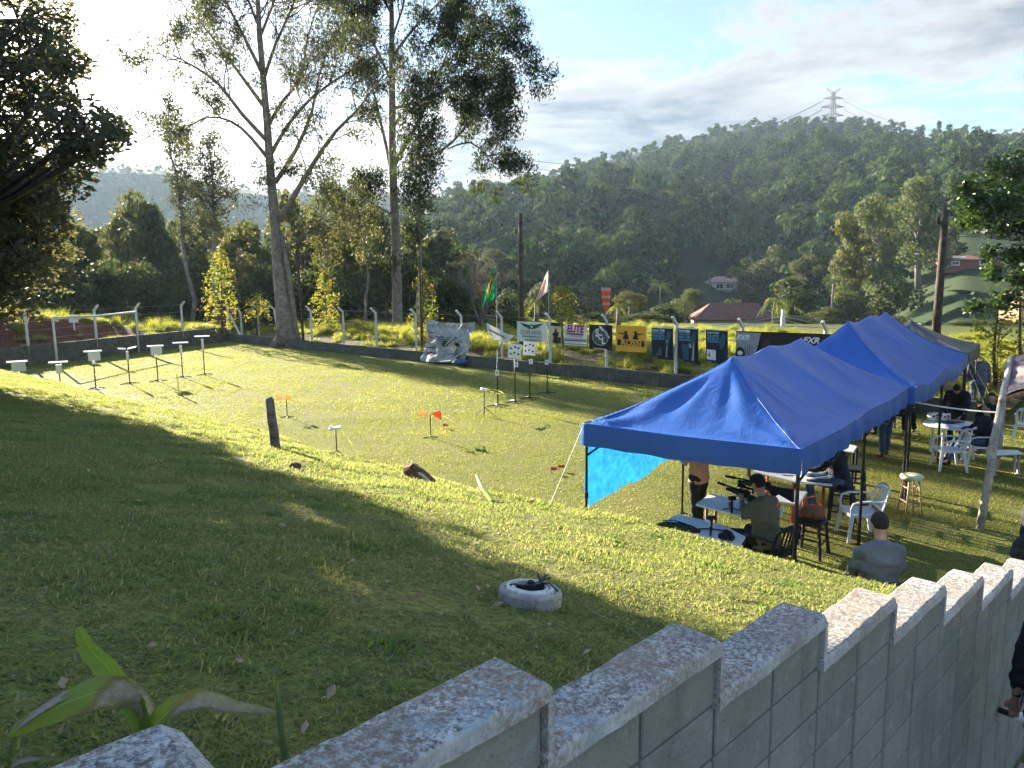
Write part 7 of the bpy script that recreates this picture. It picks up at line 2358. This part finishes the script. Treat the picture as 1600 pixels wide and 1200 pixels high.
for a in (.2, 2.4, 4.4):
    m = MB(); m.bar((0, 0, .05), (.13 * math.cos(a), .13 * math.sin(a), .012), .02, .014); m.build('leg', M_black, r)
c = G(1141, 792, TZ); m = MB(); m.tube([(0, 0, 0), (0, 0, .07)], .028, 10); tag(m.build('red_tin', M_red, None, loc=c), 'small red tin on the second white table by the hand', 'tin')
c = G(1255, 735, TZ); 
m = MB()
for i in range(6): m.ball((rr.uniform(-.2, .2), rr.uniform(-.06, .06), .03), (.09, .05, .035), 8, 5)
tag(m.build('white_cloths', M_paper, None, loc=G(1210, 735, TZ)), 'white cloths heaped on the red-legged table under the tent edge', 'cloth')
m = MB(); m.ball((0, 0, .03), (.04, .03, .03), 8, 5); m.bar((-.08, 0, .03), (.1, .03, .04), .02); tag(m.build('red_case', M_red, None, loc=G(1207, 732, TZ + .06)), 'small dark red case on the white cloths', 'case')
c = Vector((4.35, 10.35, .53)); M_bagb = mat('brown_leather', (.22, .075, .035), .55, var=.3, scale=9, bump=.3)
r = thing('shoulder_bag', 'brown and orange shoulder bag on the dark stool by the tent leg', 'bag', c)
m = MB(); m.ball((0, 0, .10), (.20, .12, .12), 14, 9); m.build('body', M_bagb, r, smooth=True)
m = MB(); m.tube([(-.15, 0, .16), (-.08, .02, .32), (.05, .02, .34), (.15, 0, .16)], .012, 6); m.build('strap', mat('orange_strap', (.55, .14, .05), .6), r)
c = G(1273, 738, TZ); m = MB(); m.tube([(0, 0, 0), (0, 0, .12)], [.06, .075], 12); m.ball((0, 0, .13), (.075, .075, .03), 12, 5); tag(m.build('dark_pot', M_stock, None, loc=c), 'rounded dark container at the right end of the red-legged table', 'container')
# white wall fittings by the stairs
r = thing('pipe_fitting', 'white cap of a pipe fitting low on the far end of the stepped wall', 'pipe', SN(5.92, 1.02, 0))
wz = W(1588, 1118, SN(5.92, 1.02).y).z
m = MB(); m.tube([(0, 0, wz), SN(0, -.10, wz)], [.038, .036], 12); m.build('cap', M_white, r); m = MB(); m.tube([(0, 0, wz), SN(0, .1, wz)], .022, 8); m.build('stub', M_black, r)
r = thing('pipe_fitting', 'smaller white cap at the picture edge above the first pipe cap', 'pipe', SN(6.15, 1.02, 0))
m = MB(); m.tube([(0, 0, wz + .22), SN(0, -.10, wz + .22)], [.034, .032], 12); m.build('cap', M_white, r)
m = MB(); m.tube([SN(0, -.02, wz + .22), SN(-.24, -.02, wz + .02)], .008, 5); m.build('cable', M_black, r)
# ================================================================== PEOPLE
M_skin = mat('skin', (.42, .24, .17), .55, var=.06, spec=.4)
M_hair = mat('dark_hair', (.018, .013, .011), .7, var=.3, scale=30, bump=.5, bscale=120)
M_hairg = mat('grey_hair', (.34, .33, .32), .7, var=.3, scale=30, bump=.5, bscale=120)
M_jeans = mat('blue_jeans', (.045, .075, .13), .85, var=.22, scale=6, bump=.2)
M_shoe = mat('dark_shoe', (.03, .025, .022), .6, var=.2)
M_boot = mat('brown_boot', (.11, .05, .03), .7, var=.2)
M_eye = mat('eye_dark', (.02, .015, .01), .3)

def remesh(mb, name, material, parent, vox=.016, smooth_it=6, fold=0.0, seed=0):
    me = mb.mesh('tmp')
    o = bpy.data.objects.new('tmp', me); COL.objects.link(o)
    md = o.modifiers.new('r', 'REMESH'); md.mode = 'VOXEL'; md.voxel_size = vox; md.use_smooth_shade = True
    sm = o.modifiers.new('s', 'SMOOTH'); sm.iterations = smooth_it; sm.factor = .5
    dg = bpy.context.evaluated_depsgraph_get(); dg.update()
    ev = bpy.data.meshes.new_from_object(o.evaluated_get(dg))
    bpy.data.objects.remove(o); bpy.data.meshes.remove(me)
    n = len(ev.vertices)
    if fold and n:
        co = np.empty(n * 3, np.float32); ev.vertices.foreach_get('co', co); co = co.reshape(-1, 3)
        no = np.empty(n * 3, np.float32); ev.vertices.foreach_get('normal', no); no = no.reshape(-1, 3)
        d = np.array([mnoise.noise(Vector((p[0] * 5, p[1] * 5, p[2] * 11 + seed))) + .5 * mnoise.noise(Vector((p[0] * 14, p[1] * 14, p[2] * 26 + seed))) for p in co])
        co = co + no * (d * fold)[:, None]
        ev.vertices.foreach_set('co', co.ravel().astype(np.float32))
    ev.name = name
    ev.materials.clear()
    return finish(ev, name, material, parent)

def lerp3(a, b, t): return Vector(a).lerp(Vector(b), t)
def person(label, loc, yaw, pose, shirt, trousers, hair=None, hat=None, scale=1.0, sleeve=1.0, shoes=None, coat=False, hood=False, build_=1.0, vox=.017, group=None, hand=True):
    """pose: joints in the person's frame, x to their left... +Y is where they face"""
    r = thing('person', label, 'person', loc, yaw, group); r.scale = (scale,) * 3
    J = {k: Vector(v) for k, v in pose.items()}
    pel, che, nk, hd = J['pelvis'], J['chest'], J['neck'], J['head']
    up = (che - pel).normalized(); hup = (hd - nk).normalized()
    sh = {s: J['sh' + s] for s in 'LR'}
    def ell(mb, a, b, ra, rb, n=12, sq=.68, side=Vector((1, 0, 0))):
        """tapered elliptical tube, wide across the body"""
        d = (b - a).normalized(); A = (side - d * side.dot(d)).normalized(); B = d.cross(A); vs = []; m = 6
        for i in range(m + 1):
            t = i / m; c = a.lerp(b, t); q = ra + (rb - ra) * t
            for j in range(n):
                an = 2 * math.pi * j / n; vs.append(c + A * math.cos(an) * q + B * math.sin(an) * q * sq)
        mb.add(vs, [(i * n + j, i * n + (j + 1) % n, (i + 1) * n + (j + 1) % n, (i + 1) * n + j) for i in range(m) for j in range(n)] + [tuple(reversed(range(n))), tuple(range(m * n, (m + 1) * n))])
    hipw = .095
    hp = {'L': pel + Vector((hipw, 0, -.02)), 'R': pel + Vector((-hipw, 0, -.02))}
    k_ = build_
    # ---- body (one continuous skin)
    b = MB()
    fwd = Vector((0, 1, 0)); lean = (hd - nk).normalized()
    Mh = Vector((0, 0, 1)).rotation_difference(lean).to_matrix()
    b.ball(hd, (.076, .095, .115), 16, 12, Mh)                                   # skull
    b.ball(hd + Mh @ Vector((0, .028, -.055)), (.055, .062, .062), 12, 8, Mh)      # jaw
    b.ball(hd + Mh @ Vector((0, .103, -.012)), (.013, .018, .024), 8, 6, Mh)       # nose
    for s_ in (-1, 1): b.ball(hd + Mh @ Vector((s_ * .079, -.005, -.005)), (.012, .022, .034), 8, 6, Mh)   # ears
    for s_ in (-1, 1): b.ball(hd + Mh @ Vector((s_ * .03, .085, .028)), (.022, .012, .008), 6, 4, Mh)       # brow
    b.ball(hd + Mh @ Vector((0, .088, -.062)), (.026, .010, .010), 8, 5, Mh)       # mouth
    b.tube([nk - up * .03, nk.lerp(hd, .5)], [.062, .055], 10)
    ell(b, pel - up * .06, pel.lerp(che, .5), .15 * k_, .135 * k_); ell(b, pel.lerp(che, .45), che, .135 * k_, .165 * k_); ell(b, che, nk - up * .02, .165 * k_, .07)
    for s_ in 'LR':
        e, w = J['el' + s_], J['wr' + s_]
        b.tube([sh[s_], sh[s_].lerp(e, .5), e, e.lerp(w, .4), w], [.052, .047, .038, .038, .026], 10)
        kn, an = J['kn' + s_], J['an' + s_]
        b.tube([hp[s_], hp[s_].lerp(kn, .5), kn, kn.lerp(an, .35), an], [.088, .074, .052, .053, .036], 10)
        f = Vector(pose.get('toe' + s_, an + Vector((0, .16, -.05))))
        b.tube([an, an.lerp(f, .5) + Vector((0, 0, -.01)), f], [.038, .036, .028], 8)
        # hand: palm, four unequal curled fingers and a thumb from the palm's side
        d = (w - e).normalized(); sd = d.cross(Vector((0, 0, 1)));
        if sd.length < .2: sd = d.cross(Vector((0, 1, 0)))
        sd.normalize(); dn = d.cross(sd).normalized()
        if dn.z > 0: dn = -dn
        c = w + d * .045
        b.tube([w, w + d * .05, w + d * .085], [.024, .034, .030], 8, sq=.5)
        if hand:
            for i, (o_, ln) in enumerate(((-.027, .062), (-.009, .074), (.009, .068), (.026, .052))):
                p0 = w + d * .075 + sd * o_; p1 = p0 + d * ln * .55 + dn * .012; p2 = p1 + d * ln * .3 + dn * ln * .4
                b.tube([p0, p1, p2], [.0105, .0095, .008], 6)
            p0 = w + d * .03 - sd * .026; b.tube([p0, p0 - sd * .028 + d * .022 + dn * .006, p0 - sd * .03 + d * .05 + dn * .014], [.013, .011, .009], 6)
    body = remesh(b, 'body', M_skin, r, .0125 if hand else .016, 3)
    for s_ in (-1, 1):
        m = MB(); m.ball(hd + Mh @ Vector((s_ * .03, .0895, .012)), (.011, .006, .007), 8, 5, Mh); m.build('eye', M_eye, r)
    # ---- clothing
    b = MB(); g = .016
    ell(b, pel - up * (.13 if not coat else .30), pel + up * .05, (.172 if not coat else .21) * k_, .165 * k_, sq=.74); ell(b, pel, pel.lerp(che, .55), .163 * k_, .158 * k_, sq=.76); ell(b, pel.lerp(che, .5), che, .158 * k_, .185 * k_, sq=.70); ell(b, che, nk - up * .005, .185 * k_, .085, sq=.72)
    b.tube([nk - up * .03, nk + up * .015], [.085, .072], 10)
    for s_ in 'LR':
        e, w = J['el' + s_], J['wr' + s_]
        b.ball(sh[s_] - up * .015, (.058 * k_, .062, .062), 10, 8)
        b.tube([nk - up * .06, nk.lerp(sh[s_], .55) - up * .035, sh[s_] - up * .012], [.075, .074, .066], 10); b.tube([che, sh[s_] - up * .06], [.10, .072], 10)
        if sleeve >= 1: b.tube([sh[s_], sh[s_].lerp(e, .5), e, e.lerp(w, .5), e.lerp(w, .93)], [.062 * k_, .060 * k_, .054, .048, .040], 10)
        else: b.tube([sh[s_], sh[s_].lerp(e, .5), sh[s_].lerp(e, .85)], [.072 * k_, .068 * k_, .064], 10)
    if hood:
        b.ball(hd + Vector((0, -.02, .015)), (.115, .125, .145), 14, 10, Mh); b.tube([nk - up * .04, nk.lerp(hd, .6)], [.12, .11], 12)
    remesh(b, 'coat' if coat else 'shirt', shirt, r, vox, 9, .020, loc[0])
    if trousers is not None:
        b = MB(); ell(b, pel - up * .07, pel + up * .03, .165 * k_, .158 * k_, sq=.74)
        for s_ in 'LR':
            kn, an = J['kn' + s_], J['an' + s_]
            b.tube([hp[s_], hp[s_].lerp(kn, .5), kn, kn.lerp(an, .5), kn.lerp(an, .93)], [.102 * k_, .090, .070, .064, .058], 10)
        remesh(b, 'trousers', trousers, r, vox, 4, .014, loc[1])
    for s_ in 'LR':
        an = J['an' + s_]; f = Vector(pose.get('toe' + s_, an + Vector((0, .17, -.05))))
        b = MB(); d = (f - an); d.z = 0; d.normalize() if d.length else None
        b.tube([an + Vector((0, 0, .02)), an + Vector((0, 0, -.03))], [.046, .050], 10)
        b.ball(an.lerp(f, .55) + Vector((0, 0, -.03)), (.047, .13, .036), 12, 8, Matrix.Rotation(math.atan2(-d.x, d.y), 3, 'Z'))
        remesh(b, 'shoe', shoes or M_shoe, r, .014, 2)
    if hat == 'cap':
        b = MB(); b.ball(hd + Mh @ Vector((0, -.004, .045)), (.088, .107, .088), 16, 10, Mh); b.ball(hd + Mh @ Vector((0, .115, .035)), (.062, .06, .012), 12, 6, Mh)
        b.build('cap', M_blackcloth, r, smooth=True)
    elif hat == 'widehat':
        b = MB(); b.ball(hd + Mh @ Vector((0, -.004, .05)), (.09, .108, .085), 16, 10, Mh); b.lathe(hd + Vector((0, 0, .04)), [(.09, .012), (.15, -.004), (.155, -.01), (.09, .0)], 20)
        b.build('hat', M_blackcloth, r, smooth=True)
    if not hood:
        b = MB(); b.ball(hd + Mh @ Vector((0, -.014, .022 if not hat else .0)), (.0825, .096, .108 if not hat else .085), 16, 12, Mh)
        # cut the hair away from the face
        keep = []; rr_ = random.Random(1)
        q0 = Vector(hd)
        b.v = [tuple(Vector(v) if (Mh.transposed() @ (Vector(v) - q0)).y < .045 or (Mh.transposed() @ (Vector(v) - q0)).z > .06 else q0 + (Vector(v) - q0) * .86) for v in b.v]
        b.build('hair', hair or M_hair, r, smooth=True)
    return r

def stand_pose(lean=.0, armL=None, armR=None, step=.06, head_dn=.0):
    s, c = math.sin(lean), math.cos(lean)
    P = lambda x, z: (x, (z - .93) * s, .93 + (z - .93) * c)
    d = dict(pelvis=(0, 0, .95), chest=P(0, 1.27), neck=P(0, 1.47), head=(0, P(0, 1.62)[1] + .02 + head_dn * .10, P(0, 1.62)[2] - head_dn * .05),
             shL=P(.185, 1.41), shR=P(-.185, 1.41), knL=(.11, step * .6 + .01, .50), knR=(-.11, -step * .4 + .01, .50), anL=(.12, step, .08), anR=(-.12, -step, .08),
             toeL=(.13, step + .17, .03), toeR=(-.13, -step + .17, .03))
    d['elL'] = armL[0] if armL else (.25, P(0, 1.1)[1] + .0, P(0, 1.12)[2]); d['wrL'] = armL[1] if armL else (.27, P(0, .9)[1] + .08, P(0, .88)[2])
    d['elR'] = armR[0] if armR else (-.25, P(0, 1.1)[1] + .0, P(0, 1.12)[2]); d['wrR'] = armR[1] if armR else (-.27, P(0, .9)[1] + .08, P(0, .88)[2])
    return d
def sit_pose(seat=.45, lean=.1, armL=None, armR=None, head_dn=0.0, spread=.12, feet=.45):
    s, c = math.sin(lean), math.cos(lean); z0 = seat + .09
    P = lambda x, h: (x, h * s, z0 + h * c)
    hx = P(0, .69)
    d = dict(pelvis=(0, 0, z0), chest=P(0, .33), neck=P(0, .53), head=(0, hx[1] + .02 + head_dn * .1, hx[2] - head_dn * .05), shL=P(.172, .455), shR=P(-.172, .455),
             knL=(.10 + spread * .4, .43, seat + .06), knR=(-.10 - spread * .4, .43, seat + .06), anL=(.10 + spread * .5, feet, .08), anR=(-.10 - spread * .5, feet, .08),
             toeL=(.12 + spread * .5, feet + .17, .03), toeR=(-.12 - spread * .5, feet + .17, .03))
    d['elL'] = armL[0] if armL else (.25, .14, z0 + .23); d['wrL'] = armL[1] if armL else (.18, .36, z0 + .16)
    d['elR'] = armR[0] if armR else (-.25, .14, z0 + .23); d['wrR'] = armR[1] if armR else (-.18, .36, z0 + .16)
    return d
def yaw_to(dx, dy): return math.atan2(-dx, dy)
M_olive = mat('olive_shirt', (.135, .12, .075), .85, var=.12, scale=4, bump=.15)
M_oran = mat('salmon_shirt', (.60, .30, .16), .8, var=.08, scale=4, trans=.1)
M_navy = mat('navy_jacket', (.010, .012, .022), .8, var=.2)
M_bluegrey = mat('bluegrey_shirt', (.115, .135, .155), .85, var=.12, scale=5, bump=.15)
M_plaid = mat('plaid_shirt', (.16, .18, .22), .85, var=.4, scale=22, col2=(.04, .045, .07), thr=(.46, .54))
M_blackt = mat('black_trousers', (.018, .019, .024), .85, var=.2)
person('man in olive shirt and black cap seated at the second white table, aiming a rifle', (3.40, 9.5, 0), yaw_to(-.5, .86),
       sit_pose(.45, .16, armL=((.28, .22, .80), (.14, .50, .90)), armR=((-.30, .10, .84), (-.12, .32, .98)), head_dn=.4), M_olive, M_blackt, hat='cap', build_=1.25, scale=1.06)
person('person in salmon shirt and dark trousers standing under the tent, head hidden by its skirt', (2.95, 11.35, 0), yaw_to(-.6, .8),
       stand_pose(.04, armL=((.30, .05, 1.15), (.20, .26, 1.22)), armR=((-.28, .05, 1.15), (-.15, .28, 1.2))), M_oran, M_blackt, build_=1.15, sleeve=.5, hat='cap')
person('person in navy jacket and jeans seated on a dark high stool at the red-legged table', (5.32, 11.62, 0), yaw_to(-.9, .35),
       sit_pose(.62, .22, armL=((.27, .25, .93), (.16, .50, .86)), armR=((-.27, .25, .93), (-.16, .50, .86)), head_dn=.6, feet=.36), M_navy, M_jeans, build_=1.25, scale=1.08)
person('person in jeans and brown boots standing behind the right side of the nearest tent', (8.38, 16.2, 0), yaw_to(-.3, .9), stand_pose(.02), M_navy, M_jeans, shoes=M_boot, build_=1.2, hand=False)
person('man in black jacket bending over the round table to write', (10.42, 16.95, 0), yaw_to(-.55, -.75),
       stand_pose(.55, armL=((.25, .50, 1.02), (.10, .72, .80)), armR=((-.25, .50, 1.02), (-.08, .74, .80)), head_dn=1.2), M_blackcloth, M_blackt, build_=1.15)
person('dark-shirted man seated at the right of the round table facing the camera', (11.05, 16.7, 0), yaw_to(-.55, -.6), sit_pose(.45, .12), M_navy, M_jeans, build_=1.05)
person('person in dark jacket and jeans lounging in a white chair behind the shelter post', (10.0, 15.35, 0), yaw_to(-.92, .3), sit_pose(.45, -.12, feet=.62), M_navy, M_jeans, build_=1.1)
person('person in plaid shirt standing beyond the grey tent leg', (13.45, 21.0, 0), yaw_to(.3, .9), stand_pose(.18, head_dn=1.5), M_plaid, M_jeans, build_=1.25, scale=1.05, hand=False)
person('person in black standing under the second tent behind the round table', (9.35, 18.6, 0), yaw_to(-.6, .7), stand_pose(.03), M_blackcloth, M_blackt, hand=False)
person('person in black coat standing under the second tent nearer its left legs', (8.2, 18.2, 0), yaw_to(-.5, .7), stand_pose(.05), M_blackcloth, M_blackt, hand=False, build_=1.1)
person('person in black seated under the second tent beside the dark tables', (10.0, 18.9, 0), yaw_to(.3, -.9), sit_pose(.45, .2), M_blackcloth, M_blackt, hand=False)
person('man in blue-grey shirt with short dark hair seated seen from behind beyond the bank', (3.84, 7.32, ground_at(3.84, 7.32) - .10), yaw_to(.05, .99), sit_pose(.45, .12, armL=((.225, .13, .74), (.12, .34, .62)), armR=((-.225, .13, .74), (-.12, .34, .62)), head_dn=.2), M_bluegrey, M_jeans, build_=1.15, scale=1.06)
person('person in black hooded coat standing at the right edge beyond the wall', (5.18, 6.95, 0), yaw_to(-.3, .9), stand_pose(.10), M_blackcloth, M_blackt, coat=True, hood=True, build_=1.25, scale=1.02)
pz = stair_z(5.0) - .02
person('person in black jacket with grey hair on the stairs, cut by the right picture edge', SN(5.02, .62, pz), yaw_to(.72, .69), stand_pose(.08, armL=((.36, -.02, 1.13), (.30, .10, .88))), M_blackcloth, M_blackt, hair=M_hairg, build_=1.2, scale=.97)
# dark tables under the second tent
table_poly('bench_table', 'dark cloth-covered table under the second blue tent', [(8.9, 19.4), (9.9, 18.7), (10.3, 19.2), (9.3, 19.9)], .74, M_black, topm=M_blackcloth)
m = MB(); m.ball((0, 0, .05), (.10, .06, .05), 8, 5); m.box((.3, 0, .04), (.16, .1, .08)); tag(m.build('white_packets', M_paper, None, loc=Vector((9.6, 19.1, .745))), 'small white packets on the dark table under the second tent', 'packet')
